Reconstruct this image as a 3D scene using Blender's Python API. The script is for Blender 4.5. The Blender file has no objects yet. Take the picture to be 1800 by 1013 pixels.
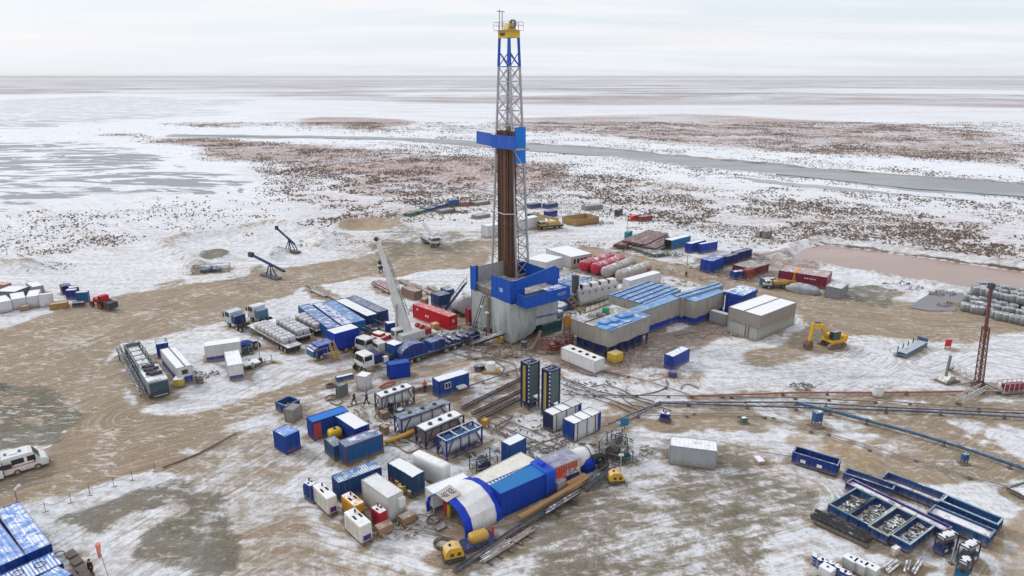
import bpy, math, random
import numpy as np
from mathutils import Vector, Matrix
random.seed(7)
# ------------------------------------------------------------------ survey camera (real metres, camera 44 m above the pad)
F=1200.0; HC=44.0; PITCH=math.atan((506.5-135)/F)
cP,sP=math.cos(PITCH),math.sin(PITCH)
def P(x,y,z=0.0):
    dx=(x-900)/F; dy=-(y-506.5)/F
    t=(z-HC)/(-sP+dy*cP)
    return Vector((dx*t,(cP+dy*sP)*t,z))
def PD(x,y,D):                      # point seen at x,y standing D metres out
    dx=(x-900)/F; dy=-(y-506.5)/F
    t=D/(cP+dy*sP)
    return Vector((dx*t,D,HC+(-sP+dy*cP)*t))
scn=bpy.context.scene
col=scn.collection
# ------------------------------------------------------------------ materials
MATS={}
def N_(nt,t,**k):
    n=nt.nodes.new(t)
    for a,b in k.items():
        if a.startswith('i_'): n.inputs[a[2:].replace('_',' ')].default_value=b
        else: setattr(n,a,b)
    return n
def mixc(nt,fac,a,b,mode='MIX'):
    m=nt.nodes.new('ShaderNodeMix'); m.data_type='RGBA'; m.blend_type=mode; m.clamp_factor=True
    for s,v in ((0,fac),(6,a),(7,b)):
        if hasattr(v,'links'): nt.links.new(v,m.inputs[s])
        else: m.inputs[s].default_value=v if s==0 else (*v[:3],1)
    return m.outputs[2]
def mth(nt,op,a,b=None,c=None,clamp=False):
    m=nt.nodes.new('ShaderNodeMath'); m.operation=op; m.use_clamp=clamp
    for i,v in enumerate((a,b,c)):
        if v is None: continue
        if hasattr(v,'links'): nt.links.new(v,m.inputs[i])
        else: m.inputs[i].default_value=v
    return m.outputs[0]
def sstep(nt,v,lo,hi):
    m=nt.nodes.new('ShaderNodeMapRange'); m.interpolation_type='SMOOTHSTEP'
    nt.links.new(v,m.inputs[0]); m.inputs[1].default_value=lo; m.inputs[2].default_value=hi
    return m.outputs[0]
def paint(name,c,rough=.5,snow=0.0,dirt=.35,metal=0.0,stripe=0.0,rust=0.0,vary=0.0,frost=None):
    key=(name,tuple(c),rough,snow,dirt,metal,stripe,rust,vary)
    if key in MATS: return MATS[key]
    m=bpy.data.materials.new(name); m.use_nodes=True; nt=m.node_tree; nt.nodes.clear()
    out=N_(nt,'ShaderNodeOutputMaterial'); b=N_(nt,'ShaderNodeBsdfPrincipled')
    nt.links.new(b.outputs[0],out.inputs[0])
    tc=N_(nt,'ShaderNodeTexCoord'); oi=N_(nt,'ShaderNodeObjectInfo')
    ad=N_(nt,'ShaderNodeVectorMath',operation='ADD'); sc=N_(nt,'ShaderNodeVectorMath',operation='SCALE')
    sc.inputs[0].default_value=(37,51,23); nt.links.new(oi.outputs['Random'],sc.inputs['Scale'])
    nt.links.new(tc.outputs['Object'],ad.inputs[0]); nt.links.new(sc.outputs[0],ad.inputs[1])
    n1=N_(nt,'ShaderNodeTexNoise'); n1.inputs['Scale'].default_value=.7; n1.inputs['Detail'].default_value=5; n1.inputs['Roughness'].default_value=.65
    nt.links.new(ad.outputs[0],n1.inputs[0])
    mp=N_(nt,'ShaderNodeMapping'); mp.inputs['Scale'].default_value=(3.2,3.2,.35); nt.links.new(ad.outputs[0],mp.inputs[0])
    n2=N_(nt,'ShaderNodeTexNoise'); n2.inputs['Scale'].default_value=1; n2.inputs['Detail'].default_value=4; nt.links.new(mp.outputs[0],n2.inputs[0])
    f1=sstep(nt,n1.outputs[0],.35,.75)
    fade=tuple(min(1,x*.86+.006) for x in c)
    cc=mixc(nt,f1,c,fade)
    if vary>0: cc=mixc(nt,mth(nt,'MULTIPLY',mth(nt,'POWER',oi.outputs['Random'],2.0),vary),cc,tuple(min(1,q*2.6+.02) for q in c))
    if dirt>.15:      # road spray near the ground
        sz=N_(nt,'ShaderNodeSeparateXYZ'); nt.links.new(tc.outputs['Object'],sz.inputs[0])
        low=mth(nt,'SUBTRACT',1.0,sstep(nt,mth(nt,'ADD',sz.outputs[2],mth(nt,'MULTIPLY',n2.outputs[0],-.9)),-.35,.35))
        cc=mixc(nt,mth(nt,'MULTIPLY',low,.55),cc,(.24,.19,.14))
    d=mth(nt,'MULTIPLY',sstep(nt,n2.outputs[0],.48,.78),dirt)
    cc=mixc(nt,d,cc,(.20,.17,.13))
    if rust>0:
        n4=N_(nt,'ShaderNodeTexNoise'); n4.inputs['Scale'].default_value=1.9; n4.inputs['Detail'].default_value=8; n4.inputs['Roughness'].default_value=.75
        nt.links.new(ad.outputs[0],n4.inputs[0])
        cc=mixc(nt,sstep(nt,n4.outputs[0],.74-.3*rust,.84-.3*rust),cc,(.10,.035,.015))
    if snow>0:
        g=N_(nt,'ShaderNodeNewGeometry'); sx=N_(nt,'ShaderNodeSeparateXYZ'); nt.links.new(g.outputs['Normal'],sx.inputs[0])
        up=sstep(nt,sx.outputs[2],.35,.75)
        n3=N_(nt,'ShaderNodeTexNoise'); n3.inputs['Scale'].default_value=.9; n3.inputs['Detail'].default_value=7; n3.inputs['Roughness'].default_value=.68; n3.inputs['Distortion'].default_value=.6
        nt.links.new(ad.outputs[0],n3.inputs[0])
        th=.78-.62*snow
        sf=sstep(nt,n3.outputs[0],th-.05,th+.10)
        if stripe>0:
            w=N_(nt,'ShaderNodeTexWave',bands_direction='X'); w.inputs['Scale'].default_value=1.1; w.inputs['Distortion'].default_value=.3
            nt.links.new(tc.outputs['Object'],w.inputs[0]); sf=mth(nt,'MULTIPLY',sf,mth(nt,'ADD',mth(nt,'MULTIPLY',sstep(nt,w.outputs[0],.35,.75),stripe),1-stripe))
        if snow>.2: sf=mth(nt,'MAXIMUM',sf,mth(nt,'MULTIPLY',sstep(nt,n3.outputs[0],.25,.7),.42))
        cc=mixc(nt,mth(nt,'MULTIPLY',mth(nt,'MULTIPLY',sf,up),.92),cc,(.80,.82,.85))
    nt.links.new(cc,b.inputs['Base Color'])
    b.inputs['Roughness'].default_value=rough; b.inputs['Metallic'].default_value=metal
    if rough>.2: b.inputs['Specular IOR Level'].default_value=.22
    MATS[key]=m; return m
RY=(.002,.046,.28); TL=(.006,.085,.23); SK=(.004,.17,.60); NV=(.010,.022,.085); WH=(.72,.73,.74); LG=(.42,.44,.45); MG=(.22,.23,.24); DG=(.06,.065,.07)
RD=(.52,.012,.025); YL=(.62,.36,.02); OR=(.55,.17,.03); MR=(.20,.02,.045); BK=(.014,.015,.018); BG=(.42,.38,.32); BR=(.14,.075,.05); GN=(.02,.12,.075); CY=(.03,.22,.30)
def pt(nm,c,**k): return paint(nm,c,**k)
M_black=paint('black_rubber',BK,rough=.8,dirt=.15); M_glass=paint('dark_glass',(.02,.03,.035),rough=.12,dirt=.05)
M_steel=paint('weathered_steel',(.20,.21,.22),rough=.5,metal=.3,snow=.25); M_dark=paint('dark_steel',(.05,.055,.065),rough=.6,snow=.15)
M_hose=paint('black_hose',(.03,.03,.035),rough=.7,dirt=.4); M_navy=paint('navy_paint',NV,snow=.35); M_royal=paint('royal_paint',RY,snow=.2)
M_snow=paint('packed_snow',(.74,.76,.80),rough=.9,dirt=.15); M_white=paint('white_paint',WH,dirt=.25); M_yel=paint('yellow_paint',YL,dirt=.3,snow=.1)
M_redp=paint('red_paint',RD,dirt=.3,snow=.1); M_wood=paint('pale_timber',(.45,.27,.13),rough=.8,dirt=.3); M_chrome=paint('galvanised_steel',(.45,.46,.48),rough=.4,metal=.4)
M_tyre=paint('tyre_rubber',(.02,.02,.022),rough=.9,dirt=.5); M_rim=paint('wheel_rim',(.35,.36,.38),rough=.5,dirt=.5)
# ------------------------------------------------------------------ mesh builder
class MB:
    def __init__(s): s.v=[]; s.f=[]
    def add(s,vs,fs):
        n=len(s.v); s.v.extend([tuple(x) for x in vs]); s.f.extend([tuple(i+n for i in f) for f in fs]); return s
    def box(s,x0,y0,z0,x1,y1,z1):
        if x0>x1:x0,x1=x1,x0
        if y0>y1:y0,y1=y1,y0
        if z0>z1:z0,z1=z1,z0
        return s.add([(x0,y0,z0),(x1,y0,z0),(x1,y1,z0),(x0,y1,z0),(x0,y0,z1),(x1,y0,z1),(x1,y1,z1),(x0,y1,z1)],
            [(3,2,1,0),(4,5,6,7),(0,1,5,4),(1,2,6,5),(2,3,7,6),(3,0,4,7)])
    def beam(s,p,q,w,h=None):
        p=Vector(p);q=Vector(q);h=h or w;d=(q-p)
        if d.length<1e-6: return s
        d.normalize(); up=Vector((0,0,1))
        if abs(d.z)>.97: up=Vector((1,0,0))
        r=d.cross(up).normalized()*w/2; u=r.cross(d).normalized()*h/2
        return s.add([p-r-u,p+r-u,p+r+u,p-r+u,q-r-u,q+r-u,q+r+u,q-r+u],[(0,1,2,3),(7,6,5,4),(0,4,5,1),(1,5,6,2),(2,6,7,3),(3,7,4,0)])
    def cyl(s,p,q,r,r2=None,n=10,caps=True):
        p=Vector(p);q=Vector(q);r2=r if r2 is None else r2;d=(q-p).normalized()
        up=Vector((0,0,1)) if abs(d.z)<.9 else Vector((1,0,0))
        a=d.cross(up).normalized();b=a.cross(d)
        vs=[];fs=[]
        for c,rr in ((p,r),(q,r2)):
            for i in range(n):
                t=2*math.pi*i/n; vs.append(c+a*math.cos(t)*rr+b*math.sin(t)*rr)
        for i in range(n):
            j=(i+1)%n; fs.append((i,n+i,n+j,j))
        if caps: fs.append(tuple(range(n))); fs.append(tuple(reversed(range(n,2*n))))
        return s.add(vs,fs)
    def tube(s,pts,r,n=6):
        pts=[Vector(p) for p in pts]; vs=[];fs=[];m=len(pts); prev=None
        for k in range(m):
            d=(pts[min(k+1,m-1)]-pts[max(k-1,0)]).normalized()
            up=Vector((0,0,1)) if abs(d.z)<.95 else Vector((1,0,0))
            a=d.cross(up).normalized();b=a.cross(d)
            if prev is not None and a.dot(prev)<0: a=-a;b=-b
            prev=a
            for i in range(n):
                t=2*math.pi*i/n; vs.append(pts[k]+a*math.cos(t)*r+b*math.sin(t)*r)
        for k in range(m-1):
            for i in range(n):
                j=(i+1)%n; fs.append((k*n+i,(k+1)*n+i,(k+1)*n+j,k*n+j))
        fs.append(tuple(range(n))); fs.append(tuple(reversed(range((m-1)*n,m*n))))
        return s.add(vs,fs)
    def prism(s,poly,z0,z1):
        n=len(poly); vs=[(x,y,z0) for x,y in poly]+[(x,y,z1) for x,y in poly]
        return s.add(vs,[tuple(reversed(range(n))),tuple(range(n,2*n))]+[(i,(i+1)%n,n+(i+1)%n,n+i) for i in range(n)])
    def prismy(s,poly,y0,y1):        # poly in x,z, extruded along y
        n=len(poly); vs=[(x,y0,z) for x,z in poly]+[(x,y1,z) for x,z in poly]
        return s.add(vs,[tuple(range(n)),tuple(reversed(range(n,2*n)))]+[(n+i,n+(i+1)%n,(i+1)%n,i) for i in range(n)])
    def ball(s,c,rx,ry=None,rz=None,n=12,m=8):
        ry=ry or rx;rz=rz or rx;vs=[(c[0],c[1],c[2]-rz)];fs=[]
        for k in range(1,m):
            t=math.pi*k/m-math.pi/2
            for i in range(n):
                a=2*math.pi*i/n; vs.append((c[0]+rx*math.cos(t)*math.cos(a),c[1]+ry*math.cos(t)*math.sin(a),c[2]+rz*math.sin(t)))
        vs.append((c[0],c[1],c[2]+rz)); L=len(vs)-1
        for i in range(n):
            j=(i+1)%n; fs.append((0,1+j,1+i)); fs.append((L,L-n+i,L-n+j))
            for k in range(m-2): a=1+k*n; fs.append((a+i,a+j,a+n+j,a+n+i))
        return s.add(vs,fs)
    def torus(s,c,R,r,ax='z',n=16,m=6):
        vs=[];fs=[]
        for i in range(n):
            a=2*math.pi*i/n
            for j in range(m):
                b=2*math.pi*j/m; rr=R+r*math.cos(b); x,y,z=rr*math.cos(a),rr*math.sin(a),r*math.sin(b)
                if ax=='x': x,y,z=z,x,y
                if ax=='y': x,y,z=x,z,y
                vs.append((c[0]+x,c[1]+y,c[2]+z))
        for i in range(n):
            for j in range(m):
                i2=(i+1)%n;j2=(j+1)%m; fs.append((i*m+j,i2*m+j,i2*m+j2,i*m+j2))
        return s.add(vs,fs)
    def corr(s,p,q,z0,z1,pitch=.28,dep=.035):   # corrugated sheet from p to q (xy), ridges upright
        p=Vector((*p[:2],0));q=Vector((*q[:2],0));L=(q-p).length;d=(q-p)/L;nrm=Vector((d.y,-d.x,0))
        k=max(1,round(L/pitch));st=L/k;pts=[]
        for i in range(k):
            b=i*st
            for t,o in ((0,0),(.3,0),(.5,1),(.8,1)): pts.append(p+d*(b+t*st)+nrm*dep*(o-1))
        pts.append(q-nrm*dep)
        n=len(pts);vs=[(a.x,a.y,z0) for a in pts]+[(a.x,a.y,z1) for a in pts]
        return s.add(vs,[(i,i+1,n+i+1,n+i) for i in range(n-1)])
    def rbox(s,x0,y0,z0,x1,y1,z1,r=.25,n=3,top=True):  # box with rounded upright edges and rounded top rim
        def loop(z,off):
            o=[];rr=max(r-off,.01)
            for cx,cy,a0 in ((x1-r,y1-r,0),(x0+r,y1-r,90),(x0+r,y0+r,180),(x1-r,y0+r,270)):
                for i in range(n+1):
                    a=math.radians(a0+90*i/n); o.append((cx+rr*math.cos(a),cy+rr*math.sin(a),z))
            return o
        L=[loop(z0,0)]
        if top:
            for i in range(n+1):
                a=math.radians(90*i/n); L.append(loop(z1-r+r*math.sin(a),r*(1-math.cos(a))))
        else: L.append(loop(z1,0))
        m=len(L[0]);vs=[v for l in L for v in l];fs=[]
        for k in range(len(L)-1):
            for i in range(m):
                j=(i+1)%m; fs.append((k*m+i,k*m+j,(k+1)*m+j,(k+1)*m+i))
        fs.append(tuple(reversed(range(m)))); fs.append(tuple(range((len(L)-1)*m,len(L)*m)))
        return s.add(vs,fs)
    def build(s,name,mat,parent=None,smooth=False,xf=None):
        me=bpy.data.meshes.new(name)
        if xf is not None: s.v=[tuple(xf@Vector(v)) for v in s.v]
        me.from_pydata(s.v,[],s.f); me.materials.append(mat)
        if smooth: me.shade_smooth()
        o=bpy.data.objects.new(name,me); col.objects.link(o)
        if parent is not None: o.parent=parent
        return o
def tag(o,label,cat,group=None,kind=None):
    if label:o['label']=label
    if cat:o['category']=cat
    if group:o['group']=group
    if kind:o['kind']=kind
    return o
def thing(name,label,cat,loc=(0,0,0),rz=0,group=None):
    o=bpy.data.objects.new(name,None); col.objects.link(o); o.empty_display_size=.5
    o.location=loc; o.rotation_euler=(0,0,rz); return tag(o,label,cat,group)
def single(mb,name,mat,label,cat,group=None,smooth=False):
    """one-mesh thing: geometry given in world metres, origin moved to its own base"""
    a=np.array(mb.v); c=Vector(((a[:,0].min()+a[:,0].max())/2,(a[:,1].min()+a[:,1].max())/2,a[:,2].min()))
    mb.v=[tuple(Vector(v)-c) for v in mb.v]
    o=mb.build(name,mat,smooth=smooth); o.location=c; return tag(o,label,cat,group)
def kids(o): return [c for c in bpy.data.objects if c.parent==o]
def dup(o,loc,rz=None,label=None,parent=None,_kids={}):
    c=o.copy(); col.objects.link(c)
    if parent is not None: c.parent=parent
    else:
        c.location=loc
        if rz is not None: c.rotation_euler=(0,0,rz)
        if label: c['label']=label
    if o.name not in _kids: _kids[o.name]=kids(o)
    for k in list(_kids[o.name]): dup(k,None,parent=c)
    return c
def fit(Np,R,L,z=0.0,a=None,b=None):
    """near corner, right corner, left corner (plan position read at height z) -> centre, yaw, length a (to the right), b (to the left)"""
    n=P(*Np,z); n.z=0
    va=P(*R,z)-Vector((n.x,n.y,z)) if R else None
    vb=P(*L,z)-Vector((n.x,n.y,z)) if L else None
    la=va.length if va else 0; lb=vb.length if vb else 0
    if la>=lb: yaw=math.atan2(va.y,va.x)
    else: yaw=math.atan2(vb.y,vb.x)-math.pi/2
    ex=Vector((math.cos(yaw),math.sin(yaw),0)); ey=Vector((-ex.y,ex.x,0))
    a=a or va.dot(ex); b=b or vb.dot(ey)
    return n+ex*a/2+ey*b/2,yaw,a,b
def text_mesh(txt,size,name,mat,parent,loc,rot,depth=.02):
    cu=bpy.data.curves.new(name,'FONT'); cu.body=txt; cu.size=size; cu.extrude=depth; cu.align_x='CENTER'; cu.align_y='CENTER'
    o=bpy.data.objects.new(name,cu); col.objects.link(o); dg=bpy.context.evaluated_depsgraph_get()
    me=bpy.data.meshes.new_from_object(o.evaluated_get(dg)); bpy.data.objects.remove(o); 
    me.materials.clear(); me.materials.append(mat)
    t=bpy.data.objects.new(name,me); col.objects.link(t); t.parent=parent; t.location=loc; t.rotation_euler=rot; return t
# ------------------------------------------------------------------ ground sheet
def pix(X,Y):
    d=Y*cP+HC*sP; u=Y*sP-HC*cP
    return 900+F*X/d, 506.5-F*u/d
rows=[P(900,y).y for y in np.arange(1075,400,-2.6)]+[P(900,y).y for y in np.arange(400,200,-1.25)]+[P(900,y).y for y in np.arange(200,141,-.7)]
d=rows[-1]
while d<60000: d*=1.12; rows.append(d)
rows=[-400,-150,-40,0,25]+[r for r in rows if r>30]
us=list(np.linspace(-3.2,-.85,40)[:-1])+list(np.arange(-.85,.85,.0042))+list(np.linspace(.85,3.2,40))
Yg=np.array(rows)[:,None]*np.ones(len(us))[None]; Xg=np.array(us)[None]*np.maximum(np.array(rows)+14,60)[:,None]
gx,gy=pix(Xg,np.maximum(Yg,30.0)); 
rng=np.random.RandomState(3)
def vnoise(X,Y,s,seed=0):
    r=np.random.RandomState(seed).rand(256,256); x=X/s; y=Y/s; xi=np.floor(x).astype(int); yi=np.floor(y).astype(int); fx=x-xi; fy=y-yi
    fx=fx*fx*(3-2*fx); fy=fy*fy*(3-2*fy); g=lambda a,b:r[a%256,b%256]
    return (g(xi,yi)*(1-fx)+g(xi+1,yi)*fx)*(1-fy)+(g(xi,yi+1)*(1-fx)+g(xi+1,yi+1)*fx)*fy
def sdpoly(poly,X,Y):
    ins=np.zeros(X.shape,bool); dm=np.full(X.shape,1e18); n=len(poly)
    for i in range(n):
        x1,y1=poly[i];x2,y2=poly[(i+1)%n]
        c=((y1>Y)!=(y2>Y))&(X<(x2-x1)*(Y-y1)/((y2-y1) or 1e-9)+x1); ins^=c
        dx,dy=x2-x1,y2-y1; t=np.clip(((X-x1)*dx+(Y-y1)*dy)/(dx*dx+dy*dy+1e-9),0,1)
        dm=np.minimum(dm,(X-x1-t*dx)**2+(Y-y1-t*dy)**2)
    dm=np.sqrt(dm); return np.where(ins,dm,-dm)
def wpoly(pp): return [tuple(P(x,y).xy) for x,y in pp]
CH={k:np.zeros(Xg.shape) for k in ('mud','green','rust','steppe','water','ice','pond','tan')}
def blob(ch,pp,strength,soft=4.0):      # soft edge given as a share of distance (metres grow outwards)
    w=wpoly(pp); sd=sdpoly(w,Xg,Yg); D=np.mean([q[1] for q in w]); s=soft*D/110
    wob=(vnoise(Xg,Yg,s*1.6,5)-.5)*s*1.1
    f=np.clip((sd+wob)/s+.5,0,1); f=f*f*(3-2*f)
    CH[ch]=np.maximum(CH[ch],f*strength)
def carve(ch,pp,strength,soft=3.0):
    w=wpoly(pp); sd=sdpoly(w,Xg,Yg); D=np.mean([q[1] for q in w]); s=soft*D/110
    f=np.clip((sd+(vnoise(Xg,Yg,s*1.5,9)-.5)*s)/s+.5,0,1); CH[ch]*=1-f*strength
B=blob
B('mud',[(-60,560),(250,490),(620,440),(900,400),(1060,410),(1300,440),(1440,500),(1600,530),(1850,560),(1850,1040),(-60,1040)],.34,8)
B('mud',[(-60,600),(120,545),(250,512),(450,480),(560,462),(640,452),(720,428),(870,425),(870,470),(760,478),(640,488),(540,503),(470,525),(400,560),(340,582),(240,605),(205,640),(212,690),(262,722),(350,722),(430,700),(560,660),(640,640),(640,660),(560,690),(400,745),(300,810),(180,855),(60,885),(-60,900)],1.08)
B('mud',[(270,840),(400,772),(470,742),(600,800),(700,800),(620,850),(560,830),(510,850),(530,900),(600,960),(700,1030),(420,1030),(290,920)],.66,6)
B('green',[(-20,675),(60,678),(130,698),(150,745),(100,775),(30,790),(-20,795)],.95,3)
B('green',[(60,905),(200,855),(330,832),(400,860),(430,930),(420,1000),(330,1030),(170,960),(120,930)],.8,5)
B('green',[(960,850),(1100,795),(1200,765),(1290,790),(1420,860),(1440,900),(1380,960),(1290,1040),(860,1040),(840,960),(900,905)],.62,7)
B('mud',[(820,900),(960,840),(1100,830),(1200,840),(1380,850),(1400,900),(1340,1040),(700,1040),(640,960),(800,1000)],.62,7)
B('mud',[(1020,432),(1120,447),(1280,484),(1400,512),(1480,518),(1560,524),(1700,535),(1850,548),(1850,582),(1700,604),(1640,604),(1560,592),(1480,588),(1420,640),(1250,650),(1330,610),(1410,580),(1390,545),(1340,523),(1250,502),(1150,482),(1040,462)],.88,3)
B('rust',[(820,600),(920,588),(1010,600),(1060,640),(1130,588),(1200,578),(1290,560),(1290,590),(1180,628),(1090,668),(1040,660),(960,640),(880,640),(810,632)],.85,3)
B('mud',[(1100,650),(1200,640),(1320,645),(1400,665),(1300,684),(1150,690),(1080,680)],.6,4)
B('mud',[(600,640),(720,600),(880,610),(1000,640),(960,720),(900,800),(840,820),(760,830),(640,790),(560,760),(500,720)],.55,5)
B('rust',[(840,660),(900,650),(960,690),(880,720),(800,730),(760,700)],.5,4)
B('tan',[(720,650),(800,628),(860,632),(800,650),(740,672)],.9,2)
B('mud',[(1060,700),(1200,720),(1120,760),(1080,800),(1020,800),(1000,760)],.6,4)
B('tan',[(1380,770),(1430,745),(1520,790),(1560,840),(1520,880),(1480,870),(1490,810),(1400,800)],.85,2)
B('mud',[(1180,770),(1400,780),(1480,870),(1440,960),(1300,900),(1150,850)],.55,5)
B('tan',[(1740,960),(1770,890),(1850,850),(1850,1040),(1760,1040)],.9,3)
B('tan',[(1660,970),(1690,968),(1700,1010),(1655,1012)],.8,1.2)
B('tan',[(1210,715),(1300,745),(1290,757),(1200,725)],.6,1)
B('mud',[(1480,770),(1620,790),(1760,840),(1800,870),(1700,850),(1560,810)],.5,3)
B('tan',[(596,395),(640,386),(700,392),(712,402),(640,407),(600,404)],1.0,1.5)
B('green',[(640,440),(690,405),(740,400),(860,420),(830,450),(720,455),(660,465)],.6,3)
B('mud',[(560,420),(700,400),(870,410),(880,470),(700,470),(600,455)],.55,4)
B('green',[(355,445),(380,438),(410,452),(395,461),(360,457)],.9,2)
B('green',[(385,490),(470,455),(500,480),(470,520),(400,510)],.5,3)
B('mud',[(265,500),(330,490),(400,530),(360,560),(280,530)],.6,3)
B('rust',[(1220,455),(1300,440),(1420,450),(1440,478),(1480,500),(1400,508),(1300,498),(1230,480)],.8,2.5)
B('green',[(1470,505),(1540,500),(1600,515),(1560,545),(1480,525)],.8,2)
B('tan',[(1545,515),(1600,505),(1610,530),(1570,545)],.6,2)
B('mud',[(1010,425),(1060,430),(1200,440),(1230,470),(1100,450)],.5,2)
B('mud',[(1600,545),(1850,560),(1850,640),(1700,620)],.4,5)
# snow islands on the pad
carve('mud',[(200,655),(225,610),(345,600),(420,590),(500,590),(470,650),(380,680),(330,700),(250,700)],.95,4)
carve('mud',[(470,545),(560,500),(640,500),(800,470),(830,500),(780,560),(700,590),(640,580),(560,640),(480,610)],.85,4)
carve('mud',[(1010,650),(1100,680),(1240,700),(1380,730),(1300,760),(1200,745),(1100,720),(1000,680)],.7,3)
carve('green',[(1200,740),(1420,760),(1400,780),(1250,765)],.9,3)
carve('green',[(150,960),(230,910),(300,880),(330,890),(250,940),(200,1000)],.8,3)
carve('green',[(0,700),(40,695),(50,706),(0,712)],.9,1); carve('green',[(40,735),(75,730),(70,745),(40,745)],.9,1)
carve('mud',[(560,870),(640,880),(740,930),(820,930),(840,1000),(700,1000),(600,930)],.75,3)
carve('mud',[(60,890),(200,845),(300,815),(320,830),(200,870),(80,915)],.9,2)
carve('green',[(60,890),(200,845),(300,815),(320,830),(200,870),(80,915)],.9,2)
carve('mud',[(0,760),(100,745),(120,770),(60,795),(0,805)],.9,2)
carve('rust',[(1000,655),(1100,600),(1150,570),(1290,600),(1200,620),(1110,650)],.0)
carve('mud',[(1230,625),(1380,660),(1560,610),(1850,600),(1850,860),(1700,820),(1600,790),(1500,755),(1300,745),(1150,715),(1250,690)],.85,4)
carve('mud',[(1500,830),(1600,815),(1850,880),(1760,980),(1700,1030),(1430,1030),(1420,970),(1600,960),(1700,900)],.8,4)
carve('mud',[(1060,600),(1140,575),(1280,600),(1330,640),(1230,640),(1120,640)],.6,3)
# open country
B('steppe',[(205,236),(420,248),(640,258),(870,276),(1000,292),(1000,335),(860,345),(700,345),(620,330),(500,295),(380,268)],.95,10)
B('steppe',[(430,282),(900,300),(1100,312),(1300,338),(1500,357),(1850,385),(1850,480),(1500,436),(1300,408),(1100,372),(860,368),(700,385),(560,400),(480,340)],.60,12)
B('steppe',[(640,170),(2300,170),(2300,250),(1850,240),(1400,225),(900,205),(640,200)],.42,20)
B('steppe',[(600,240),(1000,235),(1500,290),(1850,320),(2300,330),(2300,480),(1850,420),(1500,400),(1200,360),(900,300),(600,262)],.30,16)
B('steppe',[(-100,372),(300,352),(480,350),(640,395),(560,400),(300,420),(-100,470)],.16,14)
B('steppe',[(640,395),(720,372),(760,362),(640,350),(560,380),(480,420),(560,405)],.35,8)
B('steppe',[(60,460),(300,415),(480,392),(560,405),(480,392),(300,405),(0,440)],.35,6)
B('steppe',[(880,208),(1200,200),(1500,213),(1850,232),(1850,305),(1600,283),(1400,268),(1200,252),(1050,238),(880,226)],.85,14)
B('steppe',[(505,210),(560,204),(640,206),(740,214),(700,229),(600,229),(530,222)],.95,8)
B('steppe',[(300,219),(470,214),(470,220),(330,225)],.75,8)
for pp,s in (([(-600,140),(2400,140),(2400,163),(1200,166),(900,163),(430,168),(0,166),(-600,168)],.85),([(700,166),(1200,162),(2400,170),(2400,197),(1400,193),(1000,190),(740,182)],.92),([(-600,148),(220,150),(330,160),(0,167),(-600,170)],.95),([(450,164),(620,158),(900,180),(900,196),(640,178)],.8),([(700,190),(900,196),(1300,190),(1300,200),(880,206)],.45)):
    B('steppe',pp,s,24)
riverpoly=[(288,236.5),(640,240.5),(800,246),(900,252),(1060,262.5),(1200,277),(1500,304),(1850,329),(2100,346),(2100,366),(1850,350),(1600,332),(1400,310),(1220,294),(1060,275),(930,265.5),(700,246.5),(400,240)]
B('water',[(288,236),(640,240),(800,246),(900,252),(1060,262),(1200,276),(1500,303),(1850,328),(1850,352),(1600,334),(1400,312),(1220,296),(1060,276),(930,266),(700,246),(290,241)],1,3)
B('water',[(1280,308),(1400,322),(1520,334),(1700,352),(1500,338),(1330,322)],.8,1.5)
B('water',[(950,211),(1000,209),(1040,214),(1000,218),(960,216)],.8,3)
B('ice',[(-80,250),(120,245),(260,262),(330,290),(440,322),(430,338),(330,345),(200,350),(0,372),(-80,380)],.88,9)
B('ice',[(-80,178),(200,168),(420,176),(380,205),(200,220),(0,240),(-80,240)],.92,12)
B('steppe',[(330,168),(700,175),(900,200),(900,240),(700,235),(420,205)],.40,16)
B('ice',[(355,303),(375,302),(440,330),(425,339),(390,322)],1,1.5)
B('ice',[(300,289),(320,292),(335,300),(318,300)],1,1)
B('ice',[(305,330),(345,318),(390,328),(385,342),(340,342)],1,1.5)
pondpoly=[(1383,449),(1402,436),(1440,429),(1530,440),(1700,464),(1900,492),(1960,530),(1800,517),(1700,506),(1600,492),(1500,474),(1398,458)]
B('pond',[(1590,528),(1650,508),(1690,512),(1676,545),(1600,545)],.0,1)
# tyre-track frame: signed distance across the haul roads
roads=[[(-60,690),(120,640),(330,560),(560,490),(760,450),(900,440)],[(-40,850),(200,790),(420,735),(640,670),(830,625),(960,600)],[(1020,445),(1240,490),(1440,545),(1640,568),(1850,575)],[(320,1030),(520,930),(800,1010),(1100,930),(1400,860)],[(1250,670),(1500,640),(1560,600),(1480,575)],[(640,470),(720,415),(860,405),(1040,415)],[(240,730),(400,710),(520,650),(620,630)],[(1420,700),(1520,655),(1560,630),(1540,608),(1480,600),(1400,610),(1240,640)],[(1620,640),(1700,610),(1850,640)],[(700,400),(800,385),(900,395)],[(120,1010),(300,900),(480,800),(560,740)]]
acr=np.full(Xg.shape,1e9)
for r in roads:
    w=wpoly(r)
    for (x1,y1),(x2,y2) in zip(w,w[1:]):
        dx,dy=x2-x1,y2-y1;L2=dx*dx+dy*dy;t=np.clip(((Xg-x1)*dx+(Yg-y1)*dy)/L2,0,1)
        sgn=np.sign((Xg-x1)*dy-(Yg-y1)*dx); dd=np.hypot(Xg-x1-t*dx,Yg-y1-t*dy)
        acr=np.minimum(acr,dd)
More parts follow.
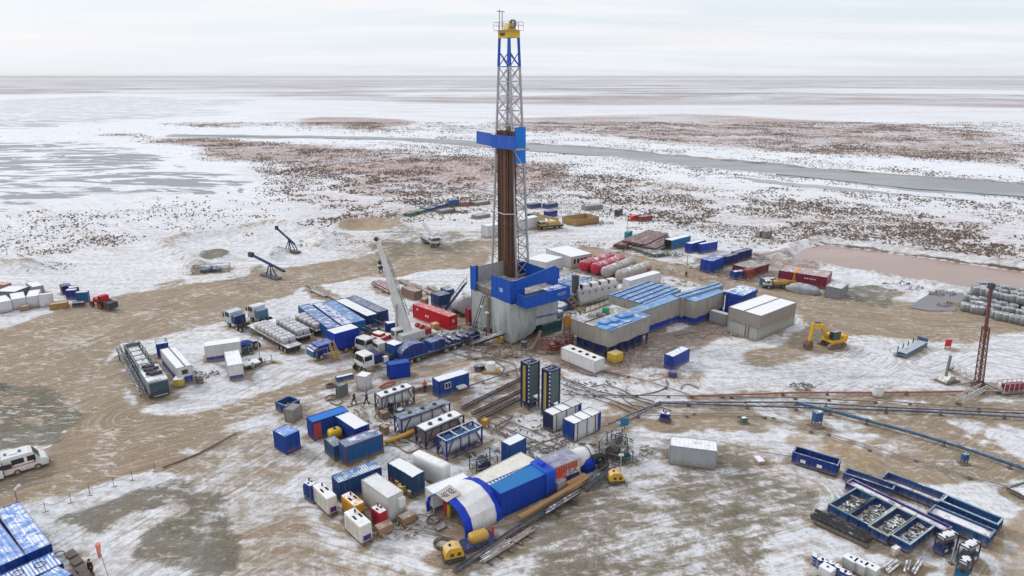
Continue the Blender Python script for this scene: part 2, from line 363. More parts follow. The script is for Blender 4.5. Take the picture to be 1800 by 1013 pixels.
# relief: banks of the pits, ruts, drifts; flat where equipment stands
Z=np.zeros(Xg.shape)
def ridge(pp,h,w,side=1):
    global Z
    q=wpoly(pp);dm=np.full(Xg.shape,1e9)
    for (x1,y1),(x2,y2) in zip(q,q[1:]):
        dx,dy=x2-x1,y2-y1;t=np.clip(((Xg-x1)*dx+(Yg-y1)*dy)/(dx*dx+dy*dy),0,1)
        dm=np.minimum(dm,np.hypot(Xg-x1-t*dx,Yg-y1-t*dy))
    pf=np.clip(1-dm/w,0,1); Z=np.maximum(Z,h*pf*(0.75+.5*vnoise(Xg,Yg,3,2))); CH['mud']=np.maximum(CH['mud'],np.clip(pf*1.6,0,1)*.52*(vnoise(Xg,Yg,2.5,8)>.25))  # muddy tint along ridges also paints in the shading of the banks
ridge([(345,470),(310,445),(275,428),(380,412),(478,394),(560,412),(570,430),(560,436)],1.9,4.5)
ridge([(1370,452),(1395,434),(1440,424),(1560,438),(1700,458),(1900,486)],1.8,3.5); ridge([(1378,456),(1400,462),(1500,479),(1600,497),(1700,512),(1800,523)],1.3,2.6)
ridge([(600,400),(640,392),(700,398)],2.2,5); ridge([(358,448),(380,444),(400,456)],1.2,4); ridge([(478,455),(492,443)],2.0,3.5)
ridge([(0,470),(40,468)],2.2,6)
ridge([(1040,441),(1130,460),(1200,475),(1260,492)],.7,2.2)
inpit=np.clip(sdpoly(wpoly(pondpoly),Xg,Yg)/3,0,1); Z=np.where(inpit>0,Z*(1-inpit)-.25*inpit,Z)
Z+=(vnoise(Xg,Yg,2.2,11)-.5)*.10*(Yg<400)+(vnoise(Xg,Yg,9,12)-.5)*.12*(Yg<600)
Z-=.06
Z=np.where(Yg>700,Z*0,Z)
far=np.clip((np.abs(Yg)-8000)/40000,0,1)
nr,nc=Xg.shape
me=bpy.data.meshes.new('ground')
V=np.stack([Xg,Yg,Z],-1).reshape(-1,3)
idx=np.arange(nr*nc).reshape(nr,nc)
Fq=np.stack([idx[:-1,:-1],idx[:-1,1:],idx[1:,1:],idx[1:,:-1]],-1).reshape(-1,4)
me.vertices.add(len(V)); me.vertices.foreach_set('co',V.ravel().astype(np.float32))
me.loops.add(Fq.size); me.loops.foreach_set('vertex_index',Fq.ravel().astype(np.int32))
me.polygons.add(len(Fq)); me.polygons.foreach_set('loop_start',np.arange(0,Fq.size,4,dtype=np.int32)); me.polygons.foreach_set('loop_total',np.full(len(Fq),4,dtype=np.int32))
me.update(); me.shade_smooth()
for k,a in list(CH.items())+[('across',np.clip(acr,-60,60)),('dist',Yg)]:
    at=me.attributes.new('g_'+k,'FLOAT','POINT'); at.data.foreach_set('value',a.ravel().astype(np.float32))
ground=bpy.data.objects.new('ground',me); col.objects.link(ground); ground['kind']='structure'
gm=bpy.data.materials.new('snowy_ground'); gm.use_nodes=True; nt=gm.node_tree; nt.nodes.clear(); me.materials.append(gm)
out=N_(nt,'ShaderNodeOutputMaterial'); bs=N_(nt,'ShaderNodeBsdfPrincipled'); nt.links.new(bs.outputs[0],out.inputs[0])
def attr(k): n=N_(nt,'ShaderNodeAttribute',attribute_name='g_'+k); return n.outputs['Fac']
geo=N_(nt,'ShaderNodeNewGeometry'); pos=geo.outputs['Position']
def noise(scale,det=5,rough=.6,vec=pos,dist=0,sc3=None,rot=0):
    if sc3 is not None:
        mp=N_(nt,'ShaderNodeMapping'); mp.inputs['Scale'].default_value=sc3; mp.inputs['Rotation'].default_value=(0,0,rot); nt.links.new(vec,mp.inputs[0]); vec=mp.outputs[0]
    n=N_(nt,'ShaderNodeTexNoise'); n.inputs['Scale'].default_value=scale; n.inputs['Detail'].default_value=det; n.inputs['Roughness'].default_value=rough; n.inputs['Distortion'].default_value=dist
    nt.links.new(vec,n.inputs[0]); return n.outputs[0]
dist=attr('dist')
nA=noise(.11,10,.70,dist=.8); nB=noise(.9,6,.72); nC=noise(4.2,5,.75); nD=noise(.35,8,.75,dist=1.2)
# track noise lives in (across, along) space
cx=N_(nt,'ShaderNodeCombineXYZ'); sx=N_(nt,'ShaderNodeSeparateXYZ'); nt.links.new(pos,sx.inputs[0])
nt.links.new(attr('across'),cx.inputs[0]); 
nt.links.new(mth(nt,'MULTIPLY',mth(nt,'ADD',sx.outputs[0],sx.outputs[1]),.035),cx.inputs[1])
nT=noise(1.1,6,.7,vec=cx.outputs[0]); nT2=noise(3.0,4,.7,vec=cx.outputs[0])
nS=noise(1.0,7,.7,sc3=(.05,.55,.3),rot=math.radians(42))   # wind and drag streaks along the pad's own lines
breakup=mth(nt,'ADD',mth(nt,'ADD',mth(nt,'MULTIPLY',mth(nt,'SUBTRACT',nA,.5),1.9),mth(nt,'MULTIPLY',mth(nt,'SUBTRACT',nD,.5),1.3)),mth(nt,'ADD',mth(nt,'MULTIPLY',mth(nt,'SUBTRACT',nB,.5),.75),mth(nt,'ADD',mth(nt,'MULTIPLY',mth(nt,'SUBTRACT',nT,.5),1.1),mth(nt,'ADD',mth(nt,'MULTIPLY',mth(nt,'SUBTRACT',nS,.5),.8),mth(nt,'MULTIPLY',mth(nt,'SUBTRACT',nC,.5),.45)))))
def mask(ch,lo,hi,k=1.0):
    return sstep(nt,mth(nt,'ADD',attr(ch),mth(nt,'MULTIPLY',breakup,k)),lo,hi)
snowc=mixc(nt,sstep(nt,nA,.3,.7),(.68,.72,.79),(.82,.83,.855))
snowc=mixc(nt,mth(nt,'MULTIPLY',sstep(nt,mth(nt,'ADD',nC,mth(nt,'MULTIPLY',nB,.6)),.78,1.0),.5),snowc,(.36,.37,.42))
near=mth(nt,'SUBTRACT',1.0,sstep(nt,dist,170,330))
# thin, trodden snow over dirt on the pad
padmix=mth(nt,'MULTIPLY',mth(nt,'MULTIPLY',sstep(nt,mth(nt,'ADD',mth(nt,'MULTIPLY',nB,.5),mth(nt,'ADD',mth(nt,'MULTIPLY',nT2,.35),mth(nt,'MULTIPLY',nS,.4))),.56,.76),near),.75)
cc=mixc(nt,padmix,snowc,(.36,.31,.27))
mudc=mixc(nt,sstep(nt,nT,.35,.68),(.215,.155,.095),(.36,.27,.175))
nR=noise(2.2,3,.6,vec=cx.outputs[0])
rutm=mth(nt,'MULTIPLY',sstep(nt,nR,.56,.63),.5)
mudc=mixc(nt,rutm,mudc,(.20,.155,.11))
mudc=mixc(nt,mth(nt,'MULTIPLY',sstep(nt,nD,.46,.66),.8),mudc,(.23,.175,.115))
mudc=mixc(nt,mth(nt,'MULTIPLY',sstep(nt,noise(.05,6,.65,dist=.8),.5,.68),.6),mudc,(.27,.235,.18))
mudc=mixc(nt,mth(nt,'MULTIPLY',sstep(nt,mth(nt,'ADD',mth(nt,'MULTIPLY',nT2,.6),mth(nt,'MULTIPLY',nC,.4)),.50,.60),.7),mudc,(.52,.46,.385))
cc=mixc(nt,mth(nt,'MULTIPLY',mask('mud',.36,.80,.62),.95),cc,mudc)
grc=mixc(nt,sstep(nt,mth(nt,'ADD',mth(nt,'MULTIPLY',nB,.5),mth(nt,'MULTIPLY',nC,.5)),.38,.62),(.095,.09,.065),(.225,.205,.16))
grc=mixc(nt,sstep(nt,noise(.07,3,.5),.62,.66),grc,(.09,.09,.075))
cc=mixc(nt,mth(nt,'MULTIPLY',mask('green',.40,.78,.62),.93),cc,grc)
tnc=mixc(nt,sstep(nt,nB,.35,.7),(.27,.18,.10),(.45,.35,.23)); cc=mixc(nt,mth(nt,'MULTIPLY',mask('tan',.4,.95,.7),.85),cc,tnc)
ruc=mixc(nt,sstep(nt,mth(nt,'ADD',mth(nt,'MULTIPLY',nB,.5),mth(nt,'MULTIPLY',nT2,.5)),.38,.62),(.12,.075,.055),(.36,.27,.22)); cc=mixc(nt,mth(nt,'MULTIPLY',mask('rust',.38,.85,.7),.9),cc,ruc)
# steppe scrub seen as speckle, finer than the modelled tufts
vor=N_(nt,'ShaderNodeTexVoronoi'); vor.inputs['Scale'].default_value=.62; vor.inputs['Randomness'].default_value=1; nt.links.new(pos,vor.inputs[0])
lrg=noise(.02,6,.65,sc3=(.45,1,1)); xl=noise(.0030,11,.76,sc3=(.42,1,1),dist=.8); 
fardist=sstep(nt,dist,700,1800)
st=attr('steppe')
spk=mth(nt,'SUBTRACT',1.0,sstep(nt,vor.outputs['Distance'],.35,.95))
spk=mth(nt,'MULTIPLY',spk,sstep(nt,noise(.30,6,.75),.36,.58))
dens=mth(nt,'ADD',mth(nt,'MULTIPLY',st,.9),mth(nt,'MULTIPLY',mth(nt,'SUBTRACT',lrg,.5),1.3))
sf=mth(nt,'MULTIPLY',sstep(nt,dens,.15,.85),mth(nt,'ADD',mth(nt,'MULTIPLY',spk,.72),mth(nt,'MULTIPLY',sstep(nt,dens,.45,1.0),.50)),clamp=True)
bands=sstep(nt,mth(nt,'ADD',mth(nt,'MULTIPLY',st,.55),mth(nt,'MULTIPLY',mth(nt,'SUBTRACT',xl,.5),2.2)),.22,.70)
sfar=mth(nt,'MULTIPLY',mth(nt,'ADD',mth(nt,'MULTIPLY',bands,.55),mth(nt,'MULTIPLY',mth(nt,'MULTIPLY',bands,sstep(nt,noise(.012,8,.75,sc3=(.35,1,1)),.42,.58)),.45)),.9)
sf=mth(nt,'ADD',mth(nt,'MULTIPLY',sf,mth(nt,'SUBTRACT',1.0,fardist)),mth(nt,'MULTIPLY',sfar,fardist),clamp=True)
scrub=mixc(nt,sstep(nt,lrg,.35,.65),(.26,.165,.165),(.33,.225,.18))
scrub=mixc(nt,fardist,scrub,mixc(nt,sstep(nt,xl,.4,.65),(.095,.065,.075),(.18,.115,.105)))
cc=mixc(nt,sf,cc,scrub)
# grey pans of bare ice
icn=noise(.075,5,.58,sc3=(.40,1.0,1),dist=1.3)
icf=mth(nt,'MULTIPLY',sstep(nt,mth(nt,'ADD',icn,mth(nt,'MULTIPLY',attr('ice'),.36)),.79,.835),.9)
icf=mth(nt,'MULTIPLY',icf,mth(nt,'MAXIMUM',mth(nt,'SUBTRACT',1.0,mth(nt,'MULTIPLY',sstep(nt,dist,480,900),.55)),0))
cc=mixc(nt,icf,cc,(.25,.27,.31))
wf=sstep(nt,attr('water'),.35,.6); wc=mixc(nt,sstep(nt,noise(.03,5,.6,sc3=(.3,1,1)),.4,.65),(.27,.29,.31),(.36,.37,.38)); cc=mixc(nt,wf,cc,wc)
pf=sstep(nt,attr('pond'),.45,.55); cc=mixc(nt,pf,cc,mixc(nt,sstep(nt,noise(.06,4,.6),.4,.7),(.35,.255,.225),(.40,.30,.27)))
abx=mth(nt,'ABSOLUTE',attr('across'))
rs=mth(nt,'MULTIPLY',mth(nt,'MULTIPLY',sstep(nt,nR,.54,.60),mth(nt,'SUBTRACT',1.0,sstep(nt,abx,4,12))),mth(nt,'MULTIPLY',near,.42))
cc=mixc(nt,rs,cc,(.25,.20,.15))
# thin flecks of wind-packed snow caught in ruts and hollows
fl=noise(1.0,6,.78,sc3=(.55,1.5,1),rot=math.radians(20),dist=.6)
dirtm=mth(nt,'MAXIMUM',attr('mud'),mth(nt,'MAXIMUM',attr('green'),attr('rust')))
ff_=mth(nt,'MULTIPLY',mth(nt,'MULTIPLY',sstep(nt,mth(nt,'ADD',fl,mth(nt,'MULTIPLY',mth(nt,'SUBTRACT',nA,.5),-.5)),.545,.62),dirtm),mth(nt,'MULTIPLY',near,.68))
cc=mixc(nt,ff_,cc,(.66,.64,.62))
# dark clods and melt spots on trodden snow
spd=mth(nt,'MULTIPLY',mth(nt,'MULTIPLY',sstep(nt,noise(2.4,4,.8,dist=.5),.60,.70),near),.45)
cc=mixc(nt,spd,cc,(.19,.16,.13))
nt.links.new(cc,bs.inputs['Base Color'])
wet=mth(nt,'MAXIMUM',wf,pf)
nt.links.new(mth(nt,'SUBTRACT',.92,mth(nt,'MULTIPLY',wet,.55)),bs.inputs['Roughness']); bs.inputs['Specular IOR Level'].default_value=.25
bp=N_(nt,'ShaderNodeBump'); bp.inputs['Distance'].default_value=.25
nt.links.new(mth(nt,'MULTIPLY',mth(nt,'ADD',mth(nt,'ADD',nC,mth(nt,'MULTIPLY',nT2,1.2)),mth(nt,'MULTIPLY',nB,1.5)),mth(nt,'SUBTRACT',1.0,wet)),bp.inputs['Height'])
nt.links.new(mth(nt,'MULTIPLY',near,.55),bp.inputs['Strength']); nt.links.new(bp.outputs[0],bs.inputs['Normal'])
def watersheet(name,poly,z,jit,c1,c2,step=5.0,rough=.3):
    w=wpoly(poly); out=[]; rr=random.Random(11)
    for (x1,y1),(x2,y2) in zip(w,w[1:]+w[:1]):
        L=math.hypot(x2-x1,y2-y1); n=max(1,int(L/step))
        for k in range(n): t=k/n; out.append((x1+(x2-x1)*t+rr.uniform(-jit,jit),y1+(y2-y1)*t+rr.uniform(-jit,jit),z))
    me=bpy.data.meshes.new(name); me.from_pydata(out,[],[tuple(range(len(out)))]); o=bpy.data.objects.new(name,me); col.objects.link(o); o['kind']='structure'
    m=bpy.data.materials.new(name); m.use_nodes=True; nt=m.node_tree; b=nt.nodes['Principled BSDF']; me.materials.append(m)
    g=N_(nt,'ShaderNodeNewGeometry'); mp=N_(nt,'ShaderNodeMapping'); mp.inputs['Scale'].default_value=(.35,1,1); nt.links.new(g.outputs['Position'],mp.inputs[0])
    n=N_(nt,'ShaderNodeTexNoise'); n.inputs['Scale'].default_value=.05; n.inputs['Detail'].default_value=7; n.inputs['Roughness'].default_value=.65; nt.links.new(mp.outputs[0],n.inputs[0])
    nt.links.new(mixc(nt,sstep(nt,n.outputs[0],.38,.64),c1,c2),b.inputs['Base Color']); b.inputs['Roughness'].default_value=rough; b.inputs['Specular IOR Level'].default_value=.3
    return o
watersheet('pool',[(1598,541),(1612,528),(1652,509),(1690,513),(1700,524),(1676,546),(1630,548)],.06,.4,(.16,.15,.175),(.24,.225,.25)); watersheet('pond',pondpoly,-.03,.15,(.33,.235,.205),(.40,.295,.26)); watersheet('river',riverpoly,.14,.8,(.25,.27,.29),(.34,.355,.365),rough=.5)
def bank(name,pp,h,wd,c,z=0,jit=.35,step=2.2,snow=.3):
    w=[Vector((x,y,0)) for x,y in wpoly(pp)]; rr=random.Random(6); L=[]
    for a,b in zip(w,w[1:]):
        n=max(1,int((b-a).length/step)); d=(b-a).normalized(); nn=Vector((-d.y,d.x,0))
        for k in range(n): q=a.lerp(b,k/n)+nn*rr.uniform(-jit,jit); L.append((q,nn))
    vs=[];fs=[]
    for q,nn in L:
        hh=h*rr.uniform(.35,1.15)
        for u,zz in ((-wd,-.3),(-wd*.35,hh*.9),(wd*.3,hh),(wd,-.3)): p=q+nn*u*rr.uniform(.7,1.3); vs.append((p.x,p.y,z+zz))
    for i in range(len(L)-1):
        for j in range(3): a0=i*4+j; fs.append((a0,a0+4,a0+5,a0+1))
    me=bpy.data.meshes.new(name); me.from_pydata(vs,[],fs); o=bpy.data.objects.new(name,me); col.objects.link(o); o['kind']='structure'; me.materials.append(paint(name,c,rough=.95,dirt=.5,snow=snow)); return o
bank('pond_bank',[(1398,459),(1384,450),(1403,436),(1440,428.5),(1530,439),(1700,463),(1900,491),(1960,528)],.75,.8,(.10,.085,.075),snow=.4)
bank('river_bank',[(900,251),(1060,261.5),(1200,276),(1500,303),(1850,328),(2100,345)],1.0,2.2,(.15,.14,.14),step=7,jit=1.5,snow=.25)  # far edge: the bank's shadow is put into this strip's dark colour
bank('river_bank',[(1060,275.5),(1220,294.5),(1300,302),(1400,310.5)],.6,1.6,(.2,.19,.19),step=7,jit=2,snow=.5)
# ------------------------------------------------------------------ scrub tufts (nobody could count them)
def sample(A,X,Y):     # nearest grid value
    ri=np.clip(np.searchsorted(np.array(rows),Y)-1,0,nr-1); ui=np.clip(np.searchsorted(np.array(us),X/np.maximum(Y+14,60))-1,0,nc-1); return A[ri,ui],Z[ri,ui]
r2=np.random.RandomState(5); pts=[]
T=460000; U=r2.rand(T)*1.75-.87; YY=150+ (r2.rand(T)**1.15)*560
XX=U*(YY+14)+0*U; a_,z_=sample(CH['steppe'],XX,YY); w_,_=sample(np.maximum(CH['water'],CH['ice']),XX,YY)
m_=np.maximum(CH['mud'],np.maximum(CH['green'],np.maximum(CH['rust'],CH['pond']))); m_,_=sample(m_,XX,YY)
cl=vnoise(XX,YY,24,21)*.5+vnoise(XX,YY,6,22)*.5
px_,py_=pix(XX,YY); out_=(py_<395)|((px_<620)&(py_<465)&(py_<400+.0*px_+(620-px_)*.09))|((px_>1180)&(py_<425+(px_-1180)*.055))
keep=(r2.rand(T)<np.clip(a_*1.7-.1,0.01,1)*np.clip((cl-.36)*3.4,0,1))&(w_<.3)&(m_<.2)&out_
XX,YY,z_=XX[keep],YY[keep],z_[keep]; SZ=.7+.7*vnoise(XX,YY,18,31); print('tufts',len(XX))
vs=[];fs=[]
for x,y,z,sz_ in zip(XX,YY,z_,SZ):
    s=r2.uniform(.16,.52)*(1+y/1200)*sz_; h=s*r2.uniform(.4,.8); n=len(vs); k=5 if y<350 else 3
    for j in range(k):
        a=r2.rand()*6.28; b=a+r2.uniform(.5,1.2); q=r2.uniform(.2,.75)
        vs+= [(x+math.cos(a)*s*.55,y+math.sin(a)*s*.55,z-.1),(x+math.cos(b)*s*.55,y+math.sin(b)*s*.55,z-.1),(x+math.cos(b)*s*q,y+math.sin(b)*s*q,z+h*r2.uniform(.5,1)),(x+math.cos(a)*s*q*.5,y+math.sin(a)*s*q*.5,z+h)]
        fs.append((n+4*j,n+4*j+1,n+4*j+2,n+4*j+3))
me=bpy.data.meshes.new('dry_scrub'); me.from_pydata(vs,[],fs)
sm=paint('dry_scrub',(.185,.13,.11),rough=.95,dirt=.5); me.materials.append(sm)
o=bpy.data.objects.new('dry_scrub',me); col.objects.link(o); tag(o,'low reddish brown scrub tufts dotting the snowy steppe','scrub',kind='stuff')
# ------------------------------------------------------------------ camera, sky, sun, air
cam=bpy.data.cameras.new('camera'); co=bpy.data.objects.new('camera',cam); col.objects.link(co); scn.camera=co
cam.sensor_width=36; cam.lens=36*F/1800; cam.clip_start=1; cam.clip_end=120000
co.location=(0,0,HC); co.rotation_euler=(math.pi/2-PITCH,0,0)
w=bpy.data.worlds.new('World'); scn.world=w; w.use_nodes=True; nt=w.node_tree; nt.nodes.clear()
out=N_(nt,'ShaderNodeOutputWorld'); bg=N_(nt,'ShaderNodeBackground'); nt.links.new(bg.outputs[0],out.inputs[0])
sky=N_(nt,'ShaderNodeTexSky',sky_type='NISHITA',sun_disc=False,sun_elevation=math.radians(32),sun_rotation=math.radians(-60),air_density=1,dust_density=2.5,ozone_density=1)
tc=N_(nt,'ShaderNodeTexCoord'); sx=N_(nt,'ShaderNodeSeparateXYZ'); nt.links.new(tc.outputs['Generated'],sx.inputs[0])
# stratus: project the view direction on a flat cloud deck
zz=mth(nt,'ADD',mth(nt,'MAXIMUM',sx.outputs[2],0.0),.055)
cv=N_(nt,'ShaderNodeCombineXYZ'); nt.links.new(mth(nt,'DIVIDE',sx.outputs[0],zz),cv.inputs[0]); nt.links.new(mth(nt,'DIVIDE',sx.outputs[1],zz),cv.inputs[1])
def wn(scale,det,rough,sc3):
    mp=N_(nt,'ShaderNodeMapping'); mp.inputs['Scale'].default_value=sc3; nt.links.new(cv.outputs[0],mp.inputs[0])
    n=N_(nt,'ShaderNodeTexNoise'); n.inputs['Scale'].default_value=scale; n.inputs['Detail'].default_value=det; n.inputs['Roughness'].default_value=rough; nt.links.new(mp.outputs[0],n.inputs[0]); return n.outputs[0]
c1=wn(.55,6,.55,(.35,1,1)); c2=wn(.25,4,.5,(.5,1.2,1))
deck=mixc(nt,sstep(nt,c1,.40,.62),(6.25,6.85,7.4),(7.1,7.2,7.4))
deck=mixc(nt,sstep(nt,c2,.48,.60),deck,(7.35,7.05,7.25))
hz=mth(nt,'SUBTRACT',1.0,sstep(nt,sx.outputs[2],-.02,.10))
deck=mixc(nt,hz,deck,(6.75,7.1,7.6))
cover=mth(nt,'ADD',.86,mth(nt,'MULTIPLY',sstep(nt,c1,.3,.6),.12))
skc=mixc(nt,cover,sky.outputs[0],deck)
nt.links.new(skc,bg.inputs[0]); bg.inputs[1].default_value=.109
sl=bpy.data.lights.new('sun','SUN'); sl.energy=1.1; sl.angle=math.radians(14); sl.color=(1,.96,.91); so=bpy.data.objects.new('sun',sl); col.objects.link(so)
az=math.radians(-60); el=math.radians(32)
sd=Vector((math.sin(az)*math.cos(el),math.cos(az)*math.cos(el),math.sin(el))); so.rotation_euler=sd.to_track_quat('Z','Y').to_euler(); so.location=(-60,40,90); sl.energy=1.5; sl.angle=math.radians(10)
scn.view_settings.view_transform='Standard'; scn.view_settings.look='None'; scn.view_settings.gamma=1; scn.view_settings.exposure=.27
hm=MB().box(-70000,-3000,-2.2,70000,58000,58)
hmat=bpy.data.materials.new('haze'); hmat.use_nodes=True; nt=hmat.node_tree; nt.nodes.clear(); out=N_(nt,'ShaderNodeOutputMaterial'); pv=N_(nt,'ShaderNodeVolumePrincipled')
pv.inputs['Color'].default_value=(.99,.992,1,1); pv.inputs['Density'].default_value=6e-5; nt.links.new(pv.outputs[0],out.inputs['Volume'])
hz=hm.build('haze',hmat); tag(hz,'pale winter haze over the steppe','haze',kind='stuff')
# ------------------------------------------------------------------ kit: containers, bins, cabins, vehicles
def C3(c): return tuple(c)
def container(label,Np,R,L,h=2.6,c=RY,roof=None,z0=0.0,snow=.35,style='corr',a=None,b=None,cat='container',name='shipping_container',group=None,
              band=None,doorc=None,stripe=0.0,door=True,rough=.45,dirt=.3,rust=0.0,frame=None,zr=None,pitch=.28,rib=.035,win=0,boxes=0):
    ctr,yaw,A,Bw=fit(Np,R,L,(z0+h) if zr is None else zr,a,b)
    t=thing(name,label,cat,(ctr.x,ctr.y,z0),yaw,group)
    x,y=A/2,Bw/2
    wm=paint(name+'_wall',c,rough=rough,dirt=dirt,rust=rust); rm=paint(name+'_roof',roof or c,rough=rough,snow=snow,dirt=dirt,stripe=stripe,rust=rust*.6)
    fm=paint(name+'_frame',frame or tuple(q*.8 for q in c),rough=rough,dirt=dirt,snow=snow*.6)
    w=MB(); g=.06
    bs=[(z for z in ())]
    def walls(m,z1,z2):
        for p,q in (((-x+g,-y+.03),(x-g,-y+.03)),((x-.03,-y+g),(x-.03,y-g)),((x-g,y-.03),(-x+g,y-.03)),((-x+.03,y-g),(-x+.03,-y+g))):
            if style=='corr': m.corr(p,q,z1,z2,pitch,rib)
            else:
                m.corr(p,q,z1,z2,1.2,.012)
        return m
    if style=='soft':
        w.rbox(-x,-y,.12,x,y,h,r=min(.38,Bw*.16)); o=w.build('body',rm,t,smooth=True)
        MB().box(-x+.1,-y+.1,0,x-.1,y-.1,.16).build('base_frame',M_dark,t)
    else:
        if band: 
            walls(MB(),.12,h*band[1]).build('skirt_panel',paint(name+'_band',band[0],dirt=dirt,rough=rough),t); walls(w,h*band[1]+.002,h-.08).build('wall',wm,t)
        else: walls(w,.12,h-.08).build('wall',wm,t)
        r=MB(); 
        n=max(2,int(A/.45))
        vs=[];fs=[]
        for i in range(2*n+1):
            xx=-x+.05+(A-.1)*i/(2*n); zz=h-.035-(.03 if i%2 else 0) - .0
            for yy,dz in ((-y+.05,0),(0,.02),(y-.05,0)): vs.append((xx,yy,zz+dz))
        for i in range(2*n):
            for j in range(2): a0=i*3+j; fs.append((a0,a0+3,a0+4,a0+1))
        r.add(vs,fs); r.box(-x+.05,-y+.05,h-.12,x-.05,y-.05,h-.09); r.build('roof',rm,t)
        f=MB(); s=.11
        for sx in (-1,1):
            for sy in (-1,1): f.box(sx*x,sy*y,0,sx*(x-s),sy*(y-s),h)
        for zz in ((0,.13),(h-.1,h-.001)):
            for sy in (-1,1): f.box(-x+s,sy*(y-.003),zz[0]+.001,x-s,sy*(y-.07),zz[1]-.001)
            for sx in (-1,1): f.box(sx*(x-.003),-y+s,zz[0]+.001,sx*(x-.07),y-s,zz[1]-.001)
        f.build('frame',fm,t)
    if door and style!='soft':
        short_x=(Bw<=A)
        dm=paint(name+'_door',doorc or tuple(min(1,q*1.05) for q in c),rough=rough,dirt=dirt+.1)
        for k in (-1,1):
            wd=(Bw if short_x else A)/2-.14
            d=MB(); p0=.02 if k>0 else -.02
            if short_x: d.box(-x-.035,p0,.16,-x+.05,p0+k*wd,h-.14)
            else: d.box(p0,-y-.035,.16,p0+k*wd,-y+.05,h-.14)
            do=d.build('door',dm,t)
            lr=MB()
            for q in (.3,.75):
                if short_x: lr.cyl((-x-.06,k*wd*q,.12),(-x-.06,k*wd*q,h-.1),.022,n=6)
                else: lr.cyl((k*wd*q,-y-.06,.12),(k*wd*q,-y-.06,h-.1),.022,n=6)
            lr.build('lock_rod',paint('lock_rod',tuple(q*.9+.015 for q in (doorc or c)),rough=.4),do)
    if win:
        for k in range(win):
            xx=-x+A*(k+.6)/(win+1.1)
            fo=MB().box(xx-.5,-y-.05,h*.45,xx+.5,-y-.002,h*.8).build('window_frame',M_white,t)
            MB().box(xx-.42,-y-.07,h*.49,xx-.04,-y-.045,h*.76).box(xx+.04,-y-.07,h*.49,xx+.42,-y-.045,h*.76).build('pane',M_glass,fo)
    t['dims']=0; del t['dims']
    return t,A,Bw
def bin_(label,Np,R,L,h=1.1,c=RY,z=None,fill=None,a=None,b=None,name='open_skip',cat='skip',group=None,rim=None,floor=None,snow=.3,filllabel=None,fz=.35):
    ctr,yaw,A,Bw=fit(Np,R,L,h if z is None else z,a,b)
    t=thing(name,label,cat,(ctr.x,ctr.y,0),yaw,group); x,y=A/2,Bw/2; m=paint(name+'_side',c,dirt=.35,snow=.25,rust=.25)
    w=MB(); k=.07
    w.box(-x,-y,.1,x,-y+k,h-.001); w.box(-x,y-k,.1,x,y,h-.001); w.box(-x,-y+k,.1,-x+k,y-k,h-.001); w.box(x-k,-y+k,.1,x,y-k,h-.001); w.build('side_wall',m,t)
    rb=MB(); n=max(2,int(A/.9))
    for i in range(n+1):
        xx=-x+.04+(A-.08)*i/n
        for sy in (-1,1): rb.box(xx-.04,sy*y,.1,xx+.04,sy*(y+.07),h-.05)
    n=max(2,int(Bw/.9))
    for i in range(n+1):
        yy=-y+.04+(Bw-.08)*i/n
        for sx in (-1,1): rb.box(sx*x,yy-.04,.1,sx*(x+.07),yy+.04,h-.05)
    for sy in (-1,1): rb.box(-x-.05,sy*(y+.002),.12,x+.05,sy*(y+.05),.25)
    for sx in (-1,1): rb.box(sx*(x+.002),-y-.05,.13,sx*(x+.05),y+.05,.26)
    rb.build('rib',m,t)
    r=MB()
    for sy in (-1,1): r.box(-x-.08,sy*(y+.08),h-.02,x+.08,sy*(y-.09),h+.08)
    for sx in (-1,1): r.box(sx*(x+.08),-y+.09,h-.02,sx*(x-.09),y-.09,h+.08)
    r.build('rim',paint(name+'_rim',rim or tuple(q*.9+.02 for q in c),dirt=.4,snow=.35),t)
    MB().box(-x+.08,-y+.08,.05,x-.08,y-.08,fz if floor else .14).build('floor',paint(name+'_floor',floor or (.1,.1,.11),dirt=.5,snow=.6,rough=.9),t)
    if fill:
        rr=random.Random(int(abs(ctr.x*100))); q=MB()
        for _ in range(fill):
            px,py=rr.uniform(-x+.5,x-.5),rr.uniform(-y+.4,y-.4); an=rr.uniform(0,3.14); ln=rr.uniform(.15,.9); z1=rr.uniform(.2,.2+h*.5)
            dx,dy=math.cos(an)*ln/2,math.sin(an)*ln/2
            dx=max(min(dx,x-.15-abs(px)),-(x-.15-abs(px)));dy=max(min(dy,y-.15-abs(py)),-(y-.15-abs(py)))
            q.beam((px-dx,py-dy,z1),(px+dx,py+dy,z1+rr.uniform(-.1,.15)),rr.uniform(.06,.28),rr.uniform(.05,.2))
        o=q.build('scrap_metal',paint('scrap_metal',(.16,.15,.14),rough=.8,snow=.5,dirt=.6),None); o.location=t.location; o.rotation_euler=t.rotation_euler
        tag(o,filllabel or 'tangle of snowy scrap lying in '+label,'scrap','scrap heaps in the bins',kind='stuff')
    return t,A,Bw
def axis(p,q):      # local frame from ground point p to q
    d=q-p; return math.atan2(d.y,d.x),d.length
def wheelset(t,xs,half,r=.52,w=.32,double=False):
    for xx in xs:
        for s in (-1,1):
            y1=s*half; m=MB().cyl((xx,y1-w/2,r),(xx,y1+w/2,r),r,n=14); o=m.build('tyre',M_tyre,t)
            MB().cyl((xx,y1+s*w/2,r),(xx,y1+s*(w/2+.03),r),r*.55,n=10).build('rim',M_rim,o)
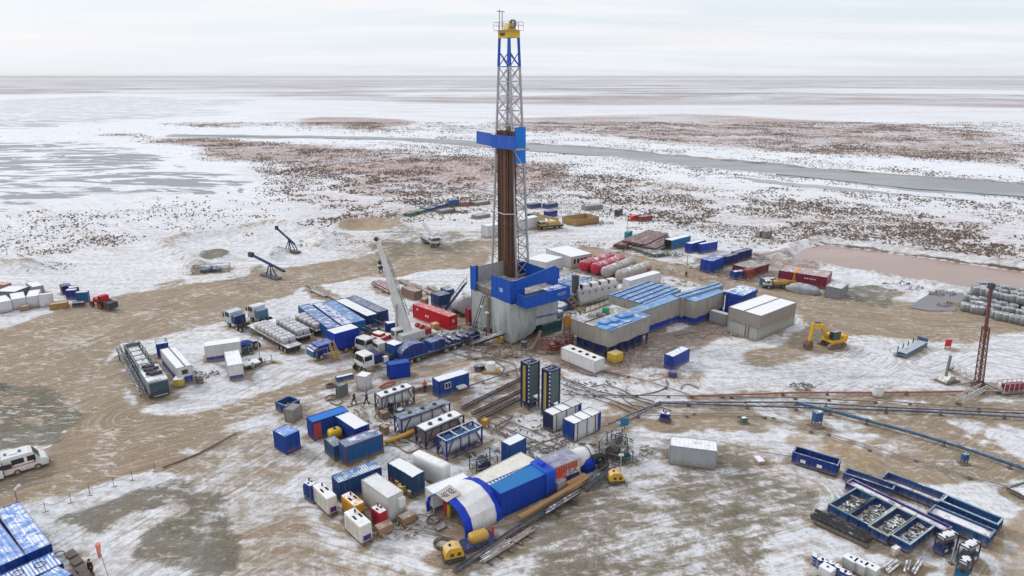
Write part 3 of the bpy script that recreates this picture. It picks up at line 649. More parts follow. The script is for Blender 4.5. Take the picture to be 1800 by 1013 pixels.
def cab(t,x0,x1,w,z0,z1,mat,bonnet=0):      # cab between x0 (back) and x1 (front)
    y=w/2; h=z1-z0
    b=MB().prismy([(x0,z0),(x1,z0),(x1+.02,z0+h*.45),(x1-.22,z1-.1),(x1-.4,z1),(x0+.05,z1),(x0,z1-.08)],-y,y); b.build('cab',mat,t)
    MB().add([(x1+.035,-y+.12,z0+h*.47),(x1+.035,y-.12,z0+h*.47),(x1-.19,y-.18,z1-.14),(x1-.19,-y+.18,z1-.14)],[(0,1,2,3)]).build('windscreen',M_glass,t)
    for s in (-1,1):
        MB().box(x0+.35,s*y,z0+h*.5,x1-.35,s*(y+.012),z1-.2).build('side_window',M_glass,t)
        MB().box(x1-.05,s*(y+.08),z0+h*.45,x1+.02,s*(y+.28),z0+h*.8).build('mirror',M_black,t)
        MB().box(x1+.01,s*(y-.15),z0+.1,x1+.05,s*(y-.5),z0+.3).build('headlight',M_glass,t)
    MB().box(x1-.02,-y+.02,z0-.28,x1+.12,y-.02,z0+.06).build('bumper',M_dark,t)
def truck(label,front,back,cabc=WH,group=None,name='lorry',cat='lorry',wx=None,deck=True,cabl=2.0,w=2.5,cabh=2.9,deckc=(.06,.07,.1),zc=1.0):
    p,q=P(*back),P(*front); yaw,Ln=axis(p,q)
    t=thing(name,label,cat,(p.x,p.y,0),yaw,group)
    fr=MB(); 
    for s in (-1,1): fr.box(0,s*.35,.72,Ln-.1,s*.5,.98)
    for k in range(int(Ln/1.2)): fr.box(.3+k*1.2,-.35,.76,.42+k*1.2,.35,.92)
    fr.build('chassis',paint('chassis',deckc,dirt=.5),t)
    cab(t,Ln-cabl,Ln,w,zc,zc+cabh-1.0,paint('lorry_cab',cabc,rough=.3,dirt=.3,snow=.3))
    wheelset(t,wx or [1.2,2.6,Ln-1.0],w/2-.2)
    MB().cyl((Ln-cabl-1.3,-1.0,.72),(Ln-cabl-.3,-1.0,.72),.3,n=10).build('fuel_tank',M_chrome,t)
    return t,Ln
def person(label,px,jacket,trousers,hat,walk=0.0,face=0.0,sc=1.0):
    g=P(*px); t=thing('person',label,'person',(g.x,g.y,.0),face); g1=walk
    def skin(name,J,E,mat,extra=None):
        me=bpy.data.meshes.new(name); me.from_pydata([tuple(c*sc for c in j[0]) for j in J],E,[]); o=bpy.data.objects.new(name,me); col.objects.link(o)
        md=o.modifiers.new('s','SKIN'); 
        for i,j in enumerate(J): me.skin_vertices[0].data[i].radius=(j[1]*sc,j[2]*sc if len(j)>2 else j[1]*sc)
        me.skin_vertices[0].data[0].use_root=True
        s2=o.modifiers.new('d','SUBSURF'); s2.levels=1; s2.render_levels=1
        dg=bpy.context.evaluated_depsgraph_get(); m2=bpy.data.meshes.new_from_object(o.evaluated_get(dg)); bpy.data.objects.remove(o)
        if extra:
            vs=[tuple(v.co) for v in m2.vertices]; fs=[tuple(f.vertices) for f in m2.polygons]; mb=MB(); mb.add(vs,fs); extra(mb); m2=bpy.data.meshes.new(name); m2.from_pydata(mb.v,[],mb.f)
        m2.materials.clear(); m2.materials.append(mat); m2.shade_smooth(); o=bpy.data.objects.new(name,m2); col.objects.link(o); o.parent=t; return o
    w=g1
    hips=[((0,0,.95),.15,.12)]
    fl,fr_=(w*.38,.11,.09),(-w*.38,-.11,.09); kl,kr=(w*.26,.11,.50),(-w*.05,-.11,.50)
    hl,hr=(-w*.26,.27,.86+abs(w)*.04),(w*.30,-.27,.88+abs(w)*.04); el,er=(-w*.14,.26,1.12),(w*.08,-.26,1.12)
    J=hips+[((0,0,1.15),.14,.11),((0,0,1.40),.17,.10),((0,0,1.52),.06,.06),((.01,0,1.62),.085,.075),((.02,0,1.72),.09,.08),
       ((0,.10,.90),.10,.10),(kl,.07,.07),((fl[0]-.02,fl[1],.12),.05,.05),((fl[0]+.16,fl[1],.05),.045,.04),
       ((0,-.10,.90),.10,.10),(kr,.07,.07),((fr_[0]-.02,fr_[1],.12),.05,.05),((fr_[0]+.16,fr_[1],.05),.045,.04),
       ((0,.20,1.42),.07,.07),(el,.05,.05),(hl,.033,.03),((0,-.20,1.42),.07,.07),(er,.05,.05),(hr,.033,.03)]
    E=[(0,1),(1,2),(2,3),(3,4),(4,5),(0,6),(6,7),(7,8),(8,9),(0,10),(10,11),(11,12),(12,13),(2,14),(14,15),(15,16),(2,17),(17,18),(18,19)]
    def hands(mb):
        for h in (hl,hr):
            s=1 if h[1]>0 else -1
            mb.ball((h[0]*sc,h[1]*sc,(h[2]-.06)*sc),.025,.04,.055,8,6)
            for k in range(4):
                yy=h[1]*sc+(k-1.5)*.019; xx=h[0]*sc; z1=(h[2]-.10)*sc; L=(.07,.08,.075,.06)[k]
                mb.tube([(xx,yy,z1),(xx+.012,yy,z1-L*.55),(xx+.03,yy,z1-L)],.009,5)
            mb.tube([(h[0]*sc+.02,h[1]*sc-s*.02,(h[2]-.05)*sc),(h[0]*sc+.05,h[1]*sc-s*.03,(h[2]-.09)*sc),(h[0]*sc+.055,h[1]*sc-s*.02,(h[2]-.12)*sc)],.010,5)
        mb.ball((.115*sc,0,1.66*sc),.02,.015,.025,6,4)
        for s in (-1,1): mb.ball((.02*sc,s*.085*sc,1.67*sc),.018,.01,.03,6,4)
    skin('body',J,E,paint('skin',(.45,.26,.19),dirt=.1),hands)
    JK=[((0,0,.90),.19,.16),((0,0,1.15),.18,.15),((0,0,1.40),.20,.14),((0,0,1.50),.10,.10),((0,.21,1.43),.09,.09),(el,.07,.07),((hl[0],hl[1],hl[2]+.05),.05,.05),((0,-.21,1.43),.09,.09),(er,.07,.07),((hr[0],hr[1],hr[2]+.05),.05,.05)]
    skin('jacket',JK,[(0,1),(1,2),(2,3),(2,4),(4,5),(5,6),(2,7),(7,8),(8,9)],paint('jacket',jacket,rough=.8,dirt=.2))
    TR=[((0,0,.93),.17,.14),((0,.10,.86),.12,.12),(kl,.095,.095),((fl[0]-.02,fl[1],.14),.075,.075),((0,-.10,.86),.12,.12),(kr,.095,.095),((fr_[0]-.02,fr_[1],.14),.075,.075)]
    skin('trousers',TR,[(0,1),(1,2),(2,3),(0,4),(4,5),(5,6)],paint('trousers',trousers,rough=.8,dirt=.2))
    MB().ball((.0,0,1.745*sc),.13,.115,.10,10,6).build('hard_hat',paint('hard_hat',hat,dirt=.1),t,smooth=True)
    for f in (fl,fr_): MB().box(f[0]-.10,f[1]-.055,0,f[0]+.20,f[1]+.055,.13).build('boot',M_black,t)
    return t
def bulk_bag(label,loc,rz,s=1.0,c=(.55,.56,.58),group=None,name='bulk_bag'):
    t=thing(name,label,'bulk bag',loc,rz,group)
    r=s*.5; MB().rbox(-r,-r,0,r,r,s*1.0,r=.16*s).build('sack',paint('bulk_bag_cloth',c,rough=.85,snow=.42,dirt=.4),t,smooth=True)
    k=MB()
    for sx in (-1,1): k.tube([(-sx*r*.8,-r*.8,s*.93),(-sx*r*.55,-r*.55,s*1.07),(-sx*r*.3,-r*.3,s*.99),(0,0,s*1.0),(sx*r*.3,r*.3,s*.99),(sx*r*.55,r*.55,s*1.07),(sx*r*.8,r*.8,s*.93)],.025,4)
    k.build('lifting_loops',paint('webbing',(.35,.36,.38),rough=.9),t)
    return t
def pipe(label,pts,r=.12,z=.35,c=NV,name='pipeline',cat='pipeline',group=None,sup=6.0,n=7,snow=.3,smooth=True,mat=None,flange=True):
    w=[]
    for p in pts:
        q=P(p[0],p[1],(p[2] if len(p)>2 else z)); w.append(q)
    o0=w[0].copy(); o0.z=0
    t=thing(name,label,cat,tuple(o0),0,group); W=[q-o0 for q in w]
    m=mat or paint(name+'_paint',c,snow=snow,dirt=.35,rust=.2)
    MB().tube(W,r,n).build('pipe_run',m,t)
    if sup:
        for a,b in zip(W,W[1:]):
            L=(b-a).length; k=int(L/sup)
            for i in range(k+1):
                q=a.lerp(b,min(1,(i+.5)*sup/max(L,.1))) if L>.1 else a
                MB().box(q.x-.05,q.y-.05,.061,q.x+.05,q.y+.05,max(q.z-r*.8,.08)).box(q.x-.25,q.y-.2,-.05,q.x+.25,q.y+.2,.06).build('support',M_dark,t)
                if flange: d=(b-a).normalized(); MB().cyl(q-d*.06,q+d*.06,r*1.5,n=8).build('flange',m,t)
    return t
def hose(label,pts,r=.06,mat=None,name='hose',cat='hose',group=None,z=.07,sub=5):
    w=[P(p[0],p[1],p[2] if len(p)>2 else z) for p in pts]; out=[]
    for i in range(len(w)-1):
        p0=w[max(i-1,0)];p1=w[i];p2=w[i+1];p3=w[min(i+2,len(w)-1)]
        for k in range(sub):
            t=k/sub; out.append(.5*((2*p1)+(p2-p0)*t+(2*p0-5*p1+4*p2-p3)*t*t+(3*p1-p0-3*p2+p3)*t**3))
    out.append(w[-1])
    return single(MB().tube(out,r,6),name,mat or M_hose,label,cat,group,smooth=True)
def coil(label,px,R=.7,r=.07,n=3,mat=None,group=None,name='hose_coil'):
    g=P(*px); m=MB()
    for i in range(n): m.torus((g.x+random.uniform(-.08,.08),g.y+random.uniform(-.08,.08),r+i*r*1.5),R-(i%2)*.12,r,'z',20,6)
    return single(m,name,mat or M_hose,label,'hose coil',group,smooth=True)
def local(px,t,z=0):    # photo point on height z -> local xyz of thing t
    M=Matrix.Translation(Vector(t.location))@Matrix.Rotation(t.rotation_euler[2],4,'Z'); return M.inverted()@P(px[0],px[1],z)
# ------------------------------------------------------------------ the drilling rig
RN=P(897,606); RN.z=0; RYAW=math.radians(38)
rig=thing('drilling_rig','tall lattice drilling rig with blue floor walls, grey tarpaulin skirt and yellow crown','drilling rig',tuple(RN),RYAW)
RM=Matrix.Translation(RN)@Matrix.Rotation(RYAW,4,'Z'); RI=RM.inverted()
FZ=8.4
def rl(x,y,D): return RI@PD(x,y,D)
rigblue=paint('rig_blue',(.002,.075,.42),rough=.4,dirt=.3,snow=.25); rigsteel=paint('mast_steel',(.38,.385,.41),rough=.45,metal=.1,dirt=.35,snow=.15); tarp=paint('tarpaulin_grey',(.36,.40,.40),rough=.8,dirt=.7)
# mast corners: A near, Bq left (along y), Cq right (along x), Dq far
def planz(x,y,z):      # local plan position of pixel at height z
    q=RI@P(x,y,z) if z<HC-.5 else None; return q
base=RI@P(908,478,FZ+1.2); bx,by=base.x,base.y
top=RI@PD(895,66,(RM@base).y+1.0); ZT=top.z
cor0=[(bx,by),(bx,by+7.6),(bx+2.9,by),(bx+2.9,by+7.6)]
cx0,cy0=top.x,top.y
cor1=[(cx0,cy0),(cx0,cy0+2.7),(cx0+2.0,cy0),(cx0+2.0,cy0+2.7)]
def mc(i,z):
    t=(z-FZ)/(ZT-FZ); return Vector((cor0[i][0]*(1-t)+cor1[i][0]*t,cor0[i][1]*(1-t)+cor1[i][1]*t,z))
ZB=ZT-4.6
for i in range(4):
    MB().beam(mc(i,0.3),mc(i,ZB),.30).build('mast_leg',rigsteel,rig)
    MB().beam(mc(i,ZB),mc(i,ZT),.34).build('mast_leg',rigblue,rig)
levels=[FZ+.5]; 
while levels[-1]<ZT-2.4: levels.append(levels[-1]+2.45)
for (i,j,full) in ((0,2,1),(1,3,1),(2,3,1),(0,1,0)):
    for zone in (0,1):
        m=MB()
        for k,(za,zb) in enumerate(zip(levels,levels[1:])):
            if (za>ZB-1)!=bool(zone): continue
            if not full and za<FZ+25.5: continue
            m.beam(mc(i,za),mc(j,za),.15)
            if (i,j) in ((0,2),(1,3)) : m.beam(mc(i,za),mc(j,zb),.12); m.beam(mc(j,za),mc(i,zb),.12)
            else:
                if k%2: m.beam(mc(i,za),mc(j,zb),.16)
                else: m.beam(mc(j,za),mc(i,zb),.16)
        if m.v: m.build('mast_bracing',rigblue if zone else rigsteel,rig)
# ladder cage and standpipe
lad=MB()
for q in (.0,.45): lad.beam(mc(2,FZ)+Vector((.25,q,0)),mc(2,ZT-1)+Vector((.25,q,0)),.06)
for k in range(90): z=FZ+.5+k*.45; lad.beam(mc(2,z)+Vector((.25,0,0)),mc(2,z)+Vector((.25,.45,0)),.035)
lad.build('ladder',rigsteel,rig)
redp=MB().tube([mc(0,FZ)+Vector((.9,.5,0)),mc(0,FZ+8)+Vector((1.1,.5,0)),mc(0,FZ+16)+Vector((.8,.6,0)),mc(0,FZ+19)+Vector((.9,.6,0))],.09,6)
redp.build('stand_pipe',paint('faded_red_paint',(.38,.06,.07),dirt=.3),rig)
MB().tube([mc(0,FZ+.2)+Vector((.25,1.0,0)),mc(0,FZ+21)+Vector((.3,.9,0))],.16,7).build('guide_rail',paint('pale_steel',(.55,.52,.52),dirt=.3),rig)
tb=MB(); ctr=(mc(0,40)+mc(3,40))/2
for q in (-.3,-.1,.1,.3): tb.beam((ctr.x+q,ctr.y,FZ+26),(ctr.x+q*.6,ctr.y,ZT-.5),.05)
tb.build('drill_line',M_dark,rig)
MB().rbox(ctr.x-.45,ctr.y-.6,FZ+25.2,ctr.x+.45,ctr.y+.6,FZ+27.6,r=.2).build('travelling_block',paint('block_grey',(.20,.19,.15),dirt=.4),rig)
# racking (monkey) board with its blue wind walls
bz0,bz1=RI@PD(905,272,112),RI@PD(905,247,112); zb0,zb1=bz0.z,bz1.z
def ysolve(px,x,z):      # local y whose point (x,y,z) stands over a given bearing
    a,b=-30.0,40.0
    for _ in range(50):
        m=(a+b)/2; q=RM@Vector((x,m,z)); d=q.y*cP-(q.z-HC)*sP; s=900+F*q.x/d
        if s>px: a=m
        else: b=m
    return (a+b)/2
wx=min(mc(0,33).x,bx)-1.35; pa=Vector((wx,ysolve(906,wx,33),0)); pb=Vector((wx-.1,ysolve(864,wx-.1,33),0)); pc=Vector((wx+.5,ysolve(838,wx+.5,33),0))
MB().beam((pa.x,pa.y,(zb0+zb1)/2),(pb.x,pb.y,(zb0+zb1)/2),.12,zb1-zb0).build('wind_wall',rigblue,rig)
MB().beam((pb.x+.05,pb.y+.1,(zb0+zb1)/2+.15),(pc.x,pc.y,(zb0+zb1)/2+.25),.12,zb1-zb0).build('wind_wall',rigblue,rig)
pl=MB(); pl.box(pa.x+.1,pa.y,zb0-.1,pa.x+3.0,pa.y+1.2,zb0+.05)
for k in range(9): pl.box(pa.x+.1,pa.y+1.4+k*.6,zb0-.08,pa.x+2.6,pa.y+1.5+k*.6,zb0+.06)
pl.box(pa.x+2.6,pa.y,zb0-.1,pa.x+2.9,pa.y+7,zb0+.05); pl.build('racking_board',rigsteel,rig)
for yy in (pa.y+.6,pb.y+.2): MB().beam((pa.x+.1,yy,zb0-.1),(pa.x+1.6,yy-.9,zb0-3.0),.12).build('board_strut',rigsteel,rig)
ta=rl(904,236,(RM@mc(2,32)).y-1.4); zt1=PD(913,232,112).z; zt0=PD(913,301,112).z
MB().box(ta.x,ta.y-.3,zt0,ta.x+2.35,ta.y-.18,zt1).build('side_wind_wall',paint('rig_blue_light',(.004,.17,.62),rough=.4,dirt=.25),rig)
MB().box(ta.x+2.24,ta.y-.17,zt0,ta.x+2.35,ta.y+1.6,zt1).build('side_wind_wall',paint('rig_blue_light',(.004,.17,.62),rough=.4,dirt=.25),rig)
# belly belt across the pipes
zb=PD(885,397,112).z
MB().beam((bx-1.2,ysolve(845,bx-1.2,zb),zb+.5),(bx-1.1,ysolve(885,bx-1.1,zb),zb-.1),.14).beam((bx-1.1,ysolve(885,bx-1.1,zb),zb-.1),(bx-.6,ysolve(907,bx-.6,zb),zb+.3),.14).build('belly_belt',paint('belt_beam',(.55,.52,.47),dirt=.3,snow=.4),rig)
# crown
cn=paint('crown_yellow',(.62,.42,.03),dirt=.3,snow=.1); z=ZT
MB().box(cx0-.2,cy0-.2,z,cx0+2.15,cy0+2.85,z+1.15).build('crown_block',cn,rig)
MB().box(cx0-.225,cy0+.9,z+.3,cx0-.203,cy0+2.3,z+.8).build('crown_sign',paint('crown_sign_dark',(.10,.07,.02)),rig)
MB().prismy([(cx0+.0,z+1.15),(cx0+1.9,z+1.15),(cx0+1.5,z+2.3),(cx0+.4,z+2.3)],cy0+.4,cy0+1.6).build('sheave_guard',cn,rig)
for k in range(3): MB().torus((cx0+.9+k*.22-.2,cy0+.2,z+2.2),.62,.09,'x',18,6).build('sheave',paint('sheave_steel',(.22,.20,.17)),rig)
h=MB(); a,b,c_,d_=(cx0-.7,cy0-.6),(cx0+2.6,cy0-.6),(cx0+2.6,cy0+3.4),(cx0-.7,cy0+3.4)
for p,q in ((a,b),(b,c_),(c_,d_),(d_,a)):
    for zz in (1.95,2.5): h.beam((*p,z+zz),(*q,z+zz),.05)
    for t in (0,.33,.66): h.beam((p[0]*(1-t)+q[0]*t,p[1]*(1-t)+q[1]*t,z+1.3),(p[0]*(1-t)+q[0]*t,p[1]*(1-t)+q[1]*t,z+2.5),.05)
h.box(cx0-.75,cy0-.65,z+1.16,cx0+2.65,cy0-.2,z+1.22); h.box(cx0-.75,cy0+2.85,z+1.16,cx0+2.65,cy0+3.45,z+1.22); h.box(cx0-.75,cy0-.2,z+1.16,cx0-.2,cy0+2.85,z+1.22)
h.build('crown_railing',rigsteel,rig)
g=MB().beam((cx0+.3,cy0+3.1,z+1.3),(cx0+.3,cy0+3.1,z+4.6),.12); g.beam((cx0+.9,cy0+3.1,z+1.3),(cx0+.9,cy0+3.1,z+4.4),.12); g.beam((cx0-.2,cy0+3.1,z+4.3),(cx0+1.4,cy0+3.1,z+4.3),.14); g.build('crown_gin_pole',rigsteel,rig)
# floor, walls
FX,FY=10.6,11.6      # floor extent along x (right) and y (left)
MB().box(.3,.3,FZ-1.2,FX,FY,FZ).build('rig_floor',paint('floor_steel',(.18,.16,.15),dirt=.6,snow=.35),rig)
def ribwall(p,q,z0,z1,name='wind_wall',mat=rigblue,st=1.1):
    m=MB(); m.beam((*p,(z0+z1)/2),(*q,(z0+z1)/2),.08,z1-z0)
    L=math.dist(p,q);k=int(L/st)
    for i in range(k+1):
        t=i/k; x=p[0]*(1-t)+q[0]*t;y=p[1]*(1-t)+q[1]*t; m.beam((x,y,z0),(x,y,z1+.02),.16)
    return m.build(name,mat,rig)
ribwall((0,0),(0,5.2),FZ-1.0,FZ+3.0); w_=ribwall((0.05,-.02),(3.0,-.02),FZ-1.0,FZ+2.9)
ribwall((0.0,FY-1.5),(0.0,FY),FZ-1.2,FZ+3.2); ribwall((0.05,FY+.05),(1.5,FY+.05),FZ-1.2,FZ+3.0)
ribwall((1.7,FY+.05),(FX,FY+.05),FZ-1.0,FZ+2.8,'back_wall',paint('panel_grey',(.33,.34,.34),dirt=.5))
ribwall((FX,0.0),(FX,FY),FZ-1.0,FZ+2.6,'wind_wall')
# outer porch on the right with its sloping inner wall
MB().prismy([(0.6,FZ+1.2),(FX+.2,FZ+1.5),(FX+.2,FZ+3.3),(FX-.9,FZ+4.1),(1.2,FZ+2.9)],-.22,-.12).build('sloping_wall',rigblue,rig)
po=MB(); po.box(1.0,-3.0,FZ-1.35,FX+.3,-2.9,FZ+.75); po.box(FX+.2,-2.9,FZ-1.35,FX+.3,-.25,FZ+.75); po.box(1.0,-2.9,FZ-1.35,1.1,-.25,FZ+.75); po.build('porch_wall',rigblue,rig)
MB().box(1.1,-2.9,FZ-1.2,FX+.2,-.25,FZ-1.05).build('porch_floor',paint('porch_deck',(.30,.22,.18),rough=.9,dirt=.7,snow=.35),rig)
MB().box(6.6,-2.9,FZ+.35,FX+.2,-.25,FZ+.5).build('porch_roof',paint('porch_sky_roof',SK,dirt=.2,snow=.55),rig)
pr=MB().beam((1.05,-2.95,FZ+1.0),(FX,-2.95,FZ+1.0),.05)
for k in range(9): pr.beam((1.05+k*1.15,-2.95,FZ+.75),(1.05+k*1.15,-2.95,FZ+1.0),.05)
pr.build('porch_rail',rigblue,rig)
text_mesh('YCMT',.75,'maker_name',M_white,rig,(8.9,-3.02,FZ-.25),(math.pi/2,0,0))
MB().box(-.06,2.0,FZ+.5,-.09,2.9,FZ+1.2).build('notice_plate',paint('notice_blue',(.30,.45,.65)),rig)
# substructure and the tarpaulin hung round it
sb=MB()
for x in (.8,5.2,9.8):
    for y in (.8,5.6,10.6): sb.beam((x,y,0),(x,y,FZ-1.2),.35)
for x in (.8,9.8): sb.beam((x,.8,.3),(x,10.6,FZ-1.4),.2); sb.beam((x,10.6,.3),(x,.8,FZ-1.4),.2)
sb.box(.4,.4,0,10.2,.9,.5); sb.box(.4,10.2,0,10.2,10.8,.5); sb.build('substructure',paint('substructure_navy',(.02,.03,.08),dirt=.6),rig)
def cloth(path,z0,z1,amp,freq,seed,name='tarpaulin_skirt',bulge=.0,mat=tarp,low=None):
    r=random.Random(seed); L=0; S=[0]
    for p,q in zip(path,path[1:]): L+=math.dist(p,q); S.append(L)
    nu=int(L/.22); nv=16; vs=[];fs=[]
    for i in range(nu+1):
        s=L*i/nu; k=0
        while k<len(S)-2 and s>S[k+1]: k+=1
        t=(s-S[k])/(S[k+1]-S[k]); p,q=path[k],path[k+1]; x=p[0]*(1-t)+q[0]*t;y=p[1]*(1-t)+q[1]*t
        d=Vector((q[0]-p[0],q[1]-p[1],0)).normalized(); n=Vector((d.y,-d.x,0))
        zl=z0 if low is None else low(s/L)
        for j in range(nv+1):
            v=j/nv; a=amp*(1-v*.7)*(math.sin(s*freq+1.3*math.sin(s*.7+v*2))+.5*math.sin(s*freq*2.3+v*3+seed)); bb=bulge*math.sin(math.pi*min(1,(1-v)*1.0))*math.sin(math.pi*s/L)
            vs.append((x+n.x*(a+bb),y+n.y*(a+bb),zl+(z1-zl)*v))
    for i in range(nu):
        for j in range(nv): a0=i*(nv+1)+j; fs.append((a0,a0+nv+1,a0+nv+2,a0+1))
    return MB().add(vs,fs).build(name,mat,rig,smooth=True)
cloth([(.05,FY-.1),(.05,8.0)],0.1,FZ-1.1,.08,3.0,1); cloth([(.05,8.0),(.15,6.4),(.05,5.2)],1.2,FZ-1.2,.10,3.0,2,low=lambda s:.3+2.2*abs(s-.4))
cloth([(.0,5.3),(-.15,2.5),(-.1,-.1)],.3,FZ-1.0,.13,2.4,3,bulge=.35)
cloth([(-.1,-.1),(2.6,-.55),(5.4,-.2)],.3,FZ-1.1,.14,1.6,4,bulge=.9,low=lambda s:.2+1.6*s*s)
cloth([(5.3,-.1),(8.0,-.25),(10.6,-.15)],2.2,FZ-1.3,.05,3.6,5,mat=paint('tarpaulin_pale',(.46,.50,.52),rough=.8,dirt=.35))
cloth([(10.65,-.1),(10.75,5),(10.6,11)],.3,FZ-1.3,.08,2.6,6); cloth([(10.6,11.7),(.1,11.75)],.3,FZ-1.2,.08,2.6,7)
MB().beam((5.4,-.55,3.9),(10.4,-.55,3.7),.16).build('skirt_rail',rigblue,rig)
ex=MB().tube([(-.35,5.9,.6),(-.3,5.9,FZ-1.5),(-.3,6.5,FZ-1.2)],.28,8); ex.build('flow_pipe',paint('pipe_brown',(.24,.20,.16),dirt=.5),rig)
for q in (7.3,7.9): MB().beam((-1.6,q+1.2,.6),(-.25,q-.3,FZ-1.4),.13).build('ramp_strut',M_dark,rig)
for q,zz in ((5.9,4.3),(7.4,5.0)): MB().ball((-.5,q,zz),.45,.45,.28,8,5).build('lagging',paint('lagging_white',(.6,.6,.6)),rig)
# drill pipe racked in the mast: one stand, copied
ps=thing('drill_pipe_stand','one of the rust brown drill pipe stands racked upright in the mast','drill pipe',(0,0,0),0,'drill pipe stands racked in the mast')
z1=zb1+.7
yA,yB=ysolve(903,bx-.3,24),ysolve(877,bx-.3,24); NY=int((yB-yA)/.2)
prof=[(FZ,.05),(FZ+.35,.075),(FZ+.4,.10),(FZ+1.0,.10),(FZ+1.1,.075),(FZ+9.5,.075),(FZ+9.6,.10),(FZ+10.2,.10),(FZ+10.3,.075),(FZ+18.7,.075),(FZ+18.8,.10),(FZ+19.4,.10),(FZ+19.5,.075),(z1,.075)]
vs=[];fs=[];n=7
for zz,r in prof:
    for i in range(n): vs.append((r*math.cos(6.2832*i/n),r*math.sin(6.2832*i/n),zz))
for q in range(len(prof)-1):
    for i in range(n): fs.append((q*n+i,q*n+(i+1)%n,(q+1)*n+(i+1)%n,(q+1)*n+i))
fs.append(tuple(range((len(prof)-1)*n,len(prof)*n)))
MB().add(vs,fs).build('pipe_body',paint('drill_pipe_rust',(.085,.042,.026),rough=.5,dirt=.35,rust=.3,vary=.9),ps)
k=0; lean=Vector((mc(0,z1).x-mc(0,FZ).x,mc(0,z1).y-mc(0,FZ).y,0))
for ix in range(5):
    for iy in range(NY):
        if (ix,iy)!=(0,0) and ix in(2,3) and 2<iy<NY-3: continue
        q=RM@Vector((bx-.75+ix*.26,yA+.1+iy*.2+(.1 if ix%2 else 0)+random.uniform(-.03,.03),0))
        tx=random.uniform(-.006,.006)+.004; ty=random.uniform(-.004,.004)
        if k==0: ps.location=(q.x,q.y,0); ps.rotation_euler=(0,0,0); o=ps
        else: o=dup(ps,(q.x,q.y,0))
        o.rotation_euler=(tx*.3,tx,random.random()*6); k+=1
# ------------------------------------------------------------------ containers and site cabins, corner pixels (near, right, left) read at roof height
K=container; GC='blue shipping containers on the pad'
# lower left corner
t,a,b=K('bright blue roofed site cabin with an air conditioner, by the ambulance road',(45,975),(91.5,957),(-9,897),c=RY,roof=SK,snow=.50,stripe=.35,style='flat',name='site_cabin',cat='site cabin')
MB().box(-.1-a/2-.45,-.6,1.2,-a/2-.02,.5,2.0).build('air_conditioner',M_white,t)
for (lb,n_,r_,l_,rf,sn,st,z0) in (('bright blue roofed site cabin cut by the picture edge, with streaky snow',(-2,996),(44,975.5),(-60,915),SK,.42,.9,0),('low site cabin with a snow striped roof and cables on top',(15,1034),(111,990),(-2,1012),SK,.72,.9,0),('blue site cabin corner at the bottom edge beside the dark steps',(60,1050),(128,1008),(45,1026),SK,.45,.6,0)):
    t2,a2,b2=K(lb,n_,r_,l_,c=RY,roof=rf,snow=sn,stripe=st,style='flat',name='site_cabin',cat='site cabin',z0=z0)
    if 'picture edge' in lb: MB().box(-.5-a2/2,-.5,1.2,-a2/2-.02,.6,2.0).build('air_conditioner',M_white,t2)
    if 'striped' in lb:
        for q,(x,y) in enumerate(((-1,.2),(.6,0),(2.2,.3))): MB().torus((x,y,2.68),.42,.045,'z',14,5).build('cable_loop',M_hose,t2)
# centre left block
K('small square blue container standing alone beside the muddy road',(500.5,768.3),(525.1,756.4),(479.1,756.4),h=2.45,c=RY,roof=SK,snow=.35,group=None,dirt=.15)
t,a,b=K('long blue container with a red edged corner, its blue roof bent and scuffed',(549,743),(613,722),(535,734.5),h=2.6,c=RY,roof=SK,snow=.2)
MB().box(-a/2+.1,-b/2-.03,.2,-a/2+1.1,-b/2-.004,2.3).build('red_primer_patch',paint('red_primer',(.42,.05,.05)),t)
K('royal blue container whose roof is covered in clean white snow',(624,754.6),(651.4,746.6),(589.5,731.8),c=RY,snow=.98)
K('long teal blue ribbed container standing on a red base skid',(607,786),(673.1,762.4),(590.5,776.2),c=TL,roof=(.02,.10,.30),snow=.36,frame=(.25,.02,.04),rust=.15)
K('short grey blue container tucked against the long teal container',(586,786),(604,779),(569,771),h=2.0,c=(.012,.06,.14),roof=(.05,.1,.14),snow=.3,door=False,rust=.3)
K('blue container with a white striped roof behind the cream generator',(594.8,849),(670.6,820.5),(579.4,837),h=2.5,c=(.01,.055,.19),roof=(.02,.13,.34),snow=.55,stripe=.9,frame=(.02,.1,.26))
K('slate blue container with a frost white roof between two white units',(725,839.4),(754.7,833),(680.5,813.3),h=2.6,c=(.015,.06,.14),roof=(.03,.1,.2),snow=.85)
K('smooth white unit with rounded corners behind the frosted container',(779.6,822),(795,813.3),(722,796),h=2.8,c=WH,snow=.5,style='soft',name='insulated_unit',cat='insulated unit')
t,a,b=K('large pale grey insulated box with a red heater at its foot',(681,876.5),(715,867),(634.8,843.5),h=3.0,c=(.55,.56,.56),roof=(.66,.67,.68),snow=.3,style='flat',name='insulated_unit',cat='insulated unit',door=False)
MB().box(.2,-b/2-.5,1.5,.9,-b/2-.002,2.5).build('air_conditioner',M_white,t)
t,a,b=K('long white tarped unit with a dark base running behind the tent mouth',(761,869),(828,842),(741,858),h=2.5,c=(.60,.61,.62),roof=WH,snow=.6,style='flat',band=((.03,.06,.09),.3),name='insulated_unit',cat='insulated unit',door=False)
K('tall blue electrical cabin beside the dark pump frame',(896.8,783.5),(925.3,769.3),(880.2,775.2),h=3.0,c=(.008,.07,.26),roof=(.1,.2,.4),snow=.85,style='flat',name='electrical_cabin',cat='cabin')
t,a,b=K('white container of panels in a dark blue frame, its end door open',(971.5,730.2),(1022.4,708.9),(952.5,722),c=(.62,.63,.64),roof=WH,snow=.9,style='flat',frame=NV,name='equipment_module',cat='container',doorc=NV)
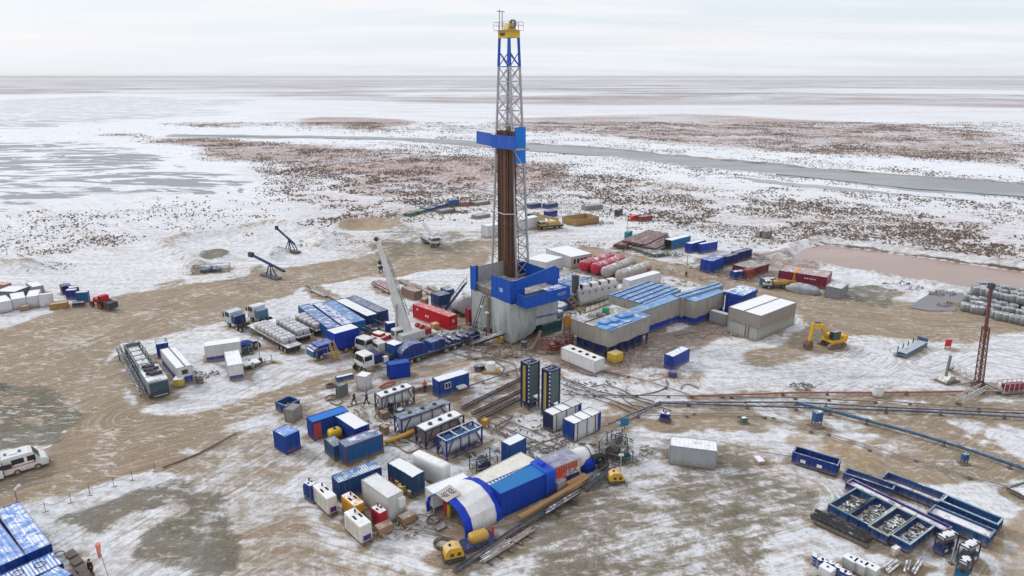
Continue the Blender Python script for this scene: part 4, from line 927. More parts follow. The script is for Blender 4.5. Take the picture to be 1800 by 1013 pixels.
t2,a2,b2=K('white panelled container with dark blue ribbed end, nearer the tent duct',(1009.4,745.6),(1056.8,724.3),(987.4,736),c=(.62,.63,.64),roof=WH,snow=.9,style='flat',frame=NV,name='equipment_module',cat='container',doorc=RY)
for tt,aa,bb in ((t,a,b),(t2,a2,b2)):
    for q in (-.36,-.02,.30): MB().box(aa*q-.045,-bb/2-.03,.1,aa*q+.045,-bb/2+.05,2.61).build('panel_post',M_navy,tt)
    for q in (-.18,.14): MB().box(aa*q-.05,-bb/2,2.585,aa*q+.05,bb/2,2.63).build('roof_strap',M_dark,tt)
    MB().box(aa*.38,-bb/2-.02,.14,aa*.5-.12,-bb/2-.002,2.48).build('blue_panel',M_royal,tt)
ctr=P(1175.5,815.5); cr=P(1258,826)
dx=cr-ctr; yaw=math.atan2(dx.y,dx.x); q=container('grey white ribbed container standing alone on bare dirt',(0,600),(10,600),(0,599),a=dx.length,b=2.44,h=2.45,c=(.36,.385,.41),roof=(.45,.47,.49),snow=.62,rust=.12)
q[0].rotation_euler=(0,0,yaw); mm=ctr+dx/2+Vector((-math.sin(yaw),math.cos(yaw),0))*1.22; q[0].location=(mm.x,mm.y,0)
# generators and small units
def genset(label,N,R,L,h,c,z0=.35,panel=NV,snow=.6):
    ctr,yaw,A,Bw=fit(N,R,L,z0+h); t=thing('generator',label,'generator',(ctr.x,ctr.y,0),yaw)
    x,y=A/2,Bw/2; MB().rbox(-x,-y,z0,x,y,z0+h,r=.12,n=2).build('canopy',paint('generator_canopy',c,rough=.4,dirt=.25,snow=snow),t)
    sk=MB(); 
    for s in (-1,1): sk.box(s*(x-.1),-y-.2,.0,s*(x-.3),y+.2,z0-.002)
    for s in (-1,1): sk.box(-x+.3,s*(y-.1),.05,x-.3,s*(y-.25),z0-.002)
    sk.build('skid',M_dark,t)
    long_y=Bw>A
    for k in range(3):
        f=(k-1)*.28
        if long_y: MB().box(-x-.025,f*Bw-.35,z0+.3,-x-.002,f*Bw+.35,z0+h-.3).build('vent_panel',paint('vent_panel',tuple(q*.75 for q in c),dirt=.4),t)
        else: MB().box(f*A-.35,-y-.025,z0+.3,f*A+.35,-y-.002,z0+h-.3).build('vent_panel',paint('vent_panel',tuple(q*.75 for q in c),dirt=.4),t)
    MB().box(-x+.25,-y-.03,z0+.12,x-.2,-y-.002,z0+.7).build('control_panel',paint('control_panel',panel),t)
    MB().cyl((x*.3,y*.5,z0+h-.02),(x*.3,y*.5,z0+h+.35),.09,n=8).build('exhaust',M_dark,t)
    for s in (-1,1): MB().box(s*x*.5-.1,-y*.2,z0+h-.01,s*x*.5+.1,y*.2,z0+h+.05).build('lifting_eye',M_black,t)
    return t
genset('cream generator with a purple control panel beside the blue end box',(574.6,877.5),(592.4,870.2),(548.6,852.5),1.9,(.62,.60,.55),panel=(.08,.02,.15))
genset('cream generator at the foot of the yellow generator, on snow',(633,927),(652.8,916.5),(603.6,900),1.9,(.62,.60,.55),panel=(.06,.02,.2))
genset('yellow generator with snow on its canopy between grey box and cream set',(623.2,890.3),(642.2,883.2),(599,870.2),1.7,(.62,.30,.02),panel=(.03,.03,.03),snow=.5)
genset('blue generator end box with a white top, beside the first cream set',(545,854.8),(555.7,847.7),(532.5,847.7),1.9,(.01,.06,.28),snow=.98)
genset('red heater unit at the foot of the large grey box',(667,903),(679,895),(651.7,891.5),1.7,(.42,.012,.03),snow=.7,panel=(.3,.01,.02))
genset('blue equipment skid under snow with white pump parts on it',(1177,729),(1191,727),(1161,726),.9,(.01,.03,.30),snow=.9,panel=(.25,.02,.03))
# boxes beside the generators
def crate(label,N,h,w,d,c=(.35,.21,.12),name='wooden_crate',cat='crate',rz=.7,snow=.3,group=None):
    g=P(*N); ex=Vector((math.cos(rz),math.sin(rz),0)); ey=Vector((-ex.y,ex.x,0)); ce=g+ex*w/2+ey*d/2
    t=thing(name,label,cat,(ce.x,ce.y,0),rz,group); x,y=w/2,d/2
    MB().box(-x,-y,.1,x,y,h-.04).build('case',paint(name+'_case',c,rough=.85,dirt=.4),t)
    MB().box(-x-.03,-y-.03,h-.04,x+.03,y+.03,h).build('lid',paint(name+'_lid',c,rough=.85,snow=snow,dirt=.3),t)
    for s in (-1,0,1): MB().box(s*(x-.08)-.06,-y,.0,s*(x-.08)+.06,y,.098).build('skid_runner',M_dark,t)
    return t
crate('tan plywood box near the white generator hose',(668,946),1.0,1.5,.9)
crate('tan plywood box on the snow below the large grey box corner',(709,927),.9,1.5,.9)
crate('little tan box behind the row of coloured drums',(720,875),.7,.6,.5)
def drum(label,px,c,r=.42,h=.95,name='drum',cat='drum',group=None,snow=.3,lying=None):
    g=P(*px); t=thing(name,label,cat,(g.x,g.y,0),lying or 0,group); m=paint(name+'_shell',c,rough=.4,dirt=.25,snow=snow)
    if lying is None:
        MB().cyl((0,0,.0),(0,0,h),r,n=16).build('shell',m,t)
        for z in (.33,.66): MB().torus((0,0,h*z),r,.025,'z',16,5).build('hoop',m,t)
        MB().cyl((r*.5,0,h),(r*.5,0,h+.04),.07,n=8).build('bung',M_dark,t)
    else:
        MB().cyl((-h/2,0,r),(h/2,0,r),r,n=16).build('shell',m,t)
        for z in (-.25,.25): MB().torus((h*z,0,r),r,.03,'x',16,5).build('hoop',m,t)
    return t
drum('crimson drum in the gap beside the frosted container',(693,849),(.45,.02,.07)); drum('orange drum between the crimson drum and yellow drum',(701.5,857),(.55,.22,.03))
drum('yellow drum nearest the tan box in the gap between units',(712,864),(.62,.45,.02)); drum('second yellow drum behind the orange drum in the gap',(706,866),(.60,.40,.02))
# long containers in a row beside the flatbeds
rowd=[('first of five long containers, pale blue with snow patches, next to the bag trailers',(576.8,577.8),(599.6,567),(523.6,537.5),(.010,.09,.28),.42,.3),
('second of the five long containers, white dusted roof over deep blue',(600,571.5),(618.3,561.5),(549,534),(.006,.05,.28),.55,.3),
('third of the five long containers, patchy turquoise blue roof',(622,567),(641,556.5),(567.5,531),(.012,.13,.36),.36,.3),
('fourth of the five long containers, clean white roof over navy',(644.5,556),(666,549.5),(589,528),(.003,.042,.15),.78,0),
('last of the five long containers, bare dark blue roof beside open snow',(664,549.5),(683.5,543),(607.5,523.5),(.012,.035,.13),.25,.2)]
for lb,n_,r_,l_,c_,sn,st in rowd: K(lb,n_,r_,l_,h=2.6,c=c_,roof=tuple(q*1.3 for q in c_),snow=sn,stripe=st,a=2.25)
K('small royal blue container with a snow roof behind the crane cab',(681,569.5),(703,565.6),(673,565.6),h=2.4,c=(.003,.035,.27),snow=.95)
t,a,b=K('bright red long container with white marks beside the crane boom',(789,557),(803,552),(725,535),h=2.6,c=(.52,.008,.02),roof=(.55,.03,.05),snow=.35,dirt=.12)
for q,zz in ((.36,1.9),(.12,1.2),(.06,1.2)): MB().box(-a/2-.06,b*q-.18,zz-.2,-a/2-.045,b*q+.18,zz+.2).build('white_mark',M_white,t) if b>a else None
MB().box(-.2,-b/2-.075,1.3,.2,-b/2-.06,1.8).build('white_mark',M_white,t)
K('bright royal blue container in front of the blue tank truck',(683.5,642.5),(720.6,636.6),(675,635.8),h=2.4,c=(.003,.04,.36),roof=(.015,.10,.38),snow=.1,dirt=.1)
t,a,b=K('blue site cabin with a white framed window near the man in orange',(771.2,671.2),(824.6,655.5),(757,664),h=2.6,c=(.008,.06,.27),roof=(.12,.2,.42),snow=.86,name='site_cabin',cat='site cabin',win=1)
MB().box(.2,-b/2-.9,.9,1.6,-b/2-.05,1.15).build('door_step',M_white,t)
K('small white ribbed container behind the white cab lorry',(642.6,663),(655.4,655.8),(624.8,659.8),h=2.3,c=(.60,.62,.64),snow=.8)
K('low blue tray container standing on grey cabinet by the road',(592,664.5),(621.8,657.8),(588.3,661),h=.8,z0=1.6,c=TL,snow=.7,door=False,cat='tray')
K('grey green ribbed cabinet below the blue tray',(597,680),(611,674),(590.5,676),h=1.75,c=(.13,.17,.18),snow=.3,door=False,name='ribbed_cabinet',cat='cabinet')
K('weathered ribbed crate leaning beside the blue open skip',(515,722),(530,711),(504,715),h=1.9,c=(.26,.26,.23),snow=.2,door=False,name='ribbed_cabinet',cat='cabinet',rust=.2)
# white block beside the excavator, two storeys
K('lower storey of grey ribbed panels under the big white roofed block',(1332,578.5),(1398,550),(1277,562),h=2.35,c=(.36,.38,.35),snow=.3,style='corr',pitch=.6,rib=.06,name='ribbed_block',cat='building',door=False,b=5.9)
t,a,b=K('upper storey wrapped in grey tarpaulin with a clean white twin roof',(1338,555.5),(1400,531.7),(1279,540),z0=2.4,h=2.4,c=(.27,.25,.23),roof=(.70,.70,.69),snow=.97,style='flat',frame=(.25,.24,.22),name='wrapped_block',cat='building',door=False,dirt=.6)
MB().box(-a/2,.05,2.38,a/2,.18,2.45).build('roof_joint',M_dark,t)
MB().box(-a/2-.05,-b/2+1.9,-2.3,-a/2-.12,-b/2+3.0,-.1).build('dark_doorway',M_navy,t) 
# blue roofed mud and pump halls
def hall(label,N,R,L,ht,skirt=1.7,roof=SK,snow=.3,lines=0,wall=(.34,.32,.29),a=None,b=None,skirtc=(.004,.04,.30),cross=False,inset=.12):
    ctr,yaw,A,Bw=fit(N,R,L,ht,a,b); t=thing('equipment_hall',label,'hall',(ctr.x,ctr.y,0),yaw); x,y=A/2,Bw/2
    MB().box(-x+inset,-y+inset,0,x-inset,y-inset,skirt).build('skirt',paint('hall_skirt',skirtc,dirt=.3,rust=.1),t)
    w=MB(); 
    for p,q in (((-x,-y),(x,-y)),((x,-y),(x,y)),((x,y),(-x,y)),((-x,y),(-x,-y))):
        n=int(math.dist(p,q)/.7)+1; rr=random.Random(n)
        vs=[]; d=Vector((q[0]-p[0],q[1]-p[1],0)).normalized(); nn=Vector((d.y,-d.x,0))
        for i in range(n+1):
            s=i/n; o_=rr.uniform(-.03,.07)*(0<i<n)
            for j,zz in enumerate((skirt-.25-rr.uniform(0,.25),(skirt+ht)/2,ht-.05)): f=o_*(1.4,1,.1)[j]; vs.append((p[0]*(1-s)+q[0]*s+nn.x*f,p[1]*(1-s)+q[1]*s+nn.y*f,zz))
        w.add(vs,[(i*3+j,(i+1)*3+j,(i+1)*3+j+1,i*3+j+1) for i in range(n) for j in range(2)])
    w.build('wall_tarpaulin',paint('hall_wall_sheet',wall,rough=.85,dirt=.75),t)
    MB().box(-x-.06,-y-.06,ht-.05,x+.06,y+.06,ht+.07).build('roof',paint('hall_roof',roof,snow=snow,dirt=.25,rough=.4),t)
    for k in range(lines):
        f=-1+2*(k+.5)/lines
        (MB().box(f*x-.06,-y-.02,ht+.07,f*x+.06,y+.02,ht+.2) if cross else MB().box(-x-.02,f*y-.06,ht+.07,x+.02,f*y+.06,ht+.2)).build('roof_rib',paint('roof_rib',(.01,.03,.12)),t)
    return t,A,Bw
hall('wide hall with four dark ribs across its blue roof',(1133,535),(1197,509.5),(1073.5,517.5),4.9,lines=5,wall=(.35,.335,.31),snow=.32,roof=(.012,.19,.50))
hall('narrow blue roofed hall joining the wide hall to the wrapped tanks',(1121,550.5),(1197,524),(1108,543),4.8,lines=0,snow=.28,skirt=1.9,roof=(.012,.21,.52))
hall('hall with three blue roof strips and a bright blue skirt',(1222.8,531),(1275,512.7),(1196,522),4.7,lines=0,snow=.3,skirt=1.9,roof=(.012,.20,.52))
hall('long blue roofed hall strip behind the three strip hall',(1200,524),(1272,502),(1185,519),5.0,snow=.35,roof=(.02,.20,.48),lines=1)
t,a,b=hall('blue box shaped hall with a pale roof behind the white block',(1305.8,520.5),(1332.5,508.5),(1274,513.5),4.9,skirt=4.7,skirtc=(.008,.045,.33),wall=(.008,.045,.33),snow=.5,roof=(.05,.20,.50))
K('small silver grey container between blue skirt hall and white block',(1277,554),(1283,551),(1247.5,545.8),h=2.2,c=(.34,.36,.38),snow=.8,style='flat',b=None)
t,a,b=hall('tarpaulin wrapped tank block with a light blue roof strip and blue humps',(1071,583),(1142.6,556),(1004.4,560.6),5.0,skirt=2.6,wall=(.33,.31,.28),roof=(.32,.30,.27),snow=.45,skirtc=(.012,.035,.18),inset=.7)
for k in range(7): MB().box(-a/2+k*(a-.3)/6,-b/2+.12,0,-a/2+.25+k*(a-.3)/6,-b/2+.4,2.5).build('leg',M_dark,t)
for k in range(4): MB().box(-a/2+.12,-b/2+.8+k*(b-1.2)/3,0,-a/2+.4,-b/2+1.05+k*(b-1.2)/3,2.5).build('leg',M_dark,t)
MB().box(-a/2-.07,-b/2-.07,5.075,a/2+.07,-b/2+b*.42,5.14).build('blue_roof_strip',paint('blue_roof_strip',(.03,.24,.60),snow=.4,dirt=.3),t)
for k,(u,v) in enumerate(((-.30,.08),(-.12,.0),(.12,.1),(.22,.02))): MB().rbox(a*u-.9,-b/2+1.6+v*4,5.14,a*u+.9,-b/2+3.4+v*4,5.6,r=.3).build('roof_hump',paint('hump_blue',(.03,.25,.62),snow=.3),t,smooth=True)
for k in range(3): MB().box(-a/2-.05+k*0,-b/2+.3+k*b*.3,5.14 if k==0 else 5.08,a*.1,-b/2+.42+k*b*.3,5.2).build('roof_rib',M_dark,t)
for u,v,hh,c_ in ((.1,.25,.9,(.02,.30,.12)),(-.1,.2,.6,(.2,.2,.2)),(-.2,.3,.5,(.4,.35,.3))): MB().rbox(a*u-.5,b*v-.5,5.07,a*u+.5,b*v+.5,5.07+hh,r=.2).build('roof_cover',paint('roof_cover',c_,snow=.2),t)
K('white tank container with blue base stripe and four black hatches',(1046,635.5),(1059,627.5),(986,611),h=2.4,c=(.62,.62,.61),roof=(.66,.66,.65),snow=.55,style='flat',band=((.01,.04,.28),.16),name='fuel_tank_container',cat='tank container',door=False)
for k in range(4):
    o=bpy.data.objects['fuel_tank_container']; MB().cyl((0,-2.5+k*1.5,2.38),(0,-2.5+k*1.5,2.47),.32,n=12).build('hatch',M_black,o)
K('small blue cabin with a pale roof standing on snow below the halls',(1183.3,627.3),(1213,612.8),(1170.5,621),h=2.3,c=(.008,.045,.30),roof=(.05,.2,.5),snow=.7,name='site_cabin',cat='site cabin',style='flat')
crate('yellow steel box beside the wrapped tank block',(1080,641),1.6,2.0,1.6,c=(.60,.42,.04),name='yellow_box',cat='box')
crate('small yellow box at the foot of the rig tarpaulin',(879,605),1.1,.7,.7,c=(.62,.40,.03),name='yellow_box',cat='box')
crate('orange and tan box beside the red container',(763,582),1.2,1.2,1.2,c=(.50,.25,.08),name='tool_box',cat='box')
K('teal steel tank with a rusty brown top at the rig foot',(953.7,573),(988,562),(927.8,565.6),h=2.1,c=(.01,.075,.09),roof=(.26,.19,.15),snow=.3,style='flat',name='mud_tank',cat='tank',door=False,rust=.2)
# tanks and white units behind
t,a,b=K('long white pump unit with four white coolers on its roof',(1019,512.5),(1086,499),(1003,505),h=2.9,z0=.6,c=(.58,.59,.60),roof=(.5,.5,.5),snow=.5,style='flat',name='pump_unit',cat='pump unit',door=False)
for k in range(4):
    f=MB().rbox(-a/2+1.0+k*a*.235,-b/2+.1,2.9,-a/2+2.6+k*a*.235,-b/2+1.5,4.0,r=.1,n=2).build('cooler',M_white,t)
    MB().box(-a/2+1.0+k*a*.235-.03,-b/2+.3,3.1,-a/2+1.0+k*a*.235-.003,-b/2+1.3,3.9).build('cooler_fan',M_dark,f)
for k in range(6): MB().box(-a/2+.6+k*a*.17,-b/2-.04,2.2,-a/2+1.0+k*a*.17,-b/2-.002,2.5).build('wall_vent',M_dark,t)
K('long white container with a smooth roof behind the wide hall',(1108,494),(1162.3,479),(1094.5,490),h=2.6,c=(.55,.56,.58),roof=WH,snow=.9,style='flat',name='insulated_unit',cat='insulated unit',door=False)
def tank(label,pn,pf,r,c,snow=.4,name='cylindrical_tank',cat='tank',rz=None,leg=True):
    p,q=P(*pn),P(*pf); yaw,L=axis(p,q); t=thing(name,label,cat,(p.x,p.y,0),yaw); m=paint(name+'_shell',c,rough=.4,snow=snow,dirt=.2)
    sh=MB(); prof=[(-.45,r*.05),(-.38,r*.45),(-.22,r*.8),(0,r),(L,r),(L+.22,r*.8),(L+.38,r*.45),(L+.45,r*.05)]; n=20; vs=[];fs=[]
    zc=r+.35
    for x,rr in prof:
        for i in range(n): a=6.2832*i/n; vs.append((x,rr*math.cos(a),zc+rr*math.sin(a)))
    for k in range(len(prof)-1):
        for i in range(n): fs.append((k*n+i,k*n+(i+1)%n,(k+1)*n+(i+1)%n,(k+1)*n+i))
    sh.add(vs,fs).build('shell',m,t,smooth=True)
    for k in range(3): MB().torus((L*(.15+.35*k),0,zc),r+.01,.05,'x',20,5).build('band',m,t)
    for k in (.15,.85): MB().box(L*k-.15,-r*.8,0,L*k+.15,r*.8,r*.6).build('saddle',M_dark,t)
    MB().cyl((L*.4,0,zc+r-.05),(L*.4,0,zc+r+.25),.3,n=10).build('manhole',m,t)
    return t
tank('crimson cylindrical tank standing behind its twin, snow along the top',(1025,480),(1072,463),1.35,(.42,.015,.05)); tank('crimson cylindrical tank in front of its twin, pinkish with frost',(1046,485),(1091,469),1.40,(.45,.02,.06))
tank('grey beige covered tank next to the crimson tanks',(1064,491),(1110,472),1.3,(.34,.32,.30),snow=.4); tank('grey beige covered tank between its twin and the white container',(1089,497),(1137,481),1.3,(.36,.33,.30),snow=.45)
drum('pinkish red ball ended drum on the end of the beige tank',(1136,484),(.35,.07,.08),r=.9,h=1.9)
def deck(label,N,R,L,h,c,snow=.5,posts=True,rail=True,name='steel_platform',cat='platform'):
    ctr,yaw,A,Bw=fit(N,R,L,h); t=thing(name,label,cat,(ctr.x,ctr.y,0),yaw); x,y=A/2,Bw/2
    MB().box(-x,-y,h-.25,x,y,h).build('deck',paint(name+'_deck',c,snow=snow,dirt=.4),t)
    for sx in (-1,1):
        for sy in (-1,1): MB().box(sx*x,sy*y,0,sx*(x-.2),sy*(y-.2),h-.252).build('leg',M_dark,t)
    if rail:
        r=MB()
        for sy in (-1,1):
            r.beam((-x,sy*y,h+1),(x,sy*y,h+1),.06)
            k=int(A/1.6)+1
            for i in range(k+1): r.beam((-x+A*i/k,sy*y,h),(-x+A*i/k,sy*y,h+1),.06)
        for sx in (-1,1): r.beam((sx*x,-y,h+1),(sx*x,y,h+1),.06)
        r.build('railing',M_dark,t)
    return t
deck('pale blue snow dusted platform with dark railings right behind the rig',(1010,505),(1046,494),(985,493),3.4,(.02,.16,.40),snow=.30)
deck('tan walkway along the foot of the white pump unit',(1029,549),(1086,527),(1022,545),1.2,(.42,.33,.22),snow=.3,name='walkway')
# buildings behind
K('grey white flat building with vents behind the rig floor',(960,462),(990,452),(934,451),h=3.0,c=(.48,.49,.51),roof=(.6,.6,.6),snow=.75,style='flat',name='service_building',cat='building',door=False)
t,a,b=K('grey white building with dark window marks in its end wall',(1004,452),(1030,442),(960,437),h=3.0,c=(.46,.46,.48),roof=(.6,.6,.6),snow=.8,style='flat',name='service_building',cat='building',door=False)
for k in range(4): MB().box(-a/2+.8+k*1.1,-b/2-.04,1.2,-a/2+1.4+k*1.1,-b/2-.002,2.3).build('window',M_glass,t)
K('very long white trailer body standing behind the mast foot',(858,398),(958,379),(846,388),h=3.4,c=(.55,.56,.60),roof=WH,snow=.95,style='flat',name='box_trailer',cat='trailer',door=False,b=3.0)
# left island
t,a,b=K('long white and blue trailer cabin with a fan in its end wall',(309.5,648),(337.4,641.3),(281,614.4),h=2.8,c=(.60,.61,.62),roof=(.60,.62,.64),snow=.7,style='flat',band=((.01,.05,.30),.42),name='trailer_cabin',cat='trailer',door=False)
MB().box(-.4,-b/2-.04,1.6,.4,-b/2-.002,2.3).build('wall_fan',M_dark,t); MB().box(.1,-b/2,2.78,.22,b/2,2.86).build('roof_joint',M_dark,t)
K('narrow royal blue container standing at the head of the trailer cabin',(274,606),(295.6,603.5),(272,597.7),h=2.5,c=(.003,.042,.26),snow=.5)
K('white trailer cabin with a blue lower band, longest side to the road',(358.5,609.5),(422.5,600.5),None,h=2.7,b=2.5,c=(.60,.60,.60),roof=WH,snow=.9,style='flat',band=((.01,.05,.30),.28),name='trailer_cabin',cat='trailer',door=False)
K('squat white cabin with blue base, its short end facing the road',(399.5,643.5),(427,639),(393.5,618.5),h=2.5,c=(.62,.62,.61),roof=WH,snow=.6,style='flat',band=((.01,.04,.28),.3),name='trailer_cabin',cat='trailer',door=False)
crate('yellow box with a white top beside the blue and white trailer cabin',(306,682),1.25,1.3,1.3,c=(.60,.50,.10),name='yellow_box',cat='box',rz=.2,snow=.98)
crate('small mat box lying on the muddy strip near the white tent mouth',(770,934),.12,1.1,.9,c=(.06,.05,.05),name='rubber_mat',cat='mat')
# far left yard
YA=[('white yard container nearest the blue boxes, with a plain ribbed end',(90,516.5),(112,512),(66,519),2.6,(.60,.61,.64),WH,.9),('white yard container with two dark door seams, mid row',(66,520),(70,518),(45,522.5),2.3,(.58,.59,.62),WH,.9),('white yard container with a bluish tone near the picture edge',(45,523),(48,521.5),(20,527),2.2,(.56,.57,.60),WH,.9),('white yard container cut by the picture edge',(20,528),(24,526.5),(-12,534),2.2,(.56,.57,.60),WH,.9)]
for lb,n_,r_,l_,h_,c_,rf,sn in YA: K(lb,n_,r_,l_,h=h_,c=c_,roof=rf,snow=sn,style='flat',name='yard_container',cat='container',door=False,a=None if 'nearest' in lb else 5)
K('low blue grey yard container with a wide snowy roof',(26,513),(46,503),(-10,512),h=1.9,c=(.12,.14,.19),snow=.9,style='flat',name='yard_container',cat='container',door=False); K('snow roofed yard hut behind the white containers',(57,505),(74,500),(45,497),h=1.9,c=(.30,.30,.33),snow=.95,style='flat',name='yard_container',cat='container',door=False)
K('rusty pink yard box at the far picture edge',(8,501),(16,497),(-10,500),h=1.4,c=(.34,.16,.12),snow=.4,style='flat',name='yard_container',cat='container',door=False)
K('teal blue yard box beside the red tractor',(132,515),(153,513.5),(129.5,512.5),h=2.2,c=(.01,.11,.24),snow=.8,style='flat',name='yard_box',cat='box',door=False); K('deep blue yard box half hidden by the teal one',(114,511),(132,510),(112,508),h=2.0,c=(.008,.03,.24),snow=.8,style='flat',name='yard_box',cat='box',door=False)
K('navy yard box with lilac frost at the back of the yard',(122,507),(138,504),(119,503),h=1.9,c=(.01,.02,.16),snow=.6,style='flat',name='yard_box',cat='box',door=False); K('dark navy yard box at the very back of the white containers',(108,504),(124,500),(104,500),h=1.8,c=(.01,.02,.12),snow=.3,style='flat',name='yard_box',cat='box',door=False)
K('orange brown flat box on the snow in front of the white containers',(86,536),(118,532),(85.5,531),h=1.2,c=(.36,.20,.06),snow=.4,style='flat',name='yard_box',cat='box',door=False); K('black low box beside the teal yard box',(126,534),(147,532),(125,530.5),h=.9,c=(.03,.03,.05),snow=.3,style='flat',name='yard_box',cat='box',door=False)
K('light timber cradle in front of the middle white container',(36,540),(52,536.5),(34,538),h=.9,c=(.42,.24,.13),snow=.5,style='flat',name='yard_box',cat='box',door=False)
# yard behind, upper right
K('turquoise container with a black open end by the rusty pipe stacks',(1181,423),(1214.4,414.6),(1169,420),h=2.6,c=(.02,.16,.34),roof=(.1,.4,.5),snow=.8,doorc=(.01,.012,.015))
K('royal blue site cabin with one window next to the turquoise container',(1215,429),(1241,422),(1210,425.5),h=2.5,c=(.008,.04,.32),snow=.8,style='flat',name='site_cabin',cat='site cabin'); K('royal blue site cabin nearer the grey pond than its neighbour',(1233,429.5),(1262,424.4),(1229,427.5),h=2.5,c=(.003,.05,.35),snow=.8,style='flat',name='site_cabin',cat='site cabin')
K('tall royal blue container with a pink mark at the sandy road edge',(1253,459.5),(1274,451),(1237,453.5),h=3.0,c=(.003,.045,.34),roof=(.03,.12,.40),snow=.4)
K('dark blue container in the row behind the pink marked one',(1278,452),(1299,446),(1272,449),h=2.4,c=(.008,.022,.14),snow=.25); K('navy open rack frame at the end of the blue row',(1296,445),(1323,438),(1292,441),h=2.4,c=(.008,.02,.12),snow=.3,style='corr',pitch=1.2,rib=.2)
K('small royal blue box beside the orange frame in the muddy yard',(1292,478.5),(1311,476),(1289,475),h=1.8,c=(.003,.042,.26),snow=.5,style='flat',door=False)
K('orange red steel frame box in the muddy yard',(1314,476),(1328,472),(1309,472),h=2.0,c=(.30,.05,.03),snow=.1,style='flat',door=False,rust=.5)
K('maroon low tank topped with green and white gear',(1321,473),(1352,464),(1299,462),h=2.0,c=(.13,.02,.03),roof=(.12,.12,.08),snow=.35,style='flat',door=False,name='mud_tank',cat='tank')
t,a,b=K('long maroon tank with an orange yellow strap and white marks',(1454,488),(1486,480.4),(1369,475.5),h=2.7,c=(.20,.02,.05),roof=(.33,.20,.19),snow=.35,style='flat',door=False,name='mud_tank',cat='tank')
for q in (.13,.19): MB().beam((-a/2-.12,b*q,.3),(-a/2-.12,b*(.16),2.72),.16).build('strap',paint('orange_strap',(.75,.33,.02)),t)
MB().box(-a/2,b*.13,2.7,a/2,b*.18,2.76).build('strap',paint('orange_strap',(.75,.33,.02)),t)
for k in range(5): MB().box(-a/2-.05,-b*.05-k*b*.05,1.7,-a/2-.003,-b*.05-k*b*.05-.25,1.95).build('white_mark',M_white,t)
K('teal steel box beside the white lorry cab in the far yard',(1342,491),(1364,489.5),(1337,488),h=2.0,c=(.01,.10,.20),snow=.5,style='flat',door=False); K('grey green container next to the maroon tank with white sacks before it',(1480,508),(1492,499),(1450.5,503),h=2.4,c=(.20,.23,.26),snow=.5,style='flat',door=False)
K('small pale green box far out beside the brush line',(1336,407),(1344,405),(1333,405),h=1.8,c=(.25,.30,.28),snow=.5,style='flat',door=False); K('small brown grey box far out beside the pale green one',(1347,408),(1358,405.5),(1345,405),h=1.9,c=(.20,.17,.16),snow=.3,style='flat',door=False)
K('blue far yard hut beside the red crate',(790,352.5),(807,351),(787,351),h=2.2,c=(.02,.10,.26),snow=.4,style='flat',door=False); K('reddish far yard crate beside the blue hut',(811,356),(824,354),(808,353),h=1.4,c=(.30,.10,.10),snow=.4,style='flat',door=False)
for lb,x0,y0,w_,c_ in (('green far yard crate, closest to the tan mound',716,375,18,GN),('green far yard crate beside the blue pallets',733,371,17,(.02,.13,.09)),('blue far yard pallet stack next to the green crate',751,366,18,(.01,.06,.22)),('blue far yard pallet stack nearer the blue hut',769,361,18,(.012,.05,.24)),('grey mat stack lying before the blue pallets',770,370,30,(.16,.19,.22)),('cream box at the far end of the crate row',688,374,10,(.45,.42,.28)),('long grey far yard beam stack beside the mast',830,356,32,(.20,.18,.20)),('grey mat stack on snow beside the mast foot',832,379,30,(.22,.22,.21))):
    K(lb,(x0+w_*.25,y0+1),(x0+w_,y0-3),(x0,y0-2),h=1.0,c=c_,snow=.35,style='flat',name='yard_crate',cat='crate',door=False)
for lb,x0,y0,w_,c_ in (('blue rack of tubing furthest out behind the mast',926,360,26,(.02,.06,.16)),('blue rack of tubing beside the dark mound of pipe',955,360,26,(.01,.05,.20)),('blue far yard machine behind the yellow crane lorry',958,373,22,(.01,.03,.24)),('dark green far yard tank beside the white trailer body',930,377,18,(.02,.07,.08)),('low grey far yard crate row behind the orange skip',1020,363,40,(.22,.22,.25)),('dark square far yard hut beside the red box',1084,370,11,(.04,.06,.07)),('bright red far yard box at the end of the row',1107,381,14,(.55,.02,.03)),('maroon far yard box beside the bright red one',1122,382,25,(.22,.04,.05)),('teal far yard hut near the rusty pipe stacks',1101,409,11,(.02,.22,.28)),('orange far yard tank near the rusty pipe stacks',1112,417,12,(.50,.30,.08))):
    K(lb,(x0+w_*.25,y0),(x0+w_,y0-3),(x0,y0-2),h=1.9 if 'hut' in lb or 'machine' in lb else 1.5,c=c_,snow=.3,style='flat',name='yard_crate',cat='crate',door=False)
bin_('orange far yard skip with a rusty end beyond the yellow crane lorry',(1012,387),(1053,381),(1002,379),h=2.0,c=(.34,.22,.08),a=None)
# open skips
bin_('blue open skip with a rounded lip beside the ribbed crate',(502.4,714.5),(526,703.5),(482.7,708),h=1.3,c=(.01,.06,.22),fill=14)
t,a,b=bin_('long empty royal blue skip lying apart from the other trays',(1472.4,818.7),(1487.4,811.2),(1394,795.3),h=1.5,c=(.003,.035,.20))
for q in (.25,-.12): MB().box(-a/2-.11,b*q-.28,.55,-a/2-.085,b*q+.28,.95).build('white_mark',M_white,t)
bin_('first square blue bin of the four, furthest from the tank skids, full of junk',(1490,904),(1538.6,874.5),(1455,887.5),c=(.008,.06,.20),fill=60,rim=(.1,.2,.22))
bin_('second square blue bin with dense scrap, between first and third',(1527.3,922.8),(1573.5,890),(1491.5,904.5),c=(.008,.04,.18),fill=90,rim=(.1,.2,.22))
bin_('third square blue bin with snow and a black tyre heap, yellowish rim',(1561,942.5),(1609.7,908),(1528.5,924),c=(.008,.05,.17),fill=40,rim=(.35,.38,.30),snow=.9)
bin_('fourth square blue bin nearest the tank skids, holding a small inner box',(1599.7,957.5),(1643.4,924),(1562,943.5),c=(.008,.05,.20),fill=60,rim=(.25,.4,.45))
